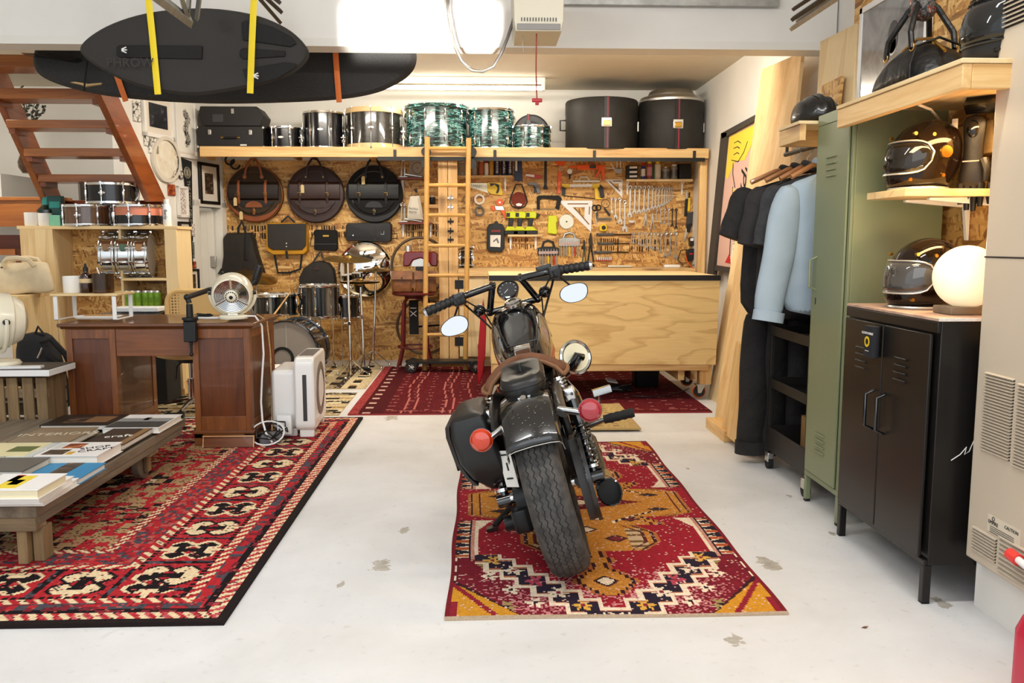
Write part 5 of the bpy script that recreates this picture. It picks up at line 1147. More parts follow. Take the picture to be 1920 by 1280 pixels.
a=PY(512,592,7.75); b=PY(545,547,7.85); o=MB().cyl(V((0,0,0)),b-a,.009,.006,seg=8).build('drumstick',pine,loc=a); tag(o,'wooden drumstick leaning across the wide dark tom','drumstick')
# cushions in front of the bass drum
t=T('cushion','beige folded blanket on the floor in front of the bass drum','blanket',(PY(535,690,6.95).x,6.93,.012)); MB().rbox((0,0,.05),(.42,.25,.1),.03).build('blanket_body',M('beige_cloth','bfa57a',.95,var=.15,bump=.3,bs=30),t,sub=1)
o=MB().rbox((0,0,.05),(.34,.2,.1),.04).build('blanket',M('white_cloth','e9e3d6',.95,var=.05,bump=.3,bs=30),loc=(t.location.x-.03,6.95,.118),sub=1); tag(o,'white cloth folded on the beige blanket before the bass drum','cloth')
t=T('drum_pedal','black and chrome foot pedal on the floor beside the desk end','pedal',(PY(530,725,6.6).x,6.62,.012)); MB().box((0,0,.03),(.16,.1,.012),(.15,0,0)).build('footboard',black,t); MB().bx(-.1,.1,.03,.06,0,.025).build('base',chrome,t); MB().sph((.02,.05,.13),(.07,.03,.035)).cyl((.02,.05,.02),(.02,.05,.12),.006).build('beater',blackm,t)
t=T('drum_pedal','chrome hi-hat footboard at the foot of the hi-hat stand','pedal',(PF(690,700).x,PF(690,700).y-.12,.012)); MB().box((0,0,.05),(.07,.22,.012),(-.25,0,0)).build('footboard',blackm,t); MB().bx(-.05,.05,-.12,.1,0,.012).build('base',chrome,t)
# ---------------------------------------------------------------- bicycle, stool, saddlebags
rust=M('wheel_rim','5d4a38',.5,metal=.4); sred=M('stool_red','5e1816',.45,var=.25,vs=15); 
t=T('bicycle','old bicycle stored upright against the wall behind the ladder','bicycle',(PY(790,610,8.45).x,8.45,0))
for (x,y,r) in ((787,498,52),(796,612,51)):
    p=PY(x,y,8.45)-t.location; Rw=r/1580*8.45; wq=MB().tor(p,Rw,.014,(0,1,0),48,8).build('tyre',rust,t); s=MB()
    for k in range(16): an=k*pi/8; s.cyl(p,p+V((Rw*cos(an),0,Rw*sin(an))),.0016,seg=4,cap=False)
    s.cyl(p+V((0,-.04,0)),p+V((0,.04,0)),.018); s.build('spokes',steel,wq)
p0=PY(787,498,8.45)-t.location; p1=PY(796,612,8.45)-t.location
MB().tube([p1,p1+V((.05,-.05,.25)),p0+V((.03,-.05,-.1)),p0],.012,8).tube([p1+V((-.1,-.03,0)),p1+V((.2,-.03,.02))],.01,8).build('frame',blackg,t); MB().box(p1+V((-.1,-.06,.1)),(.09,.03,.34)).build('folded_pedal_arm',blackm,t); MB().text('X1',.09,TM(p1+V((-.1,-.077,.16)),(0,0,1),(-1,0,0)),.0005).build('lettering',paper,t)
sx=PY(778,550,8.2).x; ST=PY(778,547,8.2).z; t=T('stool','red metal stool with splayed legs behind the ladder','stool',(sx,8.14,.012)); SH_=ST-.012
MB().lathe([(.001,SH_-.03),(.19,SH_-.03),(.215,SH_-.015),(.215,SH_),(.001,SH_+.003)],32).build('seat',sred,t); MB().lathe([(.09,SH_-.06),(.10,SH_-.03),(.001,SH_-.03)],20,cap=False).build('seat_ring',sred,t)
for k in range(4):
    an=k*pi/2+.785; u=V((cos(an),sin(an),0)); MB().tube([u*.08+V((0,0,SH_-.04)),u*.14+V((0,0,SH_-.1)),u*.155+V((0,0,SH_*.55)),u*.165+V((0,0,.2)),u*.23+V((0,0,.0))],.013,8).build('leg',sred,t)
MB().tor((0,0,.21),.165,.009,(0,0,1),32,8).build('foot_ring',sred,t)
sad=M('saddle_leather','7a4c28',.5,var=.3,vs=14,bump=.2,bs=60); z=ST+.003
t=T('saddlebag','pair of worn brown leather saddlebags on the red stool','saddlebag',(sx+.0,8.13,z))
for x in (-.11,.11):
    p=MB().rbox((x,-.0,.10),(.20,.14,.20),.03).build('pouch',sad,t); MB().loft([[(x-.1,-.075-.004*k,.205-.02*k),(x+.1,-.075-.004*k,.205-.02*k),(x+.1,-.082-.004*k,.205-.02*k),(x-.1,-.082-.004*k,.205-.02*k)] for k in range(5)]).build('flap',sad,p)
    MB().box((x,-.1,.13),(.012,.006,.03)).build('strap',lt_brn,p)
MB().bx(-.02,.02,-.06,.05,.04,.19).build('bridge',sad,t)
c=PY(789,497,8.33); t=T('red_mudguard','curved glossy red metal piece above the brown saddlebags','mudguard',(c.x,8.33,z+.24)); zz=.0
q=[(-.17,.0),(-.165,.12),(-.14,.145),(.14,.145),(.17,.12),(.165,.0),(.11,.0),(.07,.06),(0,.08),(-.07,.06),(-.11,.0)]
MB().xz(q,-.05,.05).build('mudguard_body',M('oxblood','6d1518',.2,coat=.6),t,bev=.012); MB().cyl((-.12,0,.145),(-.12,0,.2),.035).build('chrome_cap',chrome,t); MB().xz(circ(.09,16,0,0,0,180),-.03,.03).build('chrome_arch',steel,t)
sup=T('bracket','black bracket holding the red metal piece off the wall','bracket',(c.x,8.50,z+.1)); MB().bx(-.05,.05,.0,.28,.0,.03).bx(-.05,.05,-.2,.0,.1,.135).bx(-.05,.05,-.02,.02,.0,.13).build('bracket_body',iron,sup)
# ---------------------------------------------------------------- ladder and trolley
lw=M('bamboo','c99a55',.4,var=.12,vs=9); YL=8.0
a=PY(801,257,YL); b=PY(796.5,690,YL); a2=PY(879,259,YL); b2=PY(872.5,688,YL)
t=T('ladder','pale wooden ladder hooked on the rail in front of the tool wall','ladder',((b.x+b2.x)/2,YL,.012)); o=t.location
def lp(x,z,y=0): return V((x-o.x,y,z-.012))
xl=lambda z:b.x+(a.x-b.x)*(z/a.z); xr=lambda z:b2.x+(a2.x-b2.x)*(z/a2.z)
for f,top in ((xl,a.z),(xr,a2.z)): MB().tube([lp(f(.014),.0135),lp(f(1),1.0),lp(f(top),top)],.024,10).build('side_rail',lw,t)
for y in (278,347,403,460,516,571,627,683):
    z=PY(838,y,YL).z; MB().tube([lp(xl(z),z),lp((xl(z)+xr(z))/2,z),lp(xr(z),z)],[.015,.019,.015],8).build('rung',lw,t)
for f in (xl,xr):
    for zz in (2.06,1.95): x=f(zz)+(-.01 if f is xl else .03); MB().cyl(lp(x,zz,.0),lp(x,zz,.06),.045,seg=20).build('roller',black,t)
    MB().bx(f(2)-o.x-.012,f(2)-o.x+.012,.02,.035,1.93,2.08).build('roller_bracket',iron,t)
t=T('skateboard','black electric skateboard with spoked wheels behind the ladder','skateboard',(PY(832,680,7.9).x,7.93,.012))
MB().xy(rrect(.72,.2,.08),.085,.105).build('deck',black,t); 
for x in (-.30,.30):
    for y in (-.11,.11):
        w_=MB(); w_.lathe([(.03,-.025),(.052,-.025),(.056,-.015),(.056,.015),(.052,.025),(.03,.025)],24,c=(x,y,.057),axis=(0,1,0),cap=False); w_=w_.build('wheel',rubber,t)
        s=MB(); 
        for k in range(8): an=k*pi/4; s.cyl((x,y-.02,.057),(x+.035*cos(an),y-.02,.057+.035*sin(an)),.004,seg=5)
        s.tor((x,y-.02,.057),.038,.004,(0,1,0),24,6); s.build('spokes',steel,w_)
    MB().box((x*.88,0,.075),(.06,.14,.03)).build('truck',black,t)
# ---------------------------------------------------------------- workbenches
BT=.972; x0=PY(859,505,8.24).x
t=T('fixed_workbench','pine workbench along the back wall under the tools','workbench',(1.0,8.4,0))
MB(t).bx(x0,2.09,8.22,WB,BT-.03,BT).build('worktop',plyx,t,bev=.002); MB(t).bx(x0,2.09,8.2,8.22,BT-.075,BT-.002).build('front_edge',pine,t,bev=.002)
zb=PY(900,668,8.25).z; MB(t).bx(x0+.01,PY(917,505,8.24).x+.2,8.235,8.25,zb,BT-.08).build('cabinet_door',plyz,t,bev=.002)
for y in (533,640):
    c=PY(859,y,8.23); MB(t).box((c.x+.01,8.232,c.z),(.085,.006,.085)).build('hinge',black,t,bev=.002)
c=PY(899,650,8.2); MB(t).bx(c.x-.015,c.x+.02,8.2,8.235,c.z-.025,c.z+.025).build('door_latch',black,t,bev=.003)
for x in (.6,1.98): MB(t).bx(x,x+.07,8.26,8.33,0.012,BT-.03).build('leg',pinez,t)
YM=6.38; W0=PY(917,600,YM); W1=PY(1349,600,YM)
t=T('mobile_workbench','plywood-fronted workbench on orange castors behind the motorcycle','workbench',((W0.x+W1.x)/2,6.9,.013))
zt=PY(1130,516,YM).z; z1=PY(1130,526,YM).z; z2=PY(1130,682,YM).z; z3=PY(1130,696,YM).z
q=[PY(x,y,YM) for x,y in ((917,526),(1350,524),(1342,684),(921,682))]
mb=MB(t); mb.prism([(p.x,p.z) for p in q],lambda x,z:(x,YM,z),lambda x,z:(x,YM+.02,z)); mb.build('front_panel',ply('plywood_front',0,'b27c38','f0cd8a',1.1,4.5,7),t,bev=.002)
mb=MB(t); mb.bx(W0.x,W1.x,YM+.03,7.5,z1,zt-.004); mb.build('worktop',plyx,t,bev=.002); MB(t).bx(W0.x,W1.x,YM-.01,YM+.03,z1,zt).build('edge_band',M('bench_black','181716',.5),t,bev=.003)
MB(t).bx(W0.x+.03,W1.x-.07,YM+.012,YM+.05,z3,z2).build('bottom_rail',pine,t,bev=.003)
MB(t).bx(W0.x+.02,W1.x-.02,YM+.03,7.45,z2,z2+.02).build('lower_shelf',plyy,t); MB(t).bx(W1.x-.03,W1.x-.012,YM+.02,7.45,z2+.02,z1).build('end_panel',plyy,t); MB(t).bx(W0.x+.012,W0.x+.03,YM+.02,7.45,z2+.02,z1).build('end_panel',plyy,t)
for x,yy in ((1320,6.46),(1296,7.0),(932,6.46),(955,7.3)):
    X=PY(x,720,yy).x; MB(t).bx(X-.045,X+.045,yy-.04,yy+.05,.125,z2).build('leg',pinez,t,bev=.003)
    cs=MB(t); cs.mi=0
    X-=.04; w_=MB(t).cyl((X-.0,yy-.016,.067),(X-.0,yy+.016,.067),.042,seg=24).build('castor',M('castor_black','1b1a1c',.5),t)
    MB(t).tor((X,yy,.067),.047,.007,(0,1,0),28,8).cyl((X,yy-.014,.067),(X,yy+.014,.067),.047,seg=24,cap=False).build('castor_tyre',M('castor_orange','d8671c',.4),w_)
    mb=MB(t).bx(X-.03,X+.07,yy-.035,yy+.035,.118,.125); mb.prism([(-.02,.12),(.045,.12),(.012,.055),(-.012,.055)],lambda a,b:(X+a,yy-.026,b),lambda a,b:(X+a,yy-.022,b)); mb.cyl((X,yy-.03,.067),(X,yy-.02,.067),.009); mb.build('castor_fork',steel,w_)
for k in range(2): MB(t).box((PY(1270,712,7.0).x-.1*k,6.9+.0*k,.2),(.05,.9,.09)).build('brace',piney,t)
t=T('bin','black plastic bin on the red carpet under the workbench','bin',(PY(1213,710,6.98).x,7.05,.013)); MB().loft([[V((x*k,y*k,z)) for x,y in rrect(.22,.2,.03)] for z,k in ((0,.88),(.01,.92),(.2,1.0),(.21,1.0),(.2,.96),(.02,.88))]).build('bin_body',black,t)
MB().tor(PY(1175,688,6.5)-t.location,.045,.008,(0,1,0),20,6,180,360).build('ring_handle',black,t)
R=random.Random(12); c=PF(1155,738); pts=[(R.uniform(-.13,.13),R.uniform(-.09,.09),.012+.05*R.random()) for _ in range(46)]
o=MB().tube(pts,.006,5).build('cable',black,loc=(c.x,c.y,.013)); tag(o,'heap of black extension cable on the dark red carpet','cable')
o=MB().box((0,0,.04),(.09,.06,.01),(.3,.2,.3)).build('plug_tag',whitep,loc=(c.x-.03,c.y+.05,.06)); tag(o,'white paper tag on the heap of black cable','tag')
q=[PF(x,y,.018) for x,y in ((1185,742),(1215,744),(1250,742),(1275,735),(1292,728))]; o=MB().tube([p-q[0] for p in q],.004,5).build('cable',black,loc=q[0]); tag(o,'thin black cable running to the orange castors','cable')
# ---------------------------------------------------------------- tool wall
TW=WB-.001
def P2(x,y): return (740+x/5.333,270+y/5.333)
def P3(x,y): return (1060+x/5.333,280+y/5.333)
class Tool:
    def __init__(s,name,lab,cat,c,group=None,f=None):
        s.f=f or (lambda x,y:(x,y)); p=WP(*s.f(*c)); s.c=V((p.x,TW,p.z)); s.t=T(name,lab,cat,s.c,(0,0,0),group)
    def w(s,x,y): p=WP(*s.f(x,y)); return V((p.x-s.c.x,0,p.z-s.c.z))
    def poly(s,name,m,pts,d0=.0,d1=.02,bev=.002):
        q=[s.w(*p) for p in pts]; return MB().prism([(p.x,p.z) for p in q],lambda x,z:(x,-d1,z),lambda x,z:(x,-d0,z)).build(name,m,s.t,bev=bev)
    def line(s,name,m,pts,r,d=.012,closed=False): return MB().tube([s.w(*p)+V((0,-d,0)) for p in pts],r,6,closed=closed).build(name,m,s.t)
    def disc(s,name,m,x,y,r,d0,d1,r0=0,seg=32):
        c=s.w(x,y); q=[(r0,-d0),(r,-d0),(r,-d1),(r0,-d1)] if r0 else [(.001,-d0),(r,-d0),(r,-d1),(.001,-d1)]
        return MB().lathe(q+([q[0]] if r0 else []),seg,c=c,axis=(0,1,0),cap=not r0).build(name,m,s.t)
    def ring(s,name,m,x,y,R,r,d=.012): return MB().tor(s.w(x,y)+V((0,-d,0)),R,r,(0,1,0),28,8).build(name,m,s.t)
    def can(s,name,m,x,y0,y1,r,Yo,prof=None):
        a=s.w(x,y1); b=s.w(x,y0); h=b.z-a.z; return MB().lathe(prof(r,h) if prof else [(.001,0),(r,0),(r,h*.92),(r*.8,h),(.001,h)],18,c=a+V((0,-Yo,0))).build(name,m,s.t)
    def text(s,name,m,txt,x,y,size,d,rx=(1,0,0),ry=(0,0,1),**k): return MB().text(txt,size,TM(s.w(x,y)+V((0,-d,0)),rx,ry),.0004,**k).build(name,m,s.t)
PX5=8.6/1580/5.333                                  # metres per zoomed pixel on the wall
def wshelf(lab,x0,x1,y0,y1,f,brk,depth=.14,m=None):
    k=Tool('wall_shelf',lab,'shelf',((x0+x1)/2,y1),None,f); k.poly('shelf_board',m or plyx,[(x0,y0),(x1,y0),(x1,y1),(x0,y1)],0,depth,0)
    for x in brk: 
        a=k.w(x,y1); MB().xz([(-.012,0),(.012,0),(.007,-.13),(-.007,-.13)],-.012,0).yz([(0,0),(-depth*.8,0),(-depth*.8,-.008),(-.01,-.03)],-.004,.004).build('bracket',whitep,k.t,loc=a)
    return k
wshelf('narrow shelf of jars and spray cans beside the ladder',632,1172,322,342,P2,(1105,),.12)
navy=M('navy','1f2446',.35); clr=M('jar_glass','d8d4c8',.1,trans=.6)
def oncan(name,lab,x,y0,y1,w,f,m,cat='can',capm=None,capf=.8,band=None,Yo=.06,group=None):
    k=Tool(name,lab,cat,(x,y1),group,f); r=w/2*PX5; H=(y1-y0)*PX5
    MB().lathe([(.001,0),(r*.94,0),(r,.004),(r,H*capf*.93),(r*.75,H*capf),(.001,H*capf)],20,c=(0,-Yo,0)).build('body',m,k.t)
    MB().lathe([(r*(.7 if capf<.9 else .95),H*capf*.97),(r*(.7 if capf<.9 else .95),H*.98),(.001,H)],16,c=(0,-Yo,0),cap=False).build('cap',capm or m,k.t)
    if band: MB().lathe([(r*1.02,H*.18),(r*1.02,H*.62)],20,c=(0,-Yo,0),cap=False).build('label_band',band,k.t)
    return k
oncan('jar','clear glass jar at the ladder end of the left tool shelf',676,185,320,104,P2,clr,'jar',steel,.88); oncan('jar','smaller clear jar right of the ladder rail on the tool shelf',798,195,320,62,P2,clr,'jar',steel,.85)
oncan('spray_can','orange-brown can on the left tool shelf',866,150,320,54,P2,M('rust_can','a8582c',.4),'can',whitep); oncan('bottle','small white bottle with purple cap on the left tool shelf',918,150,320,44,P2,whitep,'bottle',M('purple','6a2346',.4),.72)
oncan('spray_can','mustard yellow tub on the left tool shelf',968,165,320,46,P2,M('mustard2','c0913a',.4),'can',None,.92)
for k,(x,tx) in enumerate(((1022,'RETAYNE'),(1090,'NATURAL'),(1150,'THINNER'))):
    c=oncan('spray_can','navy blue can with white vertical lettering, %s of three'%ORD[k],x,140,320,56,P2,navy,'can',None,.93,None,.06,'navy cans on the tool shelf'); c.text('lettering',whitep,tx,x,235,.03,.0885,(0,0,-1),(1,0,0))
k=Tool('sanding_belt','dark pack of sanding belts with white lettering hung above the belt loop','sanding belt',(1235,150),None,P2); k.poly('pack',navy,[(1200,150),(1270,150),(1278,370),(1195,370)],0,.02); k.poly('label',whitep,[(1205,160),(1225,160),(1225,270),(1205,270)],.02,.021,0); k.text('lettering',M('print_blue','35406a',.5),'NORTON',1250,210,.025,.0215,(0,0,-1),(1,0,0)); k.ring('loop',black,1238,340,.03,.006)
k=Tool('sanding_belt','long black sanding belt loop with a red-brown disc inside','sanding belt',(1240,405),None,P2); k.line('belt',black,[(1210,405),(1195,450),(1160,530),(1152,580),(1175,625),(1240,642),(1300,625),(1325,580),(1315,530),(1285,450),(1270,405)],.007,.02,True); k.disc('disc',M('abrasive','7a3527',.9),1240,555,.078,.002,.012); k.poly('label',whitep,[(1210,600),(1240,590),(1275,600),(1265,620),(1220,620)],.012,.013,0)
k=Tool('handsaw','yellow-handled handsaw with pale blade on the tool wall','saw',(885,450),None,P2); k.poly('blade',M('saw_blade','e6e2c6',.35,metal=.2),[(690,388),(930,392),(932,480),(945,492),(690,415)],.004,.008,0); k.poly('handle',yellow,[(925,388),(1060,385),(1065,420),(1082,500),(1070,512),(960,500),(940,480),(930,470)],.0,.025); k.poly('grip_hole',black,[(950,392),(1010,395),(1045,410),(1045,470),(1030,497),(1010,490),(1030,440),(1000,405),(960,425)],.012,.027); k.text('lettering',black,'STANLEY',810,418,.034,.0085,(1,0,-.11),(.11,0,1),sx=.95)
k=Tool('hammer','black claw hammer hanging head up below the shelf','hammer',(1510,155),None,P2); k.poly('handle',black,[(1497,150),(1520,150),(1520,420),(1528,452),(1482,452),(1494,420)],.0,.022); k.poly('head',iron,[(1480,155),(1490,146),(1535,150),(1535,170),(1485,170)],.0,.03)
k=Tool('torch','red and white torch lying in a clip on the tool wall','torch',(1385,320),None,P2); k.poly('body',M('torch_red','b8332c',.35),[(1310,300),(1320,295),(1400,305),(1470,320),(1470,345),(1395,345),(1308,325)],.0,.03); k.poly('clear_end',whitep,[(1310,302),(1395,308),(1395,335),(1308,322)],.03,.033)
k=Tool('heat_gun','small grey and black hot-glue gun on the tool wall','glue gun',(1400,430),None,P2); k.poly('body',grey,[(1330,395),(1345,385),(1420,388),(1445,420),(1457,490),(1425,497),(1410,440),(1390,418),(1335,408)],.0,.03); k.poly('trigger',black,[(1385,418),(1412,440),(1425,470),(1400,492),(1385,485),(1395,450)],.004,.025)
k=Tool('scraper','orange long-handled scraper hanging blade up','scraper',(1655,155),None,P2); k.poly('blade',orange,[(1595,145),(1722,145),(1718,185),(1672,225),(1645,225),(1602,185)],.006,.012); k.poly('handle',orange,[(1632,275),(1665,275),(1655,495),(1625,495)],.0,.02); k.line('shaft',steel,[(1655,220),(1650,280)],.006,.01)
k=Tool('tape_roll','roll of brown tape behind the ladder rail','tape',(725,557),None,P2); k.disc('roll',M('tape_brown','7b5a34',.5),725,557,.047,.0,.03,.03)
k=Tool('tape_roll','roll of white tape above the grey tape roll','tape',(848,553),None,P2); k.disc('roll',M('tape_white','e4ded2',.5),848,553,.054,.0,.03,.035)
k=Tool('tape_roll','roll of dark grey tape below the white tape roll','tape',(850,668),None,P2); k.disc('roll',M('tape_grey','5c5b58',.5),850,668,.051,.0,.03,.033)
k=Tool('tape_roll','faint clear tape roll behind the right ladder rail','tape',(690,660),None,P2); k.disc('roll',M('tape_tan','a98a5c',.5),690,662,.04,.0,.03,.028)
k=Tool('spring_clamp','orange and steel spring clamp left of the drills','clamp',(1045,640),None,P2); k.disc('pivot_disc',orange,1050,585,.036,.01,.03); k.disc('pivot_bolt',steel,1050,585,.009,.03,.036); k.poly('jaw',steel,[(1000,620),(1080,620),(1100,665),(1010,660)],.004,.02); k.poly('grip',orange,[(955,635),(985,610),(1010,660),(985,675)],.0,.025); k.poly('grip',orange,[(1055,660),(1095,660),(1130,740),(1105,748)],.0,.025)
k=Tool('clamp','black C-shaped clamp above the lime case','clamp',(1545,590),None,P2); k.poly('frame',blackm,[(1420,530),(1440,515),(1640,515),(1668,545),(1640,662),(1605,640),(1625,560),(1480,545),(1450,560),(1450,655),(1422,655)],.0,.03); k.line('screw',steel,[(1392,652),(1600,650)],.006,.015)
k=Tool('hole_gauge','black drill bit case with a pale paper label','case',(1012,930),None,P2); k.poly('case_body',black,[(1000,772),(1030,772),(1035,795),(1075,800),(1098,840),(1098,1040),(1070,1080),(950,1080),(922,1045),(925,835),(945,800),(995,795)],.0,.05,.006); k.poly('label',paper,[(955,910),(1060,910),(1055,1030),(955,1025)],.05,.052,0); k.poly('red_label',M('label_red','8c3a34',.6),[(965,858),(1058,858),(1058,880),(965,880)],.05,.052,0); k.poly('drill_print',grey,[(985,965),(1025,935),(1045,985),(1030,995),(1015,960),(985,985)],.052,.053,0)
wshelf('small shelf carrying three lime green drills',1128,1468,905,925,P2,(1160,1410),.10)
for i,x in enumerate((1160,1250,1355)):
    k=Tool('cordless_drill','lime green cordless drill, %s of three on the small shelf'%ORD[i],'drill',(x,900),'lime drills on the shelf',P2); dx=x-1355
    f=lambda a,b:(a+dx,b)
    k.poly('drill_body',lime,[f(1305,680),f(1400,675),f(1415,700),f(1410,745),f(1310,740)],.02,.075,.008); k.poly('handle',black,[f(1335,740),f(1385,740),f(1370,830),f(1330,830)],.028,.065,.006); k.poly('base',lime,[f(1315,825),f(1375,825),f(1425,865),f(1295,868)],.015,.08,.006); k.poly('battery',black,[f(1290,868),f(1428,866),f(1425,903),f(1288,903)],.012,.085,.005); k.poly('chuck',black,[f(1412,690),f(1448,700),f(1448,725),f(1412,738)],.03,.065,.005); k.poly('vent_panel',black,[f(1310,690),f(1345,690),f(1345,730),f(1310,730)],.074,.078,0)
k=Tool('tool_case','bright lime plastic case between the drills and the saw disc','case',(1575,800),None,P2); k.poly('case_body',lime,[(1535,715),(1615,715),(1625,770),(1612,790),(1622,895),(1608,902),(1530,892),(1526,880)],.0,.04,.006)
k=Tool('saw_disc','round pale saw disc beside the white set square','saw disc',(1718,775),None,P2); k.disc('disc',M('disc_pale','d4d2bf',.35,metal=.5),1718,775,.077,.0,.008); k.disc('arbor',black,1718,775,.008,.008,.012); k.ring('disc_rim',steel,1718,775,.074,.003,.006)
def sqr(lab,pts,slots,f):
    k=Tool('set_square',lab,'set square',pts[0],None,f); q=[k.w(*p) for p in pts]
    mb=MB(); n=len(pts); c=[V((sum(p.x for p in q)/n,0,sum(p.z for p in q)/n))][0]; q2=[c+(p-c)*.36 for p in q]; hh=q2
    for i in range(n):
        a,b=q[i],q[(i+1)%n]; a2,b2=hh[i],hh[(i+1)%n]; mb.prism([(a.x,a.z),(b.x,b.z),(b2.x,b2.z),(a2.x,a2.z)],lambda x,z:(x,-.012,z),lambda x,z:(x,-.0,z))
    bmesh.ops.remove_doubles(mb.bm,verts=mb.bm.verts,dist=.0005); mb.build('square_body',whitep,k.t,smooth=0); 
    for a,b in slots: k.line('slot',M('slot_brown','8a6a44',.7),[a,b],.007,.009)
    return k
sqr('large white set square hanging in the middle of the tools',[(-75,512),(270,512),(255,825)],[((20,545),(225,545)),((90,585),(235,750)),((240,570),(237,650))],P3)
sqr('small white set square right of the caulking gun',[(395,302),(570,300),(568,485)],[((440,320),(545,420)),((475,318),(558,318))],P3)
k=Tool('caulking_gun','orange caulking gun at the top of the tool wall','caulking gun',(240,190),None,P3); k.poly('nozzle',orange,[(10,175),(100,165),(110,185),(60,190)],.02,.04); k.poly('barrel',orange,[(105,158),(320,150),(325,205),(110,208)],.005,.055,.01); k.poly('cartridge_label',dgrey,[(235,160),(300,157),(300,195),(235,195)],.055,.057,0); k.poly('grip',orange,[(310,160),(390,158),(388,305),(365,308),(350,215),(310,285),(290,275),(330,205)],.01,.04); k.line('plunger_rod',steel,[(385,185),(490,195)],.005,.03)
k=Tool('hook_tool','white wire hooks hanging beside the caulking gun','hook',(500,190),None,P3); k.line('hook_wire',whitep,[(450,135),(500,215),(525,240)],.006); k.line('hook_wire',whitep,[(515,185),(515,120),(530,105),(550,115),(552,190)],.006); k.poly('clip',galv,[(500,190),(570,195),(560,245),(505,240)],.0,.02)
k=Tool('gauge','small round dial gauge on a black grip','gauge',(42,225),None,P3); k.disc('dial',whitep,42,222,.026,.005,.02); k.poly('grip',black,[(32,245),(55,245),(50,298),(36,298)],.002,.02)
k=Tool('trowel','silver sanding handle lying above the hacksaw','trowel',(210,315),None,P3); k.poly('plate',M('alu','d8d4c6',.35,metal=.5),[(70,312),(340,310),(345,328),(75,328)],.0,.02); k.line('handle',M('alu','d8d4c6'),[(135,312),(150,280),(215,278),(235,310)],.008,.03)
k=Tool('hacksaw','yellow and white hacksaw with a black grip','hacksaw',(190,370),None,P3); k.poly('frame',whitep,[(40,352),(270,350),(270,378),(45,380)],.005,.025); k.poly('end_piece',yellow,[(-40,345),(45,350),(45,378),(0,385),(-35,372)],.002,.028); k.poly('end_piece',yellow,[(265,350),(350,345),(350,375),(320,385),(330,480),(365,490),(365,500),(295,500),(290,390),(265,380)],.002,.028); k.poly('grip',black,[(340,350),(372,375),(388,480),(350,485),(338,400)],.0,.032); k.poly('grip',black,[(-35,372),(0,385),(0,450),(-35,460)],.004,.02); k.line('blade',iron,[(-20,462),(300,492)],.004,.014)
k=Tool('scissors','black scissors hanging open beside the set square','scissors',(305,640),None,P3); k.ring('finger_loop',black,292,585,.026,.006); k.ring('finger_loop',black,328,582,.026,.006); k.poly('blade',steel,[(298,620),(312,620),(310,750),(303,752)],.006,.010); k.poly('blade',dgrey,[(300,640),(320,615),(325,660),(308,700)],.008,.014)
k=Tool('strap_wrench','black-handled strap wrench with a wire loop','wrench',(405,590),None,P3); k.ring('loop',M('loop_brown','6c5438',.5),400,540,.042,.003); k.poly('handle',black,[(380,590),(395,585),(450,655),(435,668)],.0,.025)
for i,y in enumerate((690,708)):
    k=Tool('steel_rod',['upper short grey steel rod above the tape measure','lower short grey steel rod above the tape measure'][i],'rod',(390,y),None,P3); k.line('rod',galv,[(318,y),(462,y)],.007,.01)
k=Tool('tape_measure','yellow and black tape measure on the tool wall','tape measure',(375,785),None,P3); k.poly('case_body',yellow,[(345,750),(395,745),(415,770),(412,815),(345,820),(335,800)],.0,.04,.006); k.disc('face',black,378,783,.022,.04,.043)
k=Tool('level','long white spirit level leaning at the right end of the tool wall','level',(1305,490),None,P3); k.poly('level_body',M('level_white','e4e1d6',.4),[(1318,168),(1350,170),(1308,812),(1265,808)],.01,.04); 
for p in ((1322,420),(1300,560),(1335,230)): k.poly('vial',navy if p[1]==420 else iron,[(p[0]-8,p[1]-(45 if p[1]==420 else 10)),(p[0]+6,p[1]-(45 if p[1]==420 else 10)),(p[0]+2,p[1]+(45 if p[1]==420 else 10)),(p[0]-12,p[1]+(45 if p[1]==420 else 10))],.04,.042,0)
wshelf('right tool shelf of bottles and jars above the wrenches',592,1245,305,328,P3,(620,1165),.12)
for i,y in enumerate((190,235,278)):
    k=Tool('battery_box',['topmost','middle','lowest'][i]+' black and white box of a stack on the right tool shelf','box',(652,y+20),'stacked battery boxes',P3); k.poly('box_body',black,[(598,y-20),(708,y-20),(708,y+22),(598,y+22)],.01,.10); k.poly('label',whitep,[(625,y-10),(700,y-12),(700,y+8),(625,y+10)],.10,.101,0)
c=oncan('spray_can','red-topped blue and white lubricant can on the right tool shelf',765,140,303,44,P3,M('lub_blue','2a3f86',.4),'can',red,.82,M('lub_white','e9e4da',.5)); oncan('bottle','magenta bottle with yellow cap on the right tool shelf',828,112,303,58,P3,M('magenta','a04a5e',.4),'bottle',yellow,.8,M('pinklab','c98a90',.5)); oncan('bottle','thin green bottle between two yellow-capped bottles',868,160,303,20,P3,M('deepgreen','2a6b3a',.4),'bottle')
oncan('bottle','white spray bottle with yellow cap on the right tool shelf',910,112,303,64,P3,M('bone','d8d0ba',.4),'bottle',yellow,.8); oncan('jar','clear jar of screws beside the white spray bottle',990,178,303,76,P3,clr,'jar',steel,.88,M('screws','77736a',.4,metal=.6,var=.4,vs=90)); oncan('jar','taller clear jar of screws next to the black box',1073,155,303,72,P3,clr,'jar',whitep,.86,M('screws','77736a'))
k=Tool('box','plain black box at the right end of the right tool shelf','box',(1175,300),None,P3); k.poly('box_body',black,[(1115,152),(1235,150),(1235,303),(1115,303)],.01,.11,.004)
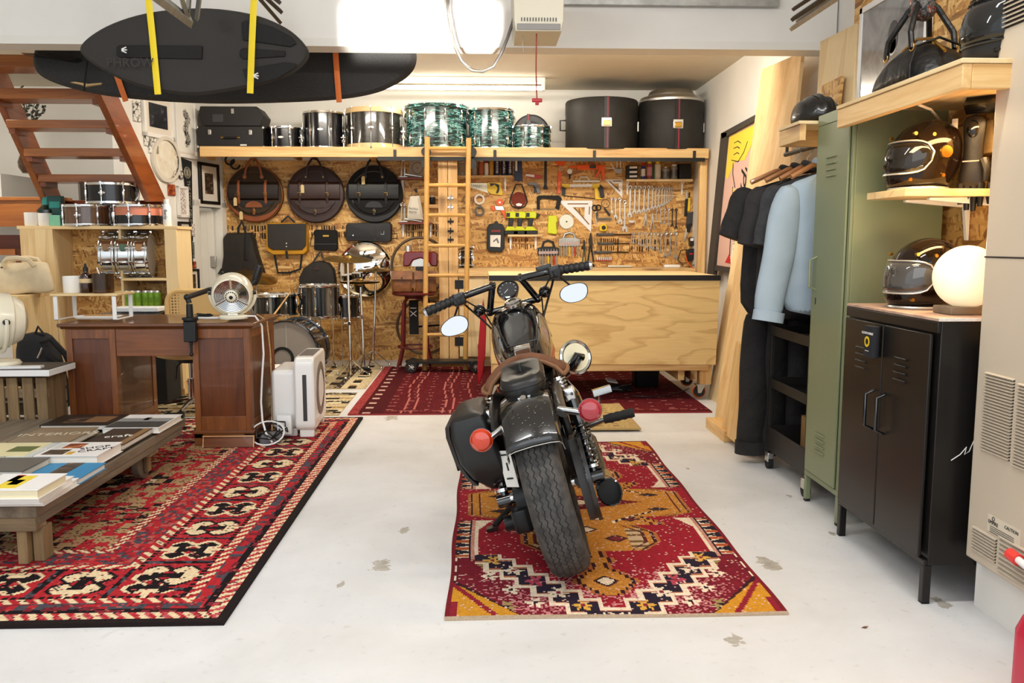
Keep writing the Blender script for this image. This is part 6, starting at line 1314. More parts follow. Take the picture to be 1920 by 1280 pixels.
# wrenches
def wrench(lab,x0,y0,x1,y1,grp,style='combo',m=None):
    k=Tool('wrench',lab,'wrench',((x0+x1)/2,(y0+y1)/2),grp,P3); a=k.w(x0,y0); b=k.w(x1,y1); d=(b-a); L=d.length; d.normalize(); n=V((-d.z,0,d.x)); wd=max(.0035,L*.032); mm=m or steel
    mb=MB(); o=V((0,-.008,0))
    mb.loft([[a+d*(L*f)+o+n*w_+V((0,s,0)) for w_,s in ((wd*kk,-.003),(wd*kk,.003),(-wd*kk,.003),(-wd*kk,-.003))] for f,kk in ((.07,1.1),(.2,.8),(.8,.8),(.93,1.2))]); mb.build('shank',mm,k.t)
    MB().tor(a+d*(L*.045)+o,wd*1.7,wd*.75,(0,1,0),16,6).build('ring_end',mm,k.t)
    e=b-d*(L*.05); j=wd*2.3
    if style=='adj': q=[(-j*1.1,-j),(j*1.2,-j),(j*1.3,j*1.6),(j*.5,j*1.7),(j*.45,j*.2),(-j*.3,j*.2),(-j*.35,j*1.2),(-j*1.1,j*1.1)]
    else: q=[(-j*.7,-j),(j*.7,-j),(j*1.1,j*.2),(j*.95,j*1.1),(j*.4,j*1.05),(j*.42,j*.1),(-j*.42,j*.1),(-j*.4,j*1.05),(-j*.95,j*1.1),(-j*1.1,j*.2)]
    pts=[e+n*u+d*v+o for u,v in q]; MB().prism([(p.x,p.z) for p in pts],lambda x,z:(x,-.012,z),lambda x,z:(x,-.004,z)).build('jaw',mm,k.t)
for i,(x,yt,yb) in enumerate(((645,368,672),(692,370,640),(737,370,636),(785,372,622),(828,368,618),(868,385,598),(900,385,590),(933,385,580),(963,380,570),(990,380,558),(1013,385,545),(1035,385,530),(1055,385,510),(1072,385,488))): wrench('chrome combination wrench, %s from the left in the upper descending row'%ORD[i],x+4,yt,x-4,yb,'upper row of wrenches')
for i,(x,yt,x1,yb) in enumerate(((460,484,462,630),(498,488,500,682),(543,490,545,732),(592,516,590,806))): wrench('adjustable wrench, %s of the four in rising size'%ORD[i],x,yt,x1,yb,'adjustable wrenches','adj')
for i,(x,yt,yb) in enumerate(((912,610,706),(952,592,738),(990,592,742),(1030,590,762),(1068,596,768),(1107,596,790))): wrench('short wrench, %s from the left in the middle row'%ORD[i],x,yt,x-2,yb,'middle row of short wrenches',m=iron if i>3 else None)
for i,(x,yt,yb) in enumerate(((665,830,935),(686,830,942),(735,830,952),(760,832,960),(783,832,965),(817,836,985),(855,832,988),(882,835,1000),(919,835,1005),(955,838,1030),(1002,825,1075),(1050,828,1058),(1103,825,1090))): wrench('chrome wrench, %s from the left in the lowest row'%ORD[i],x,yt,x-5,yb,'lowest row of wrenches')
def plier(lab,x,y0,y1,m1,m2,sp=12,f=P3):
    k=Tool('pliers',lab,'pliers',(x,(y0+y1)/2),'pliers on the tool wall',f); h=y1-y0; ym=y0+h*.4
    k.poly('jaws',m1,[(x-6,y0),(x+6,y0),(x+sp,ym-10),(x+sp*.6,ym+12),(x-sp*.6,ym+12),(x-sp,ym-10)],.0,.02); k.poly('grip',m2,[(x-sp*.6,ym+8),(x,ym+12),(x-sp*.6,ym+h*.35),(x-sp*1.0,y1),(x-sp*1.8,y1)],.0,.02); k.poly('grip',m2,[(x+sp*.6,ym+8),(x,ym+12),(x+sp*.6,ym+h*.35),(x+sp*1.0,y1),(x+sp*1.8,y1)],.0,.02)
plier('locking pliers, left one under the upper wrenches',800,640,772,steel,steel,14); plier('locking pliers, right one under the upper wrenches',868,638,800,steel,steel,14); plier('green-gripped pliers left of the long black pliers',187,905,1140,iron,M('grip_green','4a5a44',.6),14); plier('long black-gripped pliers above the bench',252,835,1125,iron,black,20)
k=Tool('rag','small crumpled white rag on a nail','rag',(655,722),None,P3); MB().loft([[k.w(x,722+(y-722)*s)+V((0,-dd,0)) for x,y in ((625,722),(640,706),(660,712),(688,708),(685,728),(670,740),(640,738))] for s,dd in ((.3,0),(1,.015),(.9,.03),(.2,.04))]).build('rag_cloth',whitep,k.t)
# screwdriver sets, sockets, drill bits
for nm,x0,x1,y0,ym,y1,mt in (('black rack of clear-handled screwdrivers, lower left one',1428,1640,965,1110,1210,black),('grey rack of clear-handled screwdrivers, upper right one',1640,1850,885,1020,1120,galv)):
    k=Tool('screwdriver_rack',nm,'rack',((x0+x1)/2,ym-60),None,P2); k.poly('rack_body',mt,[(x0,ym),(x0,ym-70),(x0+50,ym-85),(x1-50,ym-85),(x1,ym-70),(x1,ym)],.0,.025); k.line('handle',mt,[(x0+45,ym-75),(x0+60,y0+15),((x0+x1)/2,y0),(x1-60,y0+15),(x1-45,ym-75)],.012,.015); k.poly('label_strip',M('label_pink','c9a7a0',.6),[(x0+10,ym-38),(x1-10,ym-42),(x1-10,ym-15),(x0+10,ym-10)],.025,.027,0)
    for i in range(7):
        x=x0+22+(x1-x0-44)*i/6; s=Tool('screwdriver','clear-handled screwdriver, %s in the %s rack'%(ORD[i],'black' if mt is black else 'grey'),'screwdriver',(x,ym+40),'screwdrivers in the racks',P2)
        s.line('shaft',steel,[(x,ym-62),(x,ym+10)],.003,.032); s.line('handle',[whitep,clr,grey,yellow,clr,red,clr][i] if i in(3,5) else M('handle_clear','9a958a',.25),[(x,ym+8),(x,ym+30),(x,y1)],.008,.032)
k=Tool('socket_rail','rail of chrome sockets above the bench','sockets',(388,1095),None,P3); k.poly('rail',red,[(308,1105),(465,1103),(465,1113),(308,1115)],.0,.02,0)
for i in range(8): k.line('socket',chrome,[(320+19*i,1076),(320+19*i,1106)],.007,.022)
for i,(y,x0,x1) in enumerate(((850,310,660),(940,320,640),(1027,285,630))):
    k=Tool('drill_bit_rail','long rail of drill bits, %s of three from the top'%ORD[i],'drill bits',((x0+x1)/2,y),'rails of drill bits',P3); k.poly('rail',dgrey,[(x0,y-12),(x0+(x1-x0)*.5,y-14),(x0+(x1-x0)*.5,y+12),(x0,y+14)],.0,.02,0); k.line('drill_bit',iron,[(x0+(x1-x0)*.45,y),(x1,y)],.006,.02); k.line('drill_bit',galv,[(x0+20,y-4),(x0+(x1-x0)*.5,y-4)],.004,.024)
k=Tool('wood_chisel','black-handled wood chisel near the white spirit level','chisel',(1205,500),None,P3); k.poly('blade',steel,[(1207,410),(1222,410),(1218,500),(1202,500)],.004,.014); k.poly('handle',black,[(1198,495),(1222,495),(1212,665),(1185,668)],.0,.025)
k=Tool('wood_chisel','yellow-striped chisel beside the spirit level','chisel',(1235,560),None,P3); k.poly('blade',iron,[(1232,430),(1245,430),(1242,500),(1228,500)],.004,.014); k.poly('handle',yellow,[(1225,485),(1245,485),(1238,620),(1215,620)],.0,.025)
k=Tool('spatula','grey putty knife set below the chisels','putty knife',(1235,690),None,P3); k.poly('blade',dgrey,[(1215,640),(1275,620),(1262,740),(1205,755)],.0,.02); k.poly('handle',black,[(1205,750),(1260,740),(1240,830),(1210,830)],.0,.025); k.poly('steel_blade',steel,[(1200,790),(1240,785),(1190,920),(1178,920)],.02,.024)
# chargers and cords on the bench end
k=Tool('charger','black battery chargers with cords at the right end of the bench','charger',(1270,950),None,P3); k.poly('charger_body',black,[(1230,880),(1300,880),(1310,960),(1230,965)],.0,.08,.006); k.poly('white_plug',whitep,[(1230,890),(1265,885),(1260,915),(1230,915)],.08,.085); k.poly('lower_body',black,[(1200,1000),(1300,985),(1300,1090),(1200,1120)],.0,.09,.006); k.poly('red_light',red,[(1220,1035),(1250,1035),(1250,1050),(1220,1050)],.09,.092,0); k.poly('white_adapter',whitep,[(1262,1090),(1290,1080),(1322,1160),(1300,1165)],.03,.06)
k.line('orange_cord',orange,[(1170,1040),(1190,1120),(1230,1170),(1290,1200),(1340,1210)],.006,.12); k.line('black_cord',black,[(1180,1000),(1130,1010),(1100,1100),(1150,1150),(1130,1200),(1200,1180),(1260,1150),(1340,1190),(1350,1220)],.005,.11)
a=PY(*P3(1060,1178),8.4); o=MB().rbox((0,0,.015),(.16,.05,.03),.01).build('power_tool',whitep,loc=(a.x,8.38,BT+.002)); tag(o,'small white gadget lying at the right end of the bench','gadget')
a=PY(*P3(545,1178),8.4); o=MB().cyl((-.12,0,.012),(.12,0,.012),.011,seg=8).build('ratchet',steel,loc=(a.x,8.4,BT+.002)); tag(o,'steel ratchet lying on the back bench','ratchet')
# snare on its side in the corner between post and tools
p=WP(*P2(722,1055)); R=190/2*PX5*1.0; t=drum('snare_drum','dark snare drum standing on edge behind the right ladder rail','drum',V((p.x-.07,8.42,BT+R*1.06)),R,.145,gb,nl=8,rot=(0,radians(90),0),badge=False)
k=Tool('wall_shelf','tiny pine shelf with glasses on the left of the post','shelf',(385,625),None,P2); k.poly('shelf_board',pine,[(335,608),(440,608),(440,642),(335,642)],0,.10,0); 
k=oncan('drinking_glass','clear glass with dark drink on the tiny shelf',382,525,606,62,P2,M('dark_drink','1b1311',.15),'glass',clr,.9)
for i,y in enumerate((570,655,790,880,960)):
    k=Tool('key_hook',['topmost small steel hook on the pine post','second small steel hook on the pine post','third small dark hook on the pine post','fourth small dark hook on the pine post','lowest small dark hook on the pine post'][i],'hook',(578,y),'hooks on the post',P2); o=k.t; o.location.y=8.24; m=steel if i<2 else iron
    k.poly('plate',m,[(550,y-12),(608,y-12),(608,y+8),(550,y+8)],.0,.008); k.line('prong',m,[(578,y-35),(578,y+25)],.006,.014)
# cymbal-wall small shelves with pedals and cards
cherry=M('cherry','7a2f1a',.4)
for i,(y0,y1,x0,x1) in enumerate(((345,362,45,300),(785,802,50,380))):
    k=Tool('wall_shelf',['upper dark red shelf carrying a chrome pedal','lower dark red shelf carrying a chrome pedal'][i],'shelf',((x0+x1)/2,y1),None,P2); k.poly('shelf_board',cherry,[(x0,y0),(x1,y0),(x1,y1),(x0,y1)],0,.16,0)
    for x in ((80,) if i==0 else (85,360)): a=k.w(x,y1); MB().xz([(-.012,0),(.012,0),(.007,-.13),(-.007,-.13)],-.012,0).build('bracket',whitep,k.t,loc=a)
    k=Tool('drum_pedal',['chrome bass drum pedal on the upper dark red shelf','chrome bass drum pedal on the lower dark red shelf'][i],'pedal',(95,y0),None,P2); yb=y0-4; top=140 if i==0 else 600
    k.line('post',chrome,[(75,yb),(80,top)],.008,.08); k.line('post',chrome,[(110,yb),(105,top)],.008,.08); k.ring('cam',chrome,92,top+10,.024,.007,.09); k.poly('footboard',steel,[(110,yb-40),(280,yb-10),(280,yb),(110,yb-25)],.05,.11); k.poly('base',steel,[(55,yb-10),(140,yb-10),(140,yb),(55,yb)],.04,.12)
k=Tool('card','grey card with a black circle behind the upper pedal','card',(225,240),None,P2); k.poly('card_face',M('card_grey','b7aa96',.7),[(148,140),(300,140),(300,335),(148,335)],.0,.006,0); k.ring('printed_circle',black,228,240,.056,.0022,.006); k.disc('dot',black,228,240,.006,.006,.008)
k=Tool('cloth_bag','white cloth drawstring bag with black print beside the ladder','bag',(215,650),None,P2); MB().loft([[k.w(215+(x-215)*s,630+(y-630)*s)+V((0,-d,0)) for x,y in ((170,530),(260,525),(285,650),(298,760),(140,750),(145,640))] for s,d in ((.6,.13),(1,.15),(1,.17),(.6,.19))]).build('bag_body',M('cloth_white','ddd5c4',.9,bump=.2,bs=50),k.t); k.line('drawstring',stitch,[(175,530),(210,420),(250,520)],.003,.15); k.text('print',black,'TACKLE',200,655,.026,.192,(1,0,-.1),(.1,0,1)); k.text('print',black,'INSTRUMENT\nSUPPLY CO.',198,690,.014,.192,(1,0,-.1),(.1,0,1)); k.poly('knot',blackm,[(205,460),(235,455),(240,495),(215,490)],.14,.17)
# stencilled grading strip printed on the strand board
def stencil(x0,x1,y0,y1,sd):
    R=random.Random(sd); mb=MB(); x=x0
    while x<x1:
        w_=R.choice((1.2,2,3)); 
        for r_ in range(2):
            if R.random()<.75:
                ya=y0+(y1-y0)*(r_*.5)+R.uniform(0,1.5); yb=ya+(y1-y0)*R.uniform(.25,.45); a=WP(x,yb); b=WP(x+w_,ya); mb.bx(a.x,b.x,WB-.0012,WB-.0002,a.z,b.z)
        x+=w_+R.uniform(1.2,3)
    o=mb.build('trim_7',M('stencil_ink','3a2616',.8),smooth=0); o['kind']='structure'
stencil(424,502,422,449,1); stencil(580,646,422,446,2); stencil(762,822,420,446,3); stencil(952,1000,446,468,5); stencil(1090,1160,446,474,6); stencil(1180,1260,448,474,7)
a=WP(740,440,.001); o=MB().text('LP',.10,TM(a,(0,0,1),(-1,0,0)),.0004).build('trim_7',M('stencil_ink','3a2616')); o['kind']='structure'
# ---------------------------------------------------------------- motorcycle (built upright, then leaned on its stand)
o=PF(1068,1075); AL,LE=radians(-3.5),radians(16)
rx=V((cos(AL),sin(AL),0)); fy=V((-sin(AL),cos(AL),0)); zz=V((0,0,1))
Rm=Matrix((rx*cos(LE)+zz*sin(LE),fy,zz*cos(LE)-rx*sin(LE))).transposed()
bk=T('motorcycle','black cruiser motorcycle leaning on its stand on the medallion rug','motorcycle',(o.x+.015,o.y,.020),Rm.to_euler())
bp=M('bike_paint','0b0b0c',.1,coat=1,var=.2,vs=40); bpd=M('bike_satin','161616',.35,coat=.3,var=.2,vs=30); bch=M('bike_chrome','cfcfcd',.15,metal=1); bdk=M('engine_dark','1f1f20',.4,metal=.5)
RR=.32
def tyremat():
    t=NT('tyre_tread'); oc=t.co(); s=t.n('SeparateXYZ',Vector=oc)
    z=t.math('SUBTRACT',s.outputs[2],RR); an=t.math('ARCTAN2',z,s.outputs[1])
    tri=t.math('PINGPONG',t.math('MULTIPLY',an,12.0),.5)
    xx=t.math('ADD',s.outputs[0],t.math('MULTIPLY',tri,.014))
    g=t.math('PINGPONG',t.math('ADD',xx,.2085),.0105)
    inn=t.math('LESS_THAN',t.math('ABSOLUTE',t.math('ADD',s.outputs[0],.002)),.056)
    gm=t.math('MULTIPLY',t.math('LESS_THAN',g,.0021),inn)
    n=t.noise(oc,30,5); base=t.ramp(n.outputs[0],[(.35,'2d2b29'),(.65,'4b4743')]).outputs[0]
    t.p(Base_Color=t.mix(gm,base,'0b0a0a'),Roughness=.75); t.bump(t.math('SUBTRACT',t.math('MULTIPLY',n.outputs[0],.15),gm),.8,.004); return t.m
def wheel(y,R,hw,nm,tm):
    prof=[(R-.10,-hw*.78),(R-.075,-hw*.95),(R-.045,-hw),(R-.02,-hw*.9),(R-.006,-hw*.68),(R,-hw*.3),(R,hw*.3),(R-.006,hw*.68),(R-.02,hw*.9),(R-.045,hw),(R-.075,hw*.95),(R-.10,hw*.78)]
    # cross-section lathe about the x axis
    mb=MB(); n=96; rings=[[V((x,y+r*cos(2*pi*k/n),R+r*sin(2*pi*k/n))) for k in range(n)] for r,x in prof]; mb.loft(rings,cap=False); w=mb.build('%s_tyre'%nm,tm,bk)
    mb=MB(); rr=[(R-.10,-hw*.8),(R-.115,-hw*.7),(R-.125,0),(R-.115,hw*.7),(R-.10,hw*.8)]; mb.loft([[V((x,y+r*cos(2*pi*k/48),R+r*sin(2*pi*k/48))) for k in range(48)] for r,x in rr],cap=False); mb.build('wheel_rim',bpd,w)
    mb=MB(); 
    for k in range(20): a=2*pi*k/20; s=(-1)**k; mb.cyl((s*.03,y+.03*cos(a),R+.03*sin(a)),(0,y+(R-.12)*cos(a+.15*s),R+(R-.12)*sin(a+.15*s)),.003,seg=5)
    mb.cyl((-.06,y,R),(.06,y,R),.035); mb.build('spokes',bch,w); return w
wheel(0,RR,.075,'rear',tyremat()); wheel(1.52,.33,.055,'front',rubber)
# rear fender: bobbed, wraps the tyre from seat to tip
fr=[]
for a in range(55,142,5):
    c,s=cos(radians(a)),sin(radians(a)); row=[]
    for x,dr in ((-.098,-.075),(-.096,-.03),(-.088,-.008),(-.06,.004),(0,.010),(.06,.004),(.088,-.008),(.096,-.03),(.098,-.075)): row.append(V((x,(.362+dr)*c,RR+(.362+dr)*s)))
    fr.append(row)
mb=MB(); mb.loft(fr,cap=False,closed=False); f=mb.build('rear_fender',M('fender_worn','131313',.22,coat=.8,var=.3,vs=30),bk); sm=f.modifiers.new('s','SOLIDIFY'); sm.thickness=.004
a=radians(141); MB().tube([V((x,(.362+dr)*cos(a),RR+(.362+dr)*sin(a))) for x,dr in ((-.098,-.075),(-.096,-.03),(-.088,-.008),(-.06,.004),(0,.010),(.06,.004),(.088,-.008),(.096,-.03),(.098,-.075))],.0018,6).build('fender_edge',steel,f,label='bright fender edge')
mb=MB(); R=random.Random(3)
for k in range(55):
    an=radians(R.uniform(112,138)); x=R.gauss(.015,.045); 
    if abs(x)<.085: r=.3725-abs(x)**2*.9; p=V((x,r*cos(an),RR+r*sin(an))); mb.sph(p,(R.uniform(.0006,.0028),R.uniform(.0006,.0016),.0008),6,4)
mb.build('dust_specks',M('speck','a9a49b',.8),f)['kind']='stuff'
MB().cyl((0,-.078,.672),(0,-.088,.686),.011,seg=14).box((-.014,-.06,.684),(.01,.05,.006)).box((.022,-.06,.684),(.01,.05,.006)).build('pad_bracket',bch,bk)
for s in (-1,1): MB().tube([(s*.118,-.13,.60),(s*.12,.0,.645),(s*.12,.2,.66),(s*.11,.35,.64)],(.012,.022),8).build('fender_strut',bpd,bk)
# pillion pad
rg=[]
for z,k,dy in ((.690,.86,0),(.700,.97,0),(.720,1.0,0),(.742,.98,.004),(.757,.88,.008),(.762,.6,.01),(.763,.02,.012)):
    rg.append([V((x*k+.008,.10+y*k+dy,z+(y*.12))) for x,y in rrect(.165,.29,.07,6)])
seatl=M('seat_leather','1a1918',.38,bump=.15,bs=150,var=.2,vs=10)
MB().loft(rg).build('pillion_pad',seatl,bk)
MB().tube([V((x*1.005+.008,.10+y*1.005,.728+y*.12)) for x,y in rrect(.165,.29,.07,6)],.003,6,closed=True).build('pad_piping',black,bk)
# solo saddle with rolled rear lip
sue=M('saddle_suede','6b452d',.8,var=.2,vs=20,bump=.2,bs=90)
mb=MB(); rows=[]
for y,hw,ze,zc in ((.255,.150,.690,.765),(.265,.168,.700,.790),(.285,.172,.706,.792),(.315,.172,.710,.765),(.38,.155,.712,.712),(.46,.115,.705,.695),(.54,.075,.708,.705),(.62,.05,.722,.722)):
    rows.append([V((.008+hw*u,y-.04*abs(u)**2*(1 if y<.33 else 0),ze*(abs(u)**2.2)+zc*(1-abs(u)**2.2)-(.012 if abs(u)>.95 else 0))) for u in (-1,-.85,-.6,-.3,0,.3,.6,.85,1)])
mb.loft(rows,cap=False,closed=False); sdl=mb.build('saddle',sue,bk,smooth=60); q=sdl.modifiers.new('s','SOLIDIFY'); q.thickness=.022; q.offset=-1
MB().tube([r[0] for r in reversed(rows)]+rows[0]+[r[-1] for r in rows],.009,8).build('saddle_rim',M('saddle_edge','7d5638',.75),bk)
mb=MB(); mb.loft([[V((.008+x*k,.38+y*k,z)) for x,y in rrect(.26,.36,.1,5)] for z,k in ((.655,.7),(.67,.9),(.69,.85))]); mb.build('saddle_base',black,bk)
for s in (-1,1):
    for j in range(4): MB().tor((s*.135,.2+.0,.625+.014*j),.022,.006,(0,0,1),16,6).build('seat_spring',bch,bk)
# fuel tank
secs=[]
for y,hw,zt,zb,sl in ((.60,.045,.735,.66,.3),(.64,.07,.765,.64,.3),(.74,.10,.815,.625,.35),(.86,.122,.868,.63,.4),(.97,.128,.925,.66,.4),(1.04,.118,.945,.70,.4),(1.085,.085,.935,.76,.4),(1.10,.04,.915,.80,.4)):
    h=zt-zb; secs.append([V((.005+hw*1.14*x,y,zb+h*z)) for x,z in ((-.55,0),(-.85,.1),(-1,.3),(-.98,.55),(-.86,.8),(-.66,.95),(-.35,1.0),(0,1.01),(.35,1.0),(.66,.95),(.86,.8),(.98,.55),(1,.3),(.85,.1),(.55,0))])
MB().loft(secs).build('fuel_tank',bp,bk,sub=2,smooth=60)
mb=MB(); q=[(-.062,.66,.783),(-.082,.78,.842),(-.088,.90,.893),(-.07,.945,.914),(.0,.955,.92),(.094,.90,.893),(.09,.78,.842),(.07,.66,.783)]
mb.tube([V((x+.01,y,z+.004)) for x,y,z in q],.0035,6,closed=True); mb.build('tank_panel_line',bpd,bk)
for s in (-1,1): MB().tube([V((.012+s*x,y,z)) for x,y,z in ((.088,.70,.665),(.112,.80,.675),(.126,.90,.695),(.122,1.0,.735))],(.0025,.012),6).build('tank_highlight',M('highlight_orange','b4552c',.3),bk)  # orange highlight low on the tank sides, laid on as coloured strips
MB().lathe([(.001,.016),(.03,.016),(.042,.008),(.044,-.004),(.001,-.006)],28,c=(.012,.985,.945),axis=(0,-.35,.94)).lathe([(.02,.02),(.036,.017),(.036,.014)],20,c=(.012,.985,.945),axis=(0,-.35,.94),cap=False).build('fuel_cap',bch,bk)
MB().rbox((.012,.615,.765),(.075,.05,.03),.008,(radians(20),0,0)).build('tank_bracket',bch,bk)
# speedometer
ax=V((0,-.75,.66)).normalized(); c=V((.0,1.15,1.005)); MB().lathe([(.001,-.03),(.045,-.03),(.055,.0),(.055,.012),(.048,.014)],32,c=c,axis=ax,cap=False).build('speedometer',blackg,bk)
sp=MB().lathe([(.001,.009),(.048,.009)],28,c=c,axis=ax,cap=False).build('dial_face',dgrey,bk)
up=V((0,.66,.75)); r_=V((1,0,0)); mb=MB()
for k in range(9): an=radians(210-30*k); p=c+ax*.0098+(r_*cos(an)+up*sin(an))*.037; mb.cyl(p,p+(r_*cos(an)+up*sin(an))*.007,.0014,seg=4)
mb.cyl(c+ax*.0098,c+ax*.0098+(r_*-.6-up*.5)*.035,.0016,seg=4); mb.build('dial_marks',whitep,sp)
# Z bars, grips, switches, levers, mirrors
def side(s):
    X=lambda x:.008+s*x
    P=[V((X(.03),1.12,.925)),V((X(.122),1.10,.928)),V((X(.070),1.03,1.052)),V((X(.20),.985,1.045)),V((X(.255),.972,1.04)),V((X(.40),.948,1.022))]
    mb=MB(); r=.0165
    for i,j in ((0,1),(1,2),(2,3),(3,5)):
        d=(P[j]-P[i]).normalized(); mb.cyl(P[i]-d*(r*.7 if i else 0),P[j]+d*(r*.9 if j<5 else 0),r,seg=14)
    mb.build('handlebar',bp,bk)
    d=(P[5]-P[4]).normalized(); g=[]; pts=[]
    for k in range(25): pts.append(P[4]+(P[5]-P[4])*(k/24)); g.append(.0195+.0045*abs(sin(k*pi/4)))
    MB().tube(pts,g,14).build('grip',M('grip_rubber','1a1a1a',.5,bump=.2,bs=200),bk)
    MB().cyl(P[5],P[5]+d*.012,.022,.018,seg=16).build('bar_end',bch,bk)
    c=(P[3]*.35+P[4]*.65)-V((0,.0,.005)); mb=MB(); mb.rbox(c,(.062,.052,.060),.014,(0,0,-s*.15)); mb.build('switch_housing',bpd,bk); m=MB()
    for k in (-1,0,1): m.box(c+V((.018*k,-.03,.004*k)),(.013,.012,.026))
    m.build('switch_button',black,bk)
    MB().tube([c+V((s*-.01,.035,0)),c+V((s*.05,.06,-.005)),c+V((s*.16,.055,-.02)),c+V((s*.19,.045,-.022))],(.006,.010),8).build('lever',bpd,bk)
    if s>0: MB().rbox(P[3]+V((-.01,.03,.022)),(.075,.05,.03),.008).build('brake_reservoir',bpd,bk)
    # hanging mirror
    m0=V((X(.293),.985,.918)); MB().tube([c+V((s*.01,.0,-.02)),c+V((s*.03,.02,-.05)),m0+V((-s*.0,.02,.03)),m0+V((0,.012,.005))],.005,8).build('mirror_stem',black,bk)
    q=[(-.063,-.006),(-.05,.022),(-.01,.040),(.035,.047),(.060,.036),(.066,.006),(.055,-.024),(.02,-.042),(-.025,-.046),(-.055,-.03)] if s>0 else [(-.066,-.012),(-.05,.016),(-.01,.046),(.03,.052),(.06,.036),(.064,.0),(.045,-.026),(.0,-.042),(-.035,-.046),(-.058,-.036)]
    for _ in range(2): q=[p for i in range(len(q)) for p in ((q[i][0]*.75+q[(i+1)%len(q)][0]*.25,q[i][1]*.75+q[(i+1)%len(q)][1]*.25),(q[i][0]*.25+q[(i+1)%len(q)][0]*.75,q[i][1]*.25+q[(i+1)%len(q)][1]*.75))]
    qr=[(x*cos(-.28)-z*sin(-.28),x*sin(-.28)+z*cos(-.28)) for x,z in q]
    MB().prism(qr,lambda x,z:m0+V((x*1.10,-.012,z*1.10)),lambda x,z:m0+V((x*.9,.016,z*.9))).build('mirror_shell',bpd,bk,bev=.003)
    MB().prism([(x*1.01,z*1.01) for x,z in qr],lambda x,z:m0+V((x,-.0145,z)),lambda x,z:m0+V((x,-.0115,z))).build('mirror_glass',M('mirror','f0f0ee'),bk)
    # front indicator and cables
    MB().sph((X(.165),1.06,.955),(.03,.034,.03),18,12).cyl((X(.12),1.08,.94),(X(.165),1.06,.955),.008).build('front_indicator',bp,bk)
    MB().tube([c,c+V((-s*.03,.05,-.06)),V((X(.16),1.06,.90)),V((X(.125),1.05,.84)),V((X(.135),1.02,.74))],.0055,6).build('control_cable',black,bk)
    MB().tube([c+V((-s*.02,.02,-.01)),c+V((-s*.09,.06,-.09)),V((X(.13),1.12,.86)),V((X(.09),1.16,.7))],.004,6).build('control_cable',black,bk)
side(-1); side(1)
MB().rbox((.008,1.12,.90),(.09,.06,.06),.012).cyl((-.03,1.12,.80),(-.03,1.12,.92),.018).cyl((.046,1.12,.80),(.046,1.12,.92),.018).build('bar_riser',bp,bk)
for s in(-1,1): MB().cyl((.008+s*.10,1.19,.82),(.008+s*.10,1.50,.33),.024,seg=16).cyl((.008+s*.10,1.40,.49),(.008+s*.10,1.51,.31),.032,seg=16).build('fork_leg',bp,bk)
MB().box((.008,1.18,.83),(.25,.07,.04)).box((.008,1.22,.72),(.25,.07,.035)).build('fork_yoke',bp,bk,bev=.006)
MB().lathe([(.001,-.08),(.05,-.07),(.08,-.02),(.085,.03),(.001,.035)],28,c=(.008,1.30,.80),axis=(0,1,-.05)).build('headlight',bp,bk)
mb=MB(); fr=[]
for a in range(30,151,10):
    c,s=cos(radians(a)),sin(radians(a)); fr.append([V((x,1.52+(.35+dr)*c,.33+(.35+dr)*s)) for x,dr in ((-.07,-.03),(-.05,.0),(0,.01),(.05,0),(.07,-.03))])
mb.loft(fr,cap=False,closed=False); q=mb.build('front_fender',bp,bk); s_=q.modifiers.new('s','SOLIDIFY'); s_.thickness=.004
# engine, frame, swing arm
mb=MB(); mb.rbox((.01,.72,.30),(.26,.50,.22),.05); mb.build('crankcase',bdk,bk)
for yy,tl in ((.60,-.38),(.86,.38)):
    m=MB(); d=V((0,sin(tl),cos(tl)))
    for k in range(10): m.cyl(V((.01,.73,.38))+d*(.05+.02*k)+V((0,(.10 if tl>0 else -.10),0)),V((.01,.73,.38))+d*(.062+.02*k)+V((0,(.10 if tl>0 else -.10),0)),.075,seg=20)
    m.build('cylinder',bdk,bk)
MB().cyl((-.16,.62,.31),(-.12,.62,.31),.13,seg=28).cyl((-.16,.88,.30),(-.12,.88,.30),.10,seg=28).build('primary_cover',bdk,bk)
for s in (-1,1):
    MB().tube([(s*.03,1.12,.82),(s*.09,1.02,.4),(s*.10,.9,.17),(s*.11,.5,.16),(s*.12,.3,.3),(s*.11,.3,.6)],.016,8).build('frame_tube',bpd,bk)
    MB().tube([(s*.11,.42,.30),(s*.115,.2,.31),(s*.115,-.05,.32)],(.018,.03),8).build('swingarm',bpd,bk)
    MB().cyl((s*.08,0,.32),(s*.17,0,.32),.022,seg=14).cyl((s*.165,0,.32),(s*.185,0,.32),.014,seg=6).build('axle',bch,bk)
    # shock absorber
    a=V((s*.165,.10,.60)); b=V((s*.17,-.01,.32)); sh=MB().cyl(a,a+(b-a)*.35,.03,seg=18).cyl(a+(b-a)*.3,b,.016,seg=12).cyl(b-V((s*.02,0,0)),b+V((s*.03,0,0)),.024,seg=14).build('shock_absorber',bp,bk)
    m=MB(); pts=[]
    d=(b-a); u=d.orthogonal().normalized(); w=d.normalized().cross(u)
    for k in range(7*12): t_=.30+.55*k/(7*12); an=2*pi*k/12; pts.append(a+d*t_+u*.029*cos(an)+w*.029*sin(an))
    m.tube(pts,.0055,6); m.build('spring',bp,sh); MB().cyl(a+d*.86,a+d*.9,.033,seg=18).build('spring_collar',bch,sh)
    MB().rbox(a+V((-s*.005,.0,.02)),(.05,.06,.05),.012).build('shock_mount',bch,bk)
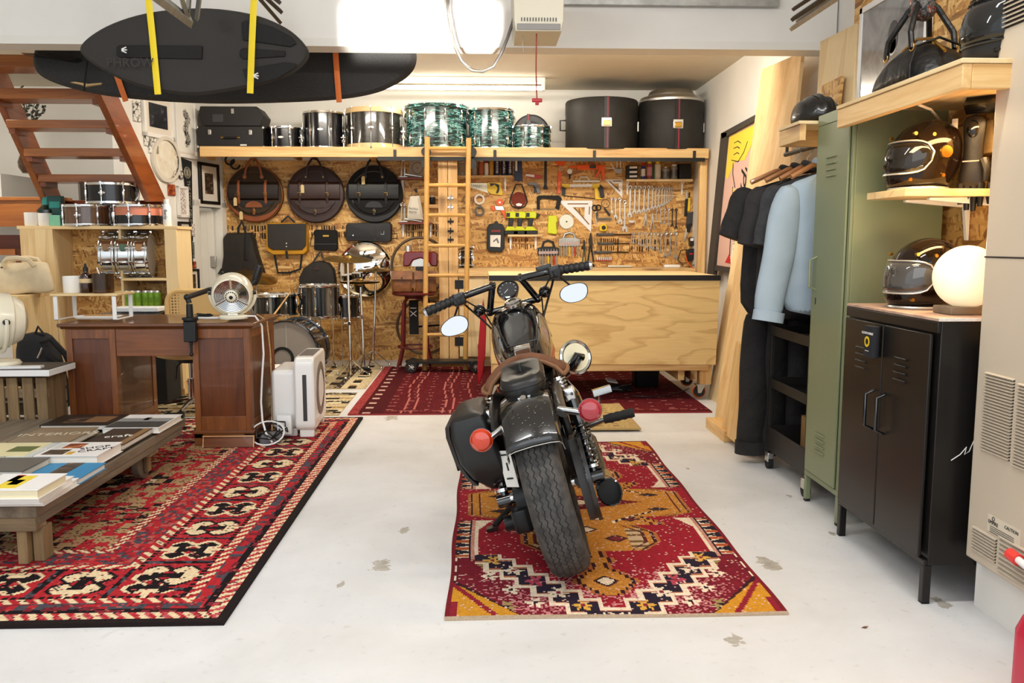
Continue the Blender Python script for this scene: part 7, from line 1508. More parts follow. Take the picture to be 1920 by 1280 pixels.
# belt and pulley on the right
n=40; rg=[]
for k in range(n+1):
    an=radians(60+240*k/n); rg.append([V((x,.155*cos(an)*1.0,RR+.155*sin(an)*1.35 if False else RR+.155*sin(an))) for x in (.108,.136)])
pts=[V((0,.62,RR+.05))]+[V((0,.15*cos(radians(a)),RR+.15*sin(radians(a)))) for a in range(70,291,10)]+[V((0,.62,RR-.05))]
m=MB(); m.loft([[V((.110,p.y,p.z)),V((.140,p.y,p.z)),V((.140,p.y*.97,RR+(p.z-RR)*.96)),V((.110,p.y*.97,RR+(p.z-RR)*.96))] for p in pts]); m.build('drive_belt',M('belt_rubber','3b3938',.6,bump=.3,bs=300),bk)
MB().cyl((.112,0,RR),(.138,0,RR),.143,seg=40).build('pulley',bdk,bk)
m=MB(); m.loft([[V((.142,y,z)),V((.156,y,z)),V((.156,y2,z2)),V((.142,y2,z2))] for y,z,y2,z2 in [(.17*cos(radians(a)),RR+.17*sin(radians(a)),.152*cos(radians(a)),RR+.152*sin(radians(a))) for a in range(90,236,10)]]); m.build('belt_guard',bpd,bk)
# exhaust
MB().tube([(.13,.80,.34),(.19,.70,.28),(.195,.45,.225),(.195,.25,.218)],.028,12).build('exhaust_pipe',bpd,bk)
m=MB(); c0=V((.195,.28,.215)); c1=V((.205,-.05,.262)); d=(c1-c0).normalized(); u=V((1,0,0)); w=d.cross(u)
m.loft([[p+u*r*cos(2*pi*k/24)+w*r*sin(2*pi*k/24)+d*(sl*sin(2*pi*k/24)) for k in range(24)] for p,r,sl in ((c0,.03,0),(c0+d*.04,.046,0),(c1,.046,-.04),(c1+d*.002,.041,-.04),(c1-d*.08,.040,.0))]); m.build('muffler',bp,bk); MB().cyl(c1-d*.03,c1-d*.025,.0405,seg=24).build('muffler_bore',blackm,bk)
# intake on the right
ax=V((.45,-.85,.15)).normalized(); c=V((.225,.66,.665)); MB().lathe([(.001,-.02),(.06,-.02),(.076,-.008),(.078,.004),(.07,.010),(.062,.004)],36,c=c,axis=ax,cap=False).build('air_cleaner',bch,bk); MB().lathe([(.001,-.0),(.03,.0),(.062,.006)],30,c=c,axis=ax,cap=False).build('filter_ring',M('filter_cream','e0dcc0',.6),bk)
MB().tube([c+ax*.02+V((.02,0,-.01)),c+ax*.035+V((-.005,0,.0)),c+ax*.03+V((-.03,0,-.03)),c+V((-.07,0,-.06))],[.018,.024,.026,.02],12).build('intake_elbow',bp,bk)
# indicators
for s,nm,col,lab in ((-1,'amber','cc3a16','amber rear indicator'),(1,'red','a82a34','red rear indicator')):
    c=V((.02+s*.195,-.145,.59)); h=MB().cyl((.02+s*.09,-.11,.615),c+V((-s*.03,.0,0)),.012).build('indicator_stalk',bch,bk)
    MB().lathe([(.001,-.035),(.028,-.03),(.04,-.005),(.042,.006),(.036,.008)],28,c=c,axis=(0,-1,.1),cap=False).build('indicator_shell',bp,bk)
    MB().lathe([(.0385,.004),(.037,.012),(.03,.022),(.016,.027),(.001,.028)],28,c=c,axis=(0,-1,.1),cap=False).lathe([(.0385,.004),(.0405,.008),(.036,.010)],28,c=c,axis=(0,-1,.1),cap=False).build('indicator_lens',M('lens_'+nm,col,.12,coat=.6,trans=.1),bk,label=lab)
    MB().tor(c+V((0,-.024,.002)),.017,.0025,(0,-1,.1),20,6).tor(c+V((0,-.016,.002)),.030,.002,(0,-1,.1),24,6).build('lens_ring',M('lens_ring_'+nm,'e8a088',.15,coat=.5),bk)  # pale rings give the lens structure and an inner highlight as colour
# saddlebag left, plate
rg=[]
for z,x0,x1,y0,y1 in ((.350,-.185,-.135,.06,.22),(.365,-.215,-.13,.02,.28),(.43,-.265,-.13,-.03,.32),(.50,-.290,-.135,-.05,.34),(.60,-.295,-.145,-.05,.34),(.655,-.285,-.16,-.04,.33),(.668,-.265,-.18,-.02,.30)):
    cx,cy=(x0+x1)/2,(y0+y1)/2; rg.append([V((cx+a,cy+b,z)) for a,b in rrect(x1-x0,y1-y0,.022,4)])
MB().loft(rg).build('saddlebag',M('bag_leather','191817',.4,var=.25,vs=12,bump=.1,bs=120),bk,smooth=40)
MB().loft([[V((x0-.004,-.02+.0,z)),V((x0-.004,.31,z)),V((x0-.022,.29,z)),V((x0-.022,.0,z))] for z,x0 in ((.40,-.245),(.44,-.27),(.50,-.29),(.60,-.296),(.64,-.288))]).build('bag_side_panel',M('bag_lid','2f2a28',.65,var=.2,bump=.2,bs=120),bk,bev=.004)
MB().cyl((-.15,.06,.60),(-.11,.06,.62),.014).cyl((-.15,.25,.60),(-.11,.25,.62),.014).build('bag_mount',bch,bk)
pm_=M('plate_white','e6e4dc',.4); c=V((-.125,-.045,.44)); m=MB(); m.box(c,(.06,.004,.14),(0,radians(2),radians(-38))); pl=m.build('number_plate',pm_,bk,bev=.004)
rt=Matrix.Translation(c+V((0,-.0045,0)))@Euler((0,radians(2),radians(-25))).to_matrix().to_4x4()@Euler((radians(90),0,0)).to_matrix().to_4x4()
m=MB(); 
for k,(w_,h_) in enumerate(((.034,.006),(.006,.03),(.03,.006))):
    p=rt@V((0,.055-.045*k,.0)); m.box(p,(w_,.002,h_),(0,radians(2),radians(-25)))
m.build('plate_marks',black,pl); MB().box(c+V((.05,.02,-.03)),(.045,.05,.06)).cyl(c+V((-.01,.02,-.09)),c+V((.06,.02,-.09)),.018).build('plate_bracket',bdk,bk,bev=.006)
# pegs, pedal, stand
MB().cyl((.27,.56,.385),(.40,.54,.385),.019,seg=16).tube([(.40-.014*k,.54+.0022*k,.385) for k in range(9)],[.019+.003*(k%2) for k in range(9)],14).build('foot_peg',rubber,bk); MB().cyl((.14,.60,.36),(.28,.56,.385),.013).build('peg_mount',bch,bk)
MB().tube([(.16,.62,.33),(.25,.72,.36),(.28,.80,.44)],.009,8).box((.30,.79,.465),(.085,.035,.03),(0,0,.1)).build('brake_pedal',bch,bk); MB().cyl((-.28,.56,.36),(-.40,.54,.36),.019,seg=16).cyl((-.13,.60,.36),(-.29,.56,.36),.012).build('foot_peg',rubber,bk)
MB().tube([(-.12,.55,.18),(-.20,.5,.15),(-.30,.44,.095)],.014,8).box((-.31,.435,.09),(.05,.04,.012)).build('side_stand',bpd,bk)
MB().cyl((-.13,.0,.31),(-.09,.0,.31),.075,seg=24).build('brake_disc',bdk,bk); MB().rbox((-.125,-.05,.25),(.07,.08,.09),.02).build('brake_caliper',bdk,bk); MB().cyl((-.20,.02,.225),(-.09,.02,.225),.03,seg=16).build('axle_boss',bdk,bk)
MB().tube([(.14,.25,.64),(.17,.15,.55),(.15,.1,.45),(.14,.25,.36)],.007,6).tube([(.15,.3,.66),(.19,.2,.6),(.2,.35,.5)],.006,6).build('brake_line',bch,bk)
for s in (-1,1):
    MB().rbox((.01+s*.10,.47,.50),(.04,.26,.22),.03).build('side_cover',bp,bk)
# ---------------------------------------------------------------- black two-door cabinet
cbk=M('cabinet_black','1f1c1a',.33,metal=.25,var=.12,vs=3); CX0,CX1,CY0,CY1,CZ=1.49,1.90,2.69,3.385,.975
t=T('cabinet','black steel two-door cabinet with worn top at the right','cabinet',(1.7,3.04,0)); zb=.135
def kb(n,m,*a,bev=.003,p=None): return MB(t).bx(*a).build(n,m,p or t,bev=bev)
kb('carcass',cbk,CX0+.012,CX1,CY0,CY1,zb,CZ-.012)
kb('top_panel',M('cabinet_top','b99a86',.6,var=.25,vs=14),CX0,CX1,CY0-.006,CY1,CZ-.011,CZ,bev=.002)
kb('top_edge',cbk,CX0-.001,CX0+.012,CY0,CY1,CZ-.05,CZ-.012); kb('bottom_edge',cbk,CX0-.001,CX0+.012,CY0,CY1,zb,zb+.02)
kb('top_trim',M('trim_chipped','e4dcd2',.6,var=.2,vs=60),CX0-.002,CX1,CY0-.010,CY0-.006,CZ-.009,CZ+.001,bev=0)
for x in (CX0+.0,CX1-.028):
    for y in (CY0,CY1-.028): kb('leg',cbk,x,x+.028,y,y+.028,.004,zb); kb('leg_foot',black,x,x+.028,y,y+.028,0.0,.004)
ym=(CY0+CY1)/2
for k,(a,b) in enumerate(((CY0+.022,ym-.003),(ym+.003,CY1-.022))):
    d=kb('door',cbk,CX0-.012,CX0,a,b,zb+.024,CZ-.055)
    yc=(a+b)/2+(.0 if k else .02)
    for j in range(4): MB(t).box((CX0-.016,yc,CZ-.16-.026*j),(.010,.085,.006),(0,radians(25),0)).build('louvre',cbk,d,bev=.002)
    yh=ym-.045 if k==0 else ym+.045
    MB(t).tube([(CX0-.012,yh,.67),(CX0-.045,yh,.655),(CX0-.045,yh,.535),(CX0-.012,yh,.52)],.006,8).build('handle',blackg,d)
mb=MB(t); R=random.Random(2); c=V((1.56,CY0-.0015,.50)); mb.tube([c,c+V((.03,0,.02)),c+V((.05,0,.045)),c+V((.045,0,.02)),c+V((.06,0,.03)),c+V((.075,0,.07))],.0016,5); mb.build('scratch',paper,t,label='white scratch mark')
c=PX(1637,640,CX0-.03); kz=T('drink_sleeve','black drink sleeve with round yellow print stuck on the cabinet door','sleeve',(CX0-.035,c.y,c.z))
MB().loft([[V((x,y,z)) for x,y in rrect(.034,.078,.015,4)] for z in (-.058,.058)]).build('sleeve_body',M('neoprene','1a1b20',.8,bump=.1,bs=200),kz); MB().lathe([(.012,0),(.02,0),(.02,.001),(.012,.001)],24,c=(-.018,0,.0),axis=(-1,0,0),cap=False).build('yellow_ring',yellow,kz)
MB().text('CLOUD DONUT',.0125,TM((-.018,0,.031),(0,-1,0),(0,0,1)),.0004).text('-----',.02,TM((-.018,0,-.033),(0,-1,0),(0,0,1)),.0004).build('lettering',whitep,kz)
# ---------------------------------------------------------------- green locker
grn=M('locker_green','7f8766',.4,var=.05,vs=3); GX0,GX1,GY0,GY1,GZ=1.53,1.92,3.48,3.86,1.79
t=T('locker','tall narrow sage green steel locker beside the black cabinet','locker',(1.73,3.67,0)); zb=.13
kb('carcass',grn,GX0+.012,GX1,GY0,GY1,zb,GZ); kb('top_edge',grn,GX0-.001,GX0+.012,GY0,GY1,GZ-.05,GZ); kb('bottom_edge',grn,GX0-.001,GX0+.012,GY0,GY1,zb,zb+.025)
kb('side_edge',grn,GX0-.001,GX0+.012,GY0,GY0+.025,zb+.025,GZ-.05); kb('side_edge',grn,GX0-.001,GX0+.012,GY1-.025,GY1,zb+.025,GZ-.05)
for x in (GX0,GX1-.025):
    for y in (GY0,GY1-.025): kb('leg',grn,x,x+.025,y,y+.025,.012,zb); kb('leg_foot',black,x,x+.025,y,y+.025,0,.012)
d=kb('door',grn,GX0-.010,GX0,GY0+.027,GY1-.027,zb+.03,GZ-.053)
for z0 in (GZ-.20,.36):
    for j in range(4): MB(t).box((GX0-.013,(GY0+GY1)/2,z0-.027*j),(.009,.10,.006),(0,radians(25),0)).build('louvre',grn,d,bev=.002)
yh=GY1-.075; zh=PX(1530,512,GX0).z; MB(t).tube([(GX0-.010,yh,zh+.075),(GX0-.042,yh,zh+.06),(GX0-.042,yh,zh-.06),(GX0-.010,yh,zh-.075)],.006,8).build('handle',grn,d); MB(t).bx(GX0-.0115,GX0-.009,yh-.004,yh+.004,zh-.14,zh-.11).build('keyhole',black,d)
# ---------------------------------------------------------------- black trolley
t=T('trolley','black steel trolley on castors beside the green locker','trolley',(1.72,4.2,0)); tx0,tx1,ty0,ty1=1.55,1.90,3.90,4.45; cm=M('trolley_steel','2a2826',.5,metal=.4)
for x in (tx0,tx1-.02):
    for y in (ty0,ty1-.02): kb('post',cm,x,x+.022,y,y+.022,.09,.79)
for z,h in ((.73,.05),(.45,.05),(.105,.13)):
    s=kb('shelf_tray',cm,tx0,tx1,ty0,ty1,z,z+.008)
    for a in ((tx0-.002,tx0+.006,ty0+.01,ty1),(tx1-.006,tx1,ty0,ty1)): kb('tray_lip',cm,*a,z,z+h,bev=.001,p=s)
    kb('tray_lip',cm,tx0,tx1,ty0+.002,ty0+.008,z,z+h,bev=.001,p=s); kb('tray_lip',cm,tx0,tx1,ty1-.008,ty1-.002,z,z+h,bev=.001,p=s)
for x in (tx0+.01,tx1-.02):
    for y in (ty0+.01,ty1-.02):
        w_=MB(t).cyl((x-.013,y,.035),(x+.013,y,.035),.034,seg=20).build('castor',rubber,t); MB(t).box((x,y,.065),(.034,.05,.05)).build('castor_fork',steel,w_,bev=.004)
o=MB().rbox((0,0,.10),(.10,.12,.20),.01).build('box',M('kraft_box','b58a58',.7),loc=(1.74,4.28,.115)); tag(o,'small brown box on the lowest tray of the black trolley','box')
# ---------------------------------------------------------------- right-hand shelf and what stands on it
SX,SZ0,SZ1,SY0,SY1=1.45,1.683,1.768,2.565,4.14
t=T('wall_shelf','thick pine shelf running above the locker on the right wall','shelf',(1.7,3.3,1.7))
piney2=wood('pine_shelf_y','d09a58','efcd92',1,1.1,14,.5,knots=1.7,kcol='7a4a22')
MB(t).bx(SX,SX+.03,SY0,GY0-.014,SZ0,SZ1-.012).build('front_beam',piney2,t,bev=.003); MB(t).bx(SX,SX+.03,GY1+.012,SY1,SZ0,SZ1-.012).build('front_beam',piney2,t,bev=.003)
MB(t).bx(SX+.03,1.945,SY0,SY0+.03,SZ0,SZ1-.012).build('end_beam',pine,t,bev=.003)
MB(t).bx(SX-.005,1.945,SY0-.003,GY0-.012,SZ1-.011,SZ1+.004).build('shelf_board',plyy,t,bev=.002); MB(t).bx(SX-.005,1.945,GY1+.012,SY1,SZ1-.011,SZ1+.004).build('shelf_board',plyy,t,bev=.002)
MB(t).bx(1.915,1.948,2.6,3.47,1.555,1.68).build('wall_cleat',piney2,t,bev=.003)
MB(t).bx(SX+.03,1.945,SY1-.03,SY1,SZ0,SZ1-.012).build('end_beam',pine,t)
ST_=SZ1+.006
def SR(px,py,X): return PX(px,py,X)
# cycling helmet
c=PX(1520,225,1.60); t=T('cycling_helmet','black vented cycling helmet at the far end of the shelf','helmet',(1.60,c.y-.05,ST_)); hm=M('helmet_black','161616',.3,coat=.4)
rg=[]
for z,k in ((0.0,.93),(.03,1.0),(.055,.995),(.08,.94),(.10,.84),(.115,.72),(.128,.56),(.137,.38),(.142,.2),(.144,.02)):
    rg.append([V((.105*k*cos(a),.15*k*sin(a),z-.03*cos(a*2)*(z<.03)+.009*cos(.105*k*cos(a)*150)*(z>.05))) for a in [2*pi*j/64 for j in range(64)]])
MB().loft(rg).build('helmet_shell',hm,t,sub=1,smooth=80)
for x in (-.063,-.021,.021,.063):
    pts=[]
    for j in range(9):
        y=-.11+.0275*j; k=min(.999,sqrt((x/.105)**2+(y/.15)**2)); pts.append(V((x,y,.144*sqrt(max(.01,1-k**2.6))-.007)))
    MB().tube(pts,(.0045,.008),6).build('helmet_vent',M('vent_black','060606',.9),t)
# full-face helmets
def helmet(lab,c,yaw,s,shell,trimm,visor,full=True,tilt=0):
    t=T('motorcycle_helmet',lab,'helmet',c,(0,0,yaw)); 
    # local -x is the front
    rg=[]
    for z,fx,bx_,w in ((0,-.125,.10,.095),(.03,-.135,.115,.108),(.08,-.138,.135,.122),(.14,-.128,.145,.128),(.19,-.108,.142,.122),(.23,-.075,.122,.102),(.255,-.03,.085,.07),(.265,.0,.045,.035),(.267,.02,.022,.004)):
        cx=(fx+bx_)/2; rx_=(bx_-fx)/2; rg.append([V(((cx+rx_*cos(a))*s,w*sin(a)*s,z*s)) for a in [2*pi*j/36 for j in range(36)]])
    MB().loft(rg).build('helmet_shell',shell,t,sub=1,smooth=80)
    # visor wraps the front half
    v=[]
    for z,k in ((.058,1.0),(.085,1.045),(.12,1.06),(.155,1.05),(.18,1.02)):
        f=(z-.058)/.122; fx=-.139+.022*f*f; row=[]
        for j in range(17):
            a=radians(180-76+152*j/16); cx=.004; rx_=(-(fx)+cx)*k; w=.128*k*(.97+.03*f); tt=abs(j-8)/8; z2=.119+(z-.119)*sqrt(1-tt**6*.93); row.append(V(((cx+rx_*cos(a))*s,w*sin(a)*s,z2*s)))
        v.append(row)
    vi=MB().loft(v,cap=False,closed=False).build('visor',visor,t,smooth=80); q=vi.modifiers.new('s','SOLIDIFY'); q.thickness=.002*s
    rim=v[0]+[r[-1] for r in v[1:-1]]+list(reversed(v[-1]))+[r[0] for r in reversed(v[1:-1])]
    MB().tube(rim,.0035*s,6,closed=True).build('visor_trim',trimm,t)
    for sy in (-1,1): MB().lathe([(.001,.0),(.024*s,.0),(.022*s,.010*s),(.001,.012*s)],20,c=(.02*s,sy*.124*s,.135*s),axis=(0,sy,0)).build('visor_pivot',brass if not trimm is blackg else dgrey,t)
    for x,z in ((-.08,.205),(-.02,.2),(-.09,.035),(.02,.05)): 
        for sy in(-1,1):
            w=.122*sqrt(max(.1,1-((x-.005)/.142)**2))*(.93 if z>.15 else .97); MB().cyl((x*s,sy*(w-.012)*s,z*s),(x*s,sy*(w+.0015)*s,z*s),.007*s,seg=10).build('snap',brass if trimm is not blackg else black,t)
    MB().tor((-.01*s,0,.004*s),.105*s,.006*s,(0,0,1),30,6).build('base_trim',trimm if trimm is not blackg else black,t)
    return t
gh=M('helmet_gold','160d08',.06,coat=.25,var=.3,vs=3,spec=.3); vis=M('visor_smoke','1d1b19',.04,coat=.3,trans=.3); visc=M('visor_clear','8a8680',.04,coat=1,trans=.8)
ctrim=M('trim_silver','dcd8ce',.25,metal=.7)
sz=PX(1735,358,1.72).z; hp=PX(1738,300,1.72)
helmet('glossy black retro helmet with smoked visor on the small wall shelf',(1.70,hp.y,sz+.002),radians(2),1.0,gh,ctrim,vis)
t=T('wall_shelf','small wooden shelf on white brackets holding the retro helmet','shelf',(1.80,hp.y-.02,sz))
MB().bx(-.24,.145,-.14,.17,-.028,0).build('shelf_board',plyx,t,bev=.002)
for y in (-.08,.10): MB().xz([(.125,-.028),(.145,-.028),(.145,-.19),(.137,-.19),(.12,-.06),(-.12,-.04),(-.12,-.03)],y-.011,y+.011).build('bracket',whitep,t,bev=.002)
hp2=PX(1690,520,1.68); helmet('glossy black retro helmet standing on the black cabinet behind the lamp',(1.66,3.13,CZ+.002),radians(6),.98,gh,ctrim,visc)
mb_=M('helmet_matte','1c1b1b',.55); ht=helmet('matte black full-face helmet at the near end of the pine shelf',(1.70,2.72,ST_),radians(-4),1.12,mb_,blackg,M('visor_dark','232322',.06,coat=.3,trans=.3))
# leather bag with scarf
t=T('leather_bag','black leather holdall with a patterned scarf knotted on its handles','bag',(1.66,3.22,ST_)); lb=M('bag_black','0e0d0c',.4,var=.3,vs=8,bump=.7,bs=13,bd=.02,spec=.4)
rg=[]
for y,w,h in ((-.23,.10,.05),(-.21,.20,.11),(-.12,.24,.17),(0,.25,.195),(.12,.24,.17),(.21,.2,.11),(.23,.1,.05)):
    rg.append([V((x*w+.01*sin(y*30+z*3),y+.012*sin(z*8+x*6),z*h+.008*sin(y*25+x*9)*(z>.3))) for x,z in ((-.5,.0),(-.54,.3),(-.42,.75),(-.15,1.0),(.15,1.0),(.42,.75),(.54,.3),(.5,0))])
MB().loft(rg).build('bag_body',lb,t,sub=2,smooth=80)
for x in (-.1,.1): MB().tube([(x*1.28,-.17,.02),(x*1.2,-.15,.08),(x*.9,-.13,.15),(0,-.12,.185)],.005,6).build('seam',lb,t)
MB().tube([(-.02,-.2,.12),(-.02,-.1,.185),(-.02,0,.205),(-.02,.1,.185),(-.02,.2,.12)],.006,6).build('zip',brass,t)
for x in (-.09,.07):
    MB().tube([(x,-.10,.15),(x,-.085,.21),(x*.5,-.03,.31),(x*.2,.0,.345),(x*.5,.03,.31),(x,.085,.21),(x,.10,.15)],.011,8).build('handle',lb,t)
    for y in (-.1,.1): MB().tor((x,y,.155),.014,.003,(1,0,0),16,6).build('handle_ring',brass,t)
sc_=M('scarf','1a1717',.6); ts=NT('scarf_print'); nn=ts.noise(ts.co(),28,3,1.5); ts.p(Base_Color=ts.ramp(nn.outputs[0],[(.4,'141213'),(.5,'6a6762'),(.54,'1a1616'),(.62,'a04a34'),(.7,'c9c2b6')]).outputs[0],Roughness=.6)
rg=[[V((.0+r*cos(a)*(1+.25*sin(3*a+z*9)),r*sin(a)*1.2*(1+.2*cos(2*a+z*14)),.345+z)) for a in [2*pi*j/18 for j in range(18)]] for z,r in ((-.07,.02),(-.05,.045),(0,.04),(.05,.05),(.10,.035),(.14,.05),(.17,.02))]
MB().loft(rg).build('scarf',ts.m,t,smooth=80)
# framed picture, boards
def wallpic(name,lab,x0,x1,y0,y1,X,cat='picture'):
    a=PX(x0,y1,X); b=PX(x1,y0,X); return a,b
a=PX(1614,70,1.93); b=PX(1744,40,1.93); t=T('picture','white-framed grey photograph standing behind the black holdall','picture',(1.93,(a.y+b.y)/2,ST_+.001),(0,radians(0),0)); w=abs(a.y-b.y); h=.62
for p in ((-w/2,-w/2+.03,0,h),(w/2-.03,w/2,0,h),(-w/2,w/2,0,.03),(-w/2,w/2,h-.03,h)): MB().bx(-.012,.014,*p).build('frame',frw,t,bev=.002)
tp=NT('photo_grey'); nn=tp.noise(tp.co(),6,3,1.2); tp.p(Base_Color=tp.ramp(nn.outputs[0],[(.4,'6f6c69'),(.6,'8d8a86')]).outputs[0],Roughness=.15,Coat_Weight=.6)
MB().bx(-.006,.008,-w/2+.03,w/2-.03,.03,h-.03).build('print',tp.m,t)
for (y,z,r1,r2,m) in ((-.02,.40,.05,.075,M('print_dark2','23222a',.4)),(-.02,.36,.035,.045,M('print_pale2','d9d2c4',.4)),(-.01,.24,.03,.05,M('print_tan2','a9825a',.4))): MB().prism(circ(r1,20,y,z,ry=r2),lambda a_,b_:(-.0075,a_,b_),lambda a_,b_:(-.005,a_,b_)).build('print_shape',m,t)
a=PX(1537,90,1.88); b=PX(1605,45,1.88); yb=PX(1600,185,1.88)
def leanboard(name,lab,pts,m,Xb,Xt,th,cat='board'):
    # pts: photograph corners; lower ones on plane Xb, upper ones on Xt
    q=[PX(x,y,Xb if lo else Xt) for x,y,lo in pts]; c=min(q,key=lambda p:p.z).copy(); t0=MB()
    n=(q[1]-q[0]).cross(q[2]-q[1]).normalized()
    if n.x<0: n=-n
    va=[t0.v(p-c) for p in q]; vb=[t0.v(p-c+n*th) for p in q]; k=len(q); t0._f(va); t0._f(list(reversed(vb)))
    for i in range(k): t0._f([va[(i+1)%k],va[i],vb[i],vb[(i+1)%k]])
    o=t0.build(name,m,loc=c,smooth=0,bev=.001); return tag(o,lab,cat)
leanboard('plywood_sheet','plywood offcut standing behind the cycling helmet at the end of the shelf',[(1528,235,1),(1598,196,1),(1607,43,0),(1538,78,0)],plyz,1.90,1.93,.018)
leanboard('strand_board_offcut','small strand-board offcut in front of the plywood offcut',[(1535,232,1),(1570,210,1),(1578,142,0),(1541,160,0)],osby,1.86,1.88,.016)
leanboard('plywood_sheet','tall knotty plywood sheet leaning on the right wall before the poster',[(1338,800,1),(1424,852,1),(1503,98,0),(1428,130,0)],wood('plank_z','cf9f62','efd09c',2,.8,9,.55,knots=1.6,kcol='8a5a30'),1.56,2.05,.022)
leanboard('plywood_sheet','narrow pine board with a cut notch standing before the tall plywood sheet',[(1352,808,1),(1392,842,1),(1425,665,0),(1380,640,0)],pinez,1.50,1.56,.02)
leanboard('plywood_sheet','plywood edge strip behind the workbench corner',[(1325,760,1),(1345,790,1),(1395,440,0),(1378,450,0)],plyz,1.78,1.98,.02)
c=PF(1370,835); o=MB().box((.02,.1,.035),(.10,.42,.07)).build('timber_block',piney,loc=(PF(1352,818).x,PF(1352,818).y-.05,0),bev=.003); tag(o,'knotty timber block on the floor at the foot of the leaning boards','timber')
o=MB().bx(0,.16,-.02,.02,0,.14).build('timber_block',pine,loc=(1.60,4.86,0),bev=.003); tag(o,'upright pine offcut on the floor behind the trolley','timber')
# pop-art panel in a dark frame on the right wall
WX=2.13
t=T('poster','large comic-style painted panel in a dark frame on the right wall','poster',PX(1345,500,WX)); o=t.location
def wpoly(name,m,pts,x0,x1): 
    q=[PX(x,y,WX) for x,y in pts]; mb=MB(t); mb.prism([(p.y,p.z) for p in q],lambda y,z:(x0,y,z),lambda y,z:(x1,y,z)); return mb.build(name,m,t)
wpoly('panel',M('poster_pink','d9b2a4',.6),[(1345,497),(1445,512),(1452,205),(1368,250)],WX-.006,WX+.012)
wpoly('frame',M('frame_ash','3d3833',.7),[(1331,520),(1342,520),(1369,248),(1358,250)],WX-.03,WX+.012); wpoly('frame',M('frame_ash','3d3833'),[(1340,497),(1445,512),(1445,522),(1339,506)],WX-.02,WX+.012); wpoly('frame',M('frame_ash','3d3833'),[(1358,250),(1455,198),(1455,208),(1360,260)],WX-.03,WX+.012)
wpoly('yellow_area',M('poster_yellow','e9cf45',.6),[(1369,257),(1440,222),(1415,262),(1398,300),(1380,302),(1372,320),(1366,336),(1362,332)],WX-.008,WX-.005)
wpoly('yellow_area',M('poster_yellow','e9cf45'),[(1376,352),(1384,366),(1396,352),(1388,372),(1378,395),(1375,378)],WX-.008,WX-.005)
wpoly('white_area',M('poster_white','eee9df',.6),[(1385,375),(1395,365),(1397,380),(1378,494),(1371,494)],WX-.008,WX-.005)
wpoly('red_area',M('poster_red','c3202c',.6),[(1361,492),(1369,476),(1372,494)],WX-.009,WX-.006)
for pts in ([(1372,300),(1384,303),(1395,285),(1402,265)],[(1376,278),(1383,275),(1387,278)],[(1376,290),(1382,286),(1386,288)],[(1377,268),(1384,264),(1389,268)],[(1375,305),(1374,325),(1378,352)],[(1362,405),(1363,420)],[(1374,350),(1374,390),(1370,440),(1368,480)]):
    mb=MB(t); mb.tube([PX(x,y,WX-.008) for x,y in pts],.004,5); mb.build('ink_line',black,t)
m=MB(t); c=PX(1388,425,WX-.009); m.text("'PANICO'",.20,TM(c,(0,.10,-1),(0,-1,-.1)),.0005,sx=1.3,shear=.3); m.build('lettering',black,t); m=MB(t); c=PX(1376,468,WX-.009); m.text('DENTAL',.075,TM(c,(0,.1,-1),(0,-1,-.1)),.0005,sx=1.2); m.build('lettering',black,t)
# ---------------------------------------------------------------- clothes on the rail
rl=T('clothes_rail','dark metal rail under the pine shelf holding the clothes','rail',(1.66,4.15,1.697)); MB().cyl((0,-.27,0),(0,.48,0),.012).cyl((0,-.25,0),(0,-.25,.06),.008).cyl((0,.46,0),(0,.46,.06),.008).build('rail_tube',iron,rl)
hw=wood('hanger_wood','8a4f2a','c08550',0,2,20,.35,coat=.3)
def garment(lab,Y,xc,zs,hw_,len_,mat,sl=.5,sw=.085,yaw=0,cat='jacket',open_=False,arm=.18):
    t=T(cat,lab,cat,(xc,Y,zs),(0,0,yaw),None); R=random.Random(int(Y*1000))
    # body: hangs from shoulders, drapes with soft folds
    def fold(a,z): return .010*sin(a*5+z*7+Y*9)+.006*sin(a*9-z*11)
    rg=[]
    for f,w,d in ((-.0,.30,.035),(.04,.62,.06),(.10,.90,.085),(.2,.96,.10),(.45,.95,.095),(.75,1.0,.09),(1.0,1.02,.085)):
        z=-len_*f; rg.append([V((hw_*w*cos(a)*(1+fold(a,z)),(d*.48)*sin(a)+fold(a*1.3,z*2)*.8,z-.015*abs(cos(a))*(f<.1)*hw_*8)) for a in [2*pi*j/40 for j in range(40)]])
    MB().loft(rg).build('body',mat,t,sub=1,smooth=80)
    for s in (-1,1):
        sh=V((s*hw_*(.86 if s<0 else .7),0,-.075)); ds=V((s*arm*(1 if s<0 else .1),-.05,-1)).normalized(); L=sl
        pts=[sh+ds*(L*k/6)+V((s*.006*sin(k*1.7),-.008*sin(k*2.1),0)) for k in range(7)]; rr=[(sw*.55,sw*.45),(sw*.95,sw*.58),(sw,sw*.6),(sw*.98,sw*.57),(sw*.95,sw*.56),(sw*.92,sw*.54),(sw*.90,sw*.53)]
        MB().tube(pts,rr,20,flat=(1,0,0)).build('sleeve',mat,t,sub=1,smooth=80)
        e=pts[-1]; MB().tube([e-ds*.045,e+ds*.004],(sw*.96,sw*.58),20,flat=(1,0,0),cap=True).build('cuff',mat,t,smooth=80)
    MB().tube([V((.07*cos(a),.045*sin(a),.02+.012*cos(a*2))) for a in [2*pi*j/20 for j in range(20)]],.016,8,closed=True).build('collar',mat,t)
    h=T('hanger','wooden hanger carrying the '+lab.split(',')[0].split(' between')[0],'hanger',(xc,Y,zs),(0,0,yaw),'wooden hangers on the rail'); MB().tube([(-hw_*.85,0,-.045),(-hw_*.4,0,.01),(0,0,.035),(hw_*.4,0,.01),(hw_*.85,0,-.045)],(.012,.014),8).build('hanger_arm',hw,h); MB().tube([(0,0,.03),(0,0,.07),(.02,0,.09),(.03,0,.115),(.01,0,.135),(-.012,0,.125)],.0028,6).build('hook',steel,h)
    return t
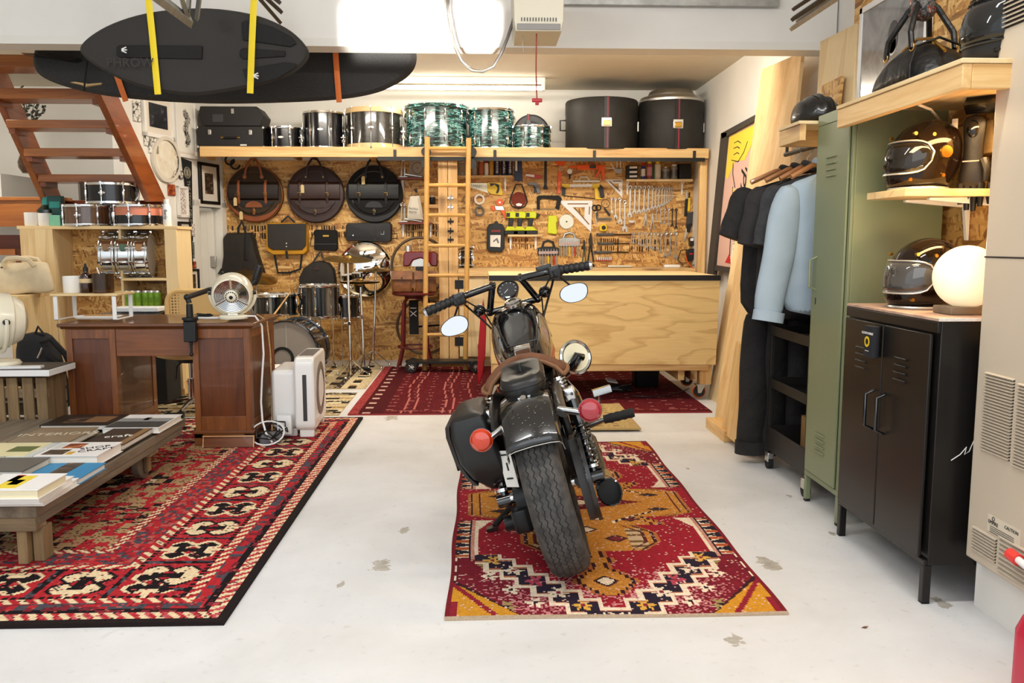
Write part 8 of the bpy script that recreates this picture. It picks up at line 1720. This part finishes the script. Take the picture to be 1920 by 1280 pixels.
blu=M('jacket_blue','9dadb8',.75,var=.08,vs=5,bump=.5,bs=6,bd=.02); blk=M('jacket_black','22201f',.85,var=.15,vs=8,bump=.9,bs=9,bd=.03); blk2=M('shirt_black','2b2828',.85,var=.12,vs=8,bump=.9,bs=9,bd=.03); chk=M('shirt_grey','343436',.85,var=.25,vs=40)
zs=1.575
garment('pale blue jacket, nearest to the green locker',4.03,1.66,zs,.22,.72,blu,.66,.08,radians(2),'jacket',arm=.16)
garment('dark checked shirt between the blue jacket and the plain black shirt',4.145,1.65,zs,.22,.66,chk,.30,.075,0,'shirt',arm=.2)
garment('black shirt with open short sleeve, second from the far end of the rail',4.265,1.64,zs,.245,.76,blk2,.30,.08,0,'shirt',arm=.22)
garment('black jacket with turned-up cuff, farthest along the rail',4.385,1.625,zs,.27,.77,blk,.27,.085,0,'jacket',arm=.34)
def trousers(lab,Y,xc,zt,zb_,m):
    t=T('trousers',lab,'trousers',(xc,Y,zb_))
    for s in (-1,1):
        pts=[V((s*.055+.02*s*(1-k/6)*0+.006*sin(k*2+s),.01*sin(k*1.7+s),(zt-zb_)*(1-k/6))) for k in range(7)]; MB().tube(pts,[(.06,.05),(.075,.055),(.08,.06),(.08,.06),(.082,.06),(.085,.06),(.088,.062)],20,flat=(1,0,0)).build('leg',m,t,sub=1,smooth=80); MB().tube([(s*.055,0,.07),(s*.055,0,-.003)],(.093,.066),20,flat=(1,0,0)).build('turn_up',m,t)
    MB().tube([(-.055,0,zt-zb_),(.055,0,zt-zb_)],(.06,.045),14,flat=(0,1,0)).build('waist',m,t)
    return t
ty=4.53; trousers('black turned-up trousers hanging at the far end of the rail',4.56,PY(1432,700,4.56).x,.86,PY(1440,848,4.56).z,blk); trousers('second black trousers hanging close beside the locker trolley',4.56,1.795,.86,.14,blk2)
# ---------------------------------------------------------------- gloves, lamp, cord
c=PX(1855,215,1.90); gl=M('glove_leather','120e0c',.45,var=.3,vs=10,bump=.15,bs=80)
t=T('glove','pair of black leather motorcycle gloves hung on a hook beside the heater','gloves',(1.862,c.y-.02,c.z-.10),(0,0,radians(42)))
def glove(y0,dx):
    h=MB(); rg=[]
    for z,w,d in ((.10,.075,.035),(.06,.085,.042),(.0,.072,.04),(-.05,.066,.034),(-.10,.09,.038),(-.15,.092,.036),(-.17,.088,.03)): rg.append([V((dx+d*.5*cos(a),y0+w*.5*sin(a),z)) for a in [2*pi*j/20 for j in range(20)]])
    h.loft(rg); g=h.build('glove_hand',gl,t,sub=1,smooth=80)
    for k,(yy,L) in enumerate(((-.034,.075),(-.012,.092),(.011,.088),(.034,.066))): MB().tube([(dx,y0+yy,-.155),(dx-.008,y0+yy*1.05,-.165-L*.5),(dx-.004,y0+yy*1.0,-.165-L)],[.0135,.0125,.009],10).build('finger',gl,g)
    MB().tube([(dx-.012,y0-.042,-.07),(dx-.03,y0-.06,-.11),(dx-.032,y0-.058,-.15)],[.017,.015,.010],10).build('thumb',gl,g)
    MB().bx(dx-.018,dx+.018,y0-.031,y0+.031,-.075,-.07).build('cuff_stripe',M('stripe_silver','8b8580',.5),g); MB().sph((dx-.02,y0,.045),(.012,.022,.032),14,8).build('knuckle_guard',blackg,g)
glove(.02,-.01); glove(-.075,.012)
MB().xz([(-.02,.1),(.02,.1),(.06,.13),(.015,.17),(-.015,.17),(-.06,.13)],-.06,.05).build('hang_clip',blackg,t); MB().tor((0,-.02,.21),.022,.007,(1,0,0),20,8).build('hang_loop',blackg,t); MB().tor((0,-.075,.21),.02,.007,(1,0,0),20,8).build('hang_loop',blackg,t); MB().cyl((.06,-.03,.2),(-.02,-.03,.2),.006,seg=8).build('hook',iron,t); MB().box((-.012,.09,.06),(.006,.02,.06)).build('paper_tag',paper,t)
c=PX(1772,570,1.70); t=T('table_lamp','glowing white globe lamp on a small wooden base on the cabinet','lamp',(1.675,2.86,CZ+.001)); Rg=.108
lg=M('globe_glow','fff3dc',.4,emit=.55,ecol='ffe4b4'); MB().sph((0,0,.028+Rg*.92),(Rg,Rg,Rg),36,20,-.93).build('globe',lg,t,smooth=80)
MB().rbox((0,0,.0135),(.165,.12,.027),.006).build('base',wood('lamp_base','6a5a48','8f7d66',0,2,14,.6),t); MB().tube([(.08,0,.01),(.15,-.02,.006),(.2,-.03,.004)],.004,6).build('lamp_cord',black,t)
l=bpy.data.lights.new('globe_light','POINT'); l.energy=42; l.color=(1,.72,.38); l.shadow_soft_size=.118; lo=bpy.data.objects.new('globe_light',l); C.objects.link(lo); lo.location=(1.675,2.86,CZ+.14)
for ob in t.children:
    if ob.name.startswith('globe'): ob.visible_shadow=True
area('assumed_shelf_strip',(1.72,3.0,1.672),(1.80,3.0,0),.10,.7,10,(1,.66,.30))  # unseen warm strip light assumed under the shelf to brighten the bay
area('added_rail_strip',(1.72,4.0,1.672),(1.72,4.0,0),.06,.2,1.5,(1,.70,.36))  # unseen warm strip light added at the clothes rail
q=[PX(1722,196,1.62),PX(1745,205,1.7),PX(1762,225,1.8),PX(1775,240,1.9),PX(1785,245,1.935)]; o=MB().tube([p-q[-1] for p in q],.005,6).build('cord',whitep,loc=q[-1]); tag(o,'white lamp cord looping down behind the pine shelf','cord')
# ---------------------------------------------------------------- wall heater
HX=1.6; be=M('heater_beige','c9bba6',.4,var=.03,vs=3); HB=M('heater_slot','2a2522',.7)
t=T('wall_heater','tall beige gas wall heater with louvred panels at the right edge','heater',(1.77,2.2,.19)); H1=2.05
mb=MB(t); mb.bx(HX,1.95,1.75,2.64,.19,H1); mb.build('casing',be,t,bev=.006)
z0=PX(1900,483,HX).z; MB(t).bx(HX-.0015,HX+.004,1.75,2.64,z0-.0025,z0+.0025).build('panel_seam',HB,t)
def grille(x0,x1,yt0,yb0,n,nm='louvre_panel'):
    a=PX(x0,yt0,HX); z1=a.z; zb2=PX(x0,yb0,HX).z; ya=a.y; yb3=PX(x1,yt0,HX).y
    m=MB(t); p=MB(t)
    for k in range(n):
        z=zb2+(z1-zb2)*(k+.5)/n; m.bx(HX-.0012,HX+.003,ya,yb3,z-(z1-zb2)/n*.28,z+(z1-zb2)/n*.22); p.box((HX-.004,(ya+yb3)/2,z+(z1-zb2)/n*.3),(.010,abs(ya-yb3),(z1-zb2)/n*.30),(0,radians(-20),0))
    m.build('louvre_slots',HB,t); p.build('louvre_panel',be,t)
grille(1850,1905,697,848,26); grille(1911,2010,718,880,26); grille(1826,1872,985,1032,8); grille(1876,1980,1003,1075,8); grille(1889,1990,-30,55,10)
a=PX(1853,975,HX); MB(t).bx(HX-.002,HX+.002,a.y-.16,a.y,a.z-.032,a.z+.022).build('label_plate',M('label_beige','d8ccb6',.5),t)
m=MB(t); m.text('EMPIRE',.016,TM((HX-.003,a.y-.03,a.z),(0,-1,0),(0,0,1)),.0003); m.tor((HX-.003,a.y-.03,a.z+.014),.006,.001,(1,0,0),14,5)
m.text('CAUTION',.015,TM((HX-.003,a.y-.12,a.z+.008),(0,-1,0),(0,0,1)),.0003)
for k in range(4): m.box((HX-.003,a.y-.075,a.z-.012-.006*k),(.0006,.12,.0015))
m.build('label_print',black,t)
a=PX(1887,1043,HX-.05); t=T('pipe_valve','white pipe with a red cap in front of the heater','pipe',(HX-.03,a.y,a.z)); MB().cyl((0,-.02,0),(0,-.5,-.07),.011,seg=14).build('pipe_body',whitep,t); MB().cyl((0,.015,.003),(0,-.025,-.002),.018,seg=18).cyl((0,.02,.004),(0,.01,.003),.014,seg=18).build('red_cap',M('cap_red','e8403a',.4),t)
pl=MB(); pl.bx(1.665,1.95,1.2,2.68,0,.19); S('trim_8',pl,white,smooth=0)
c=PF(1908,1395); t=T('fuel_can','red plastic can at the lower right edge','can',(c.x+.19,c.y+.06,0)); MB().loft([[V((x*k,y*k,z)) for x,y in rrect(.24,.24,.05)] for z,k in ((0,.92),(.015,1),(.22,1),(.26,.9),(.27,.5))]).build('can_body',M('can_red','c2143c',.35),t); MB().cyl((0,0,.27),(0,0,.30),.03).build('cap',black,t)
# brushed leaf litter
for k,(x,y) in enumerate(((1621,1177),(1644,986))):
    p=PF(x,y); o=MB().loft([[V((.012*c_,.006*s_,.002+.002*c_)) for c_,s_ in ((-1,0),(0,1),(1,.2),(0,-1))],[V((.012*c_,.006*s_,.003+.003*c_)) for c_,s_ in ((-1,0),(0,1),(1,.2),(0,-1))]]).build('dry_leaf',M('leaf_brown','6b4a34',.8),loc=(p.x,p.y,.0)); tag(o,['dry brown leaf on the floor in front of the black cabinet','tiny dry leaf on the floor beside the trolley'][k],'leaf')

a=PY(911,718,7.0); q=[PY(x,y,7.0) for x,y in ((914,560),(920,600),(918,660),(913,700),(907,717),(904,716),(903,690),(905,640),(909,590))]
a.x-=.035
for p in q: p.x-=.035
t=T('red_board','narrow red pointed board standing at the left end of the plywood workbench','board',(a.x,7.0,q[4].z)); o=t.location
MB(t).prism([(p.x,p.z) for p in q],lambda x,z:(x,6.93,z),lambda x,z:(x,7.07,z)).build('board_body',M('board_red','b80f1c',.35),t,bev=.006)
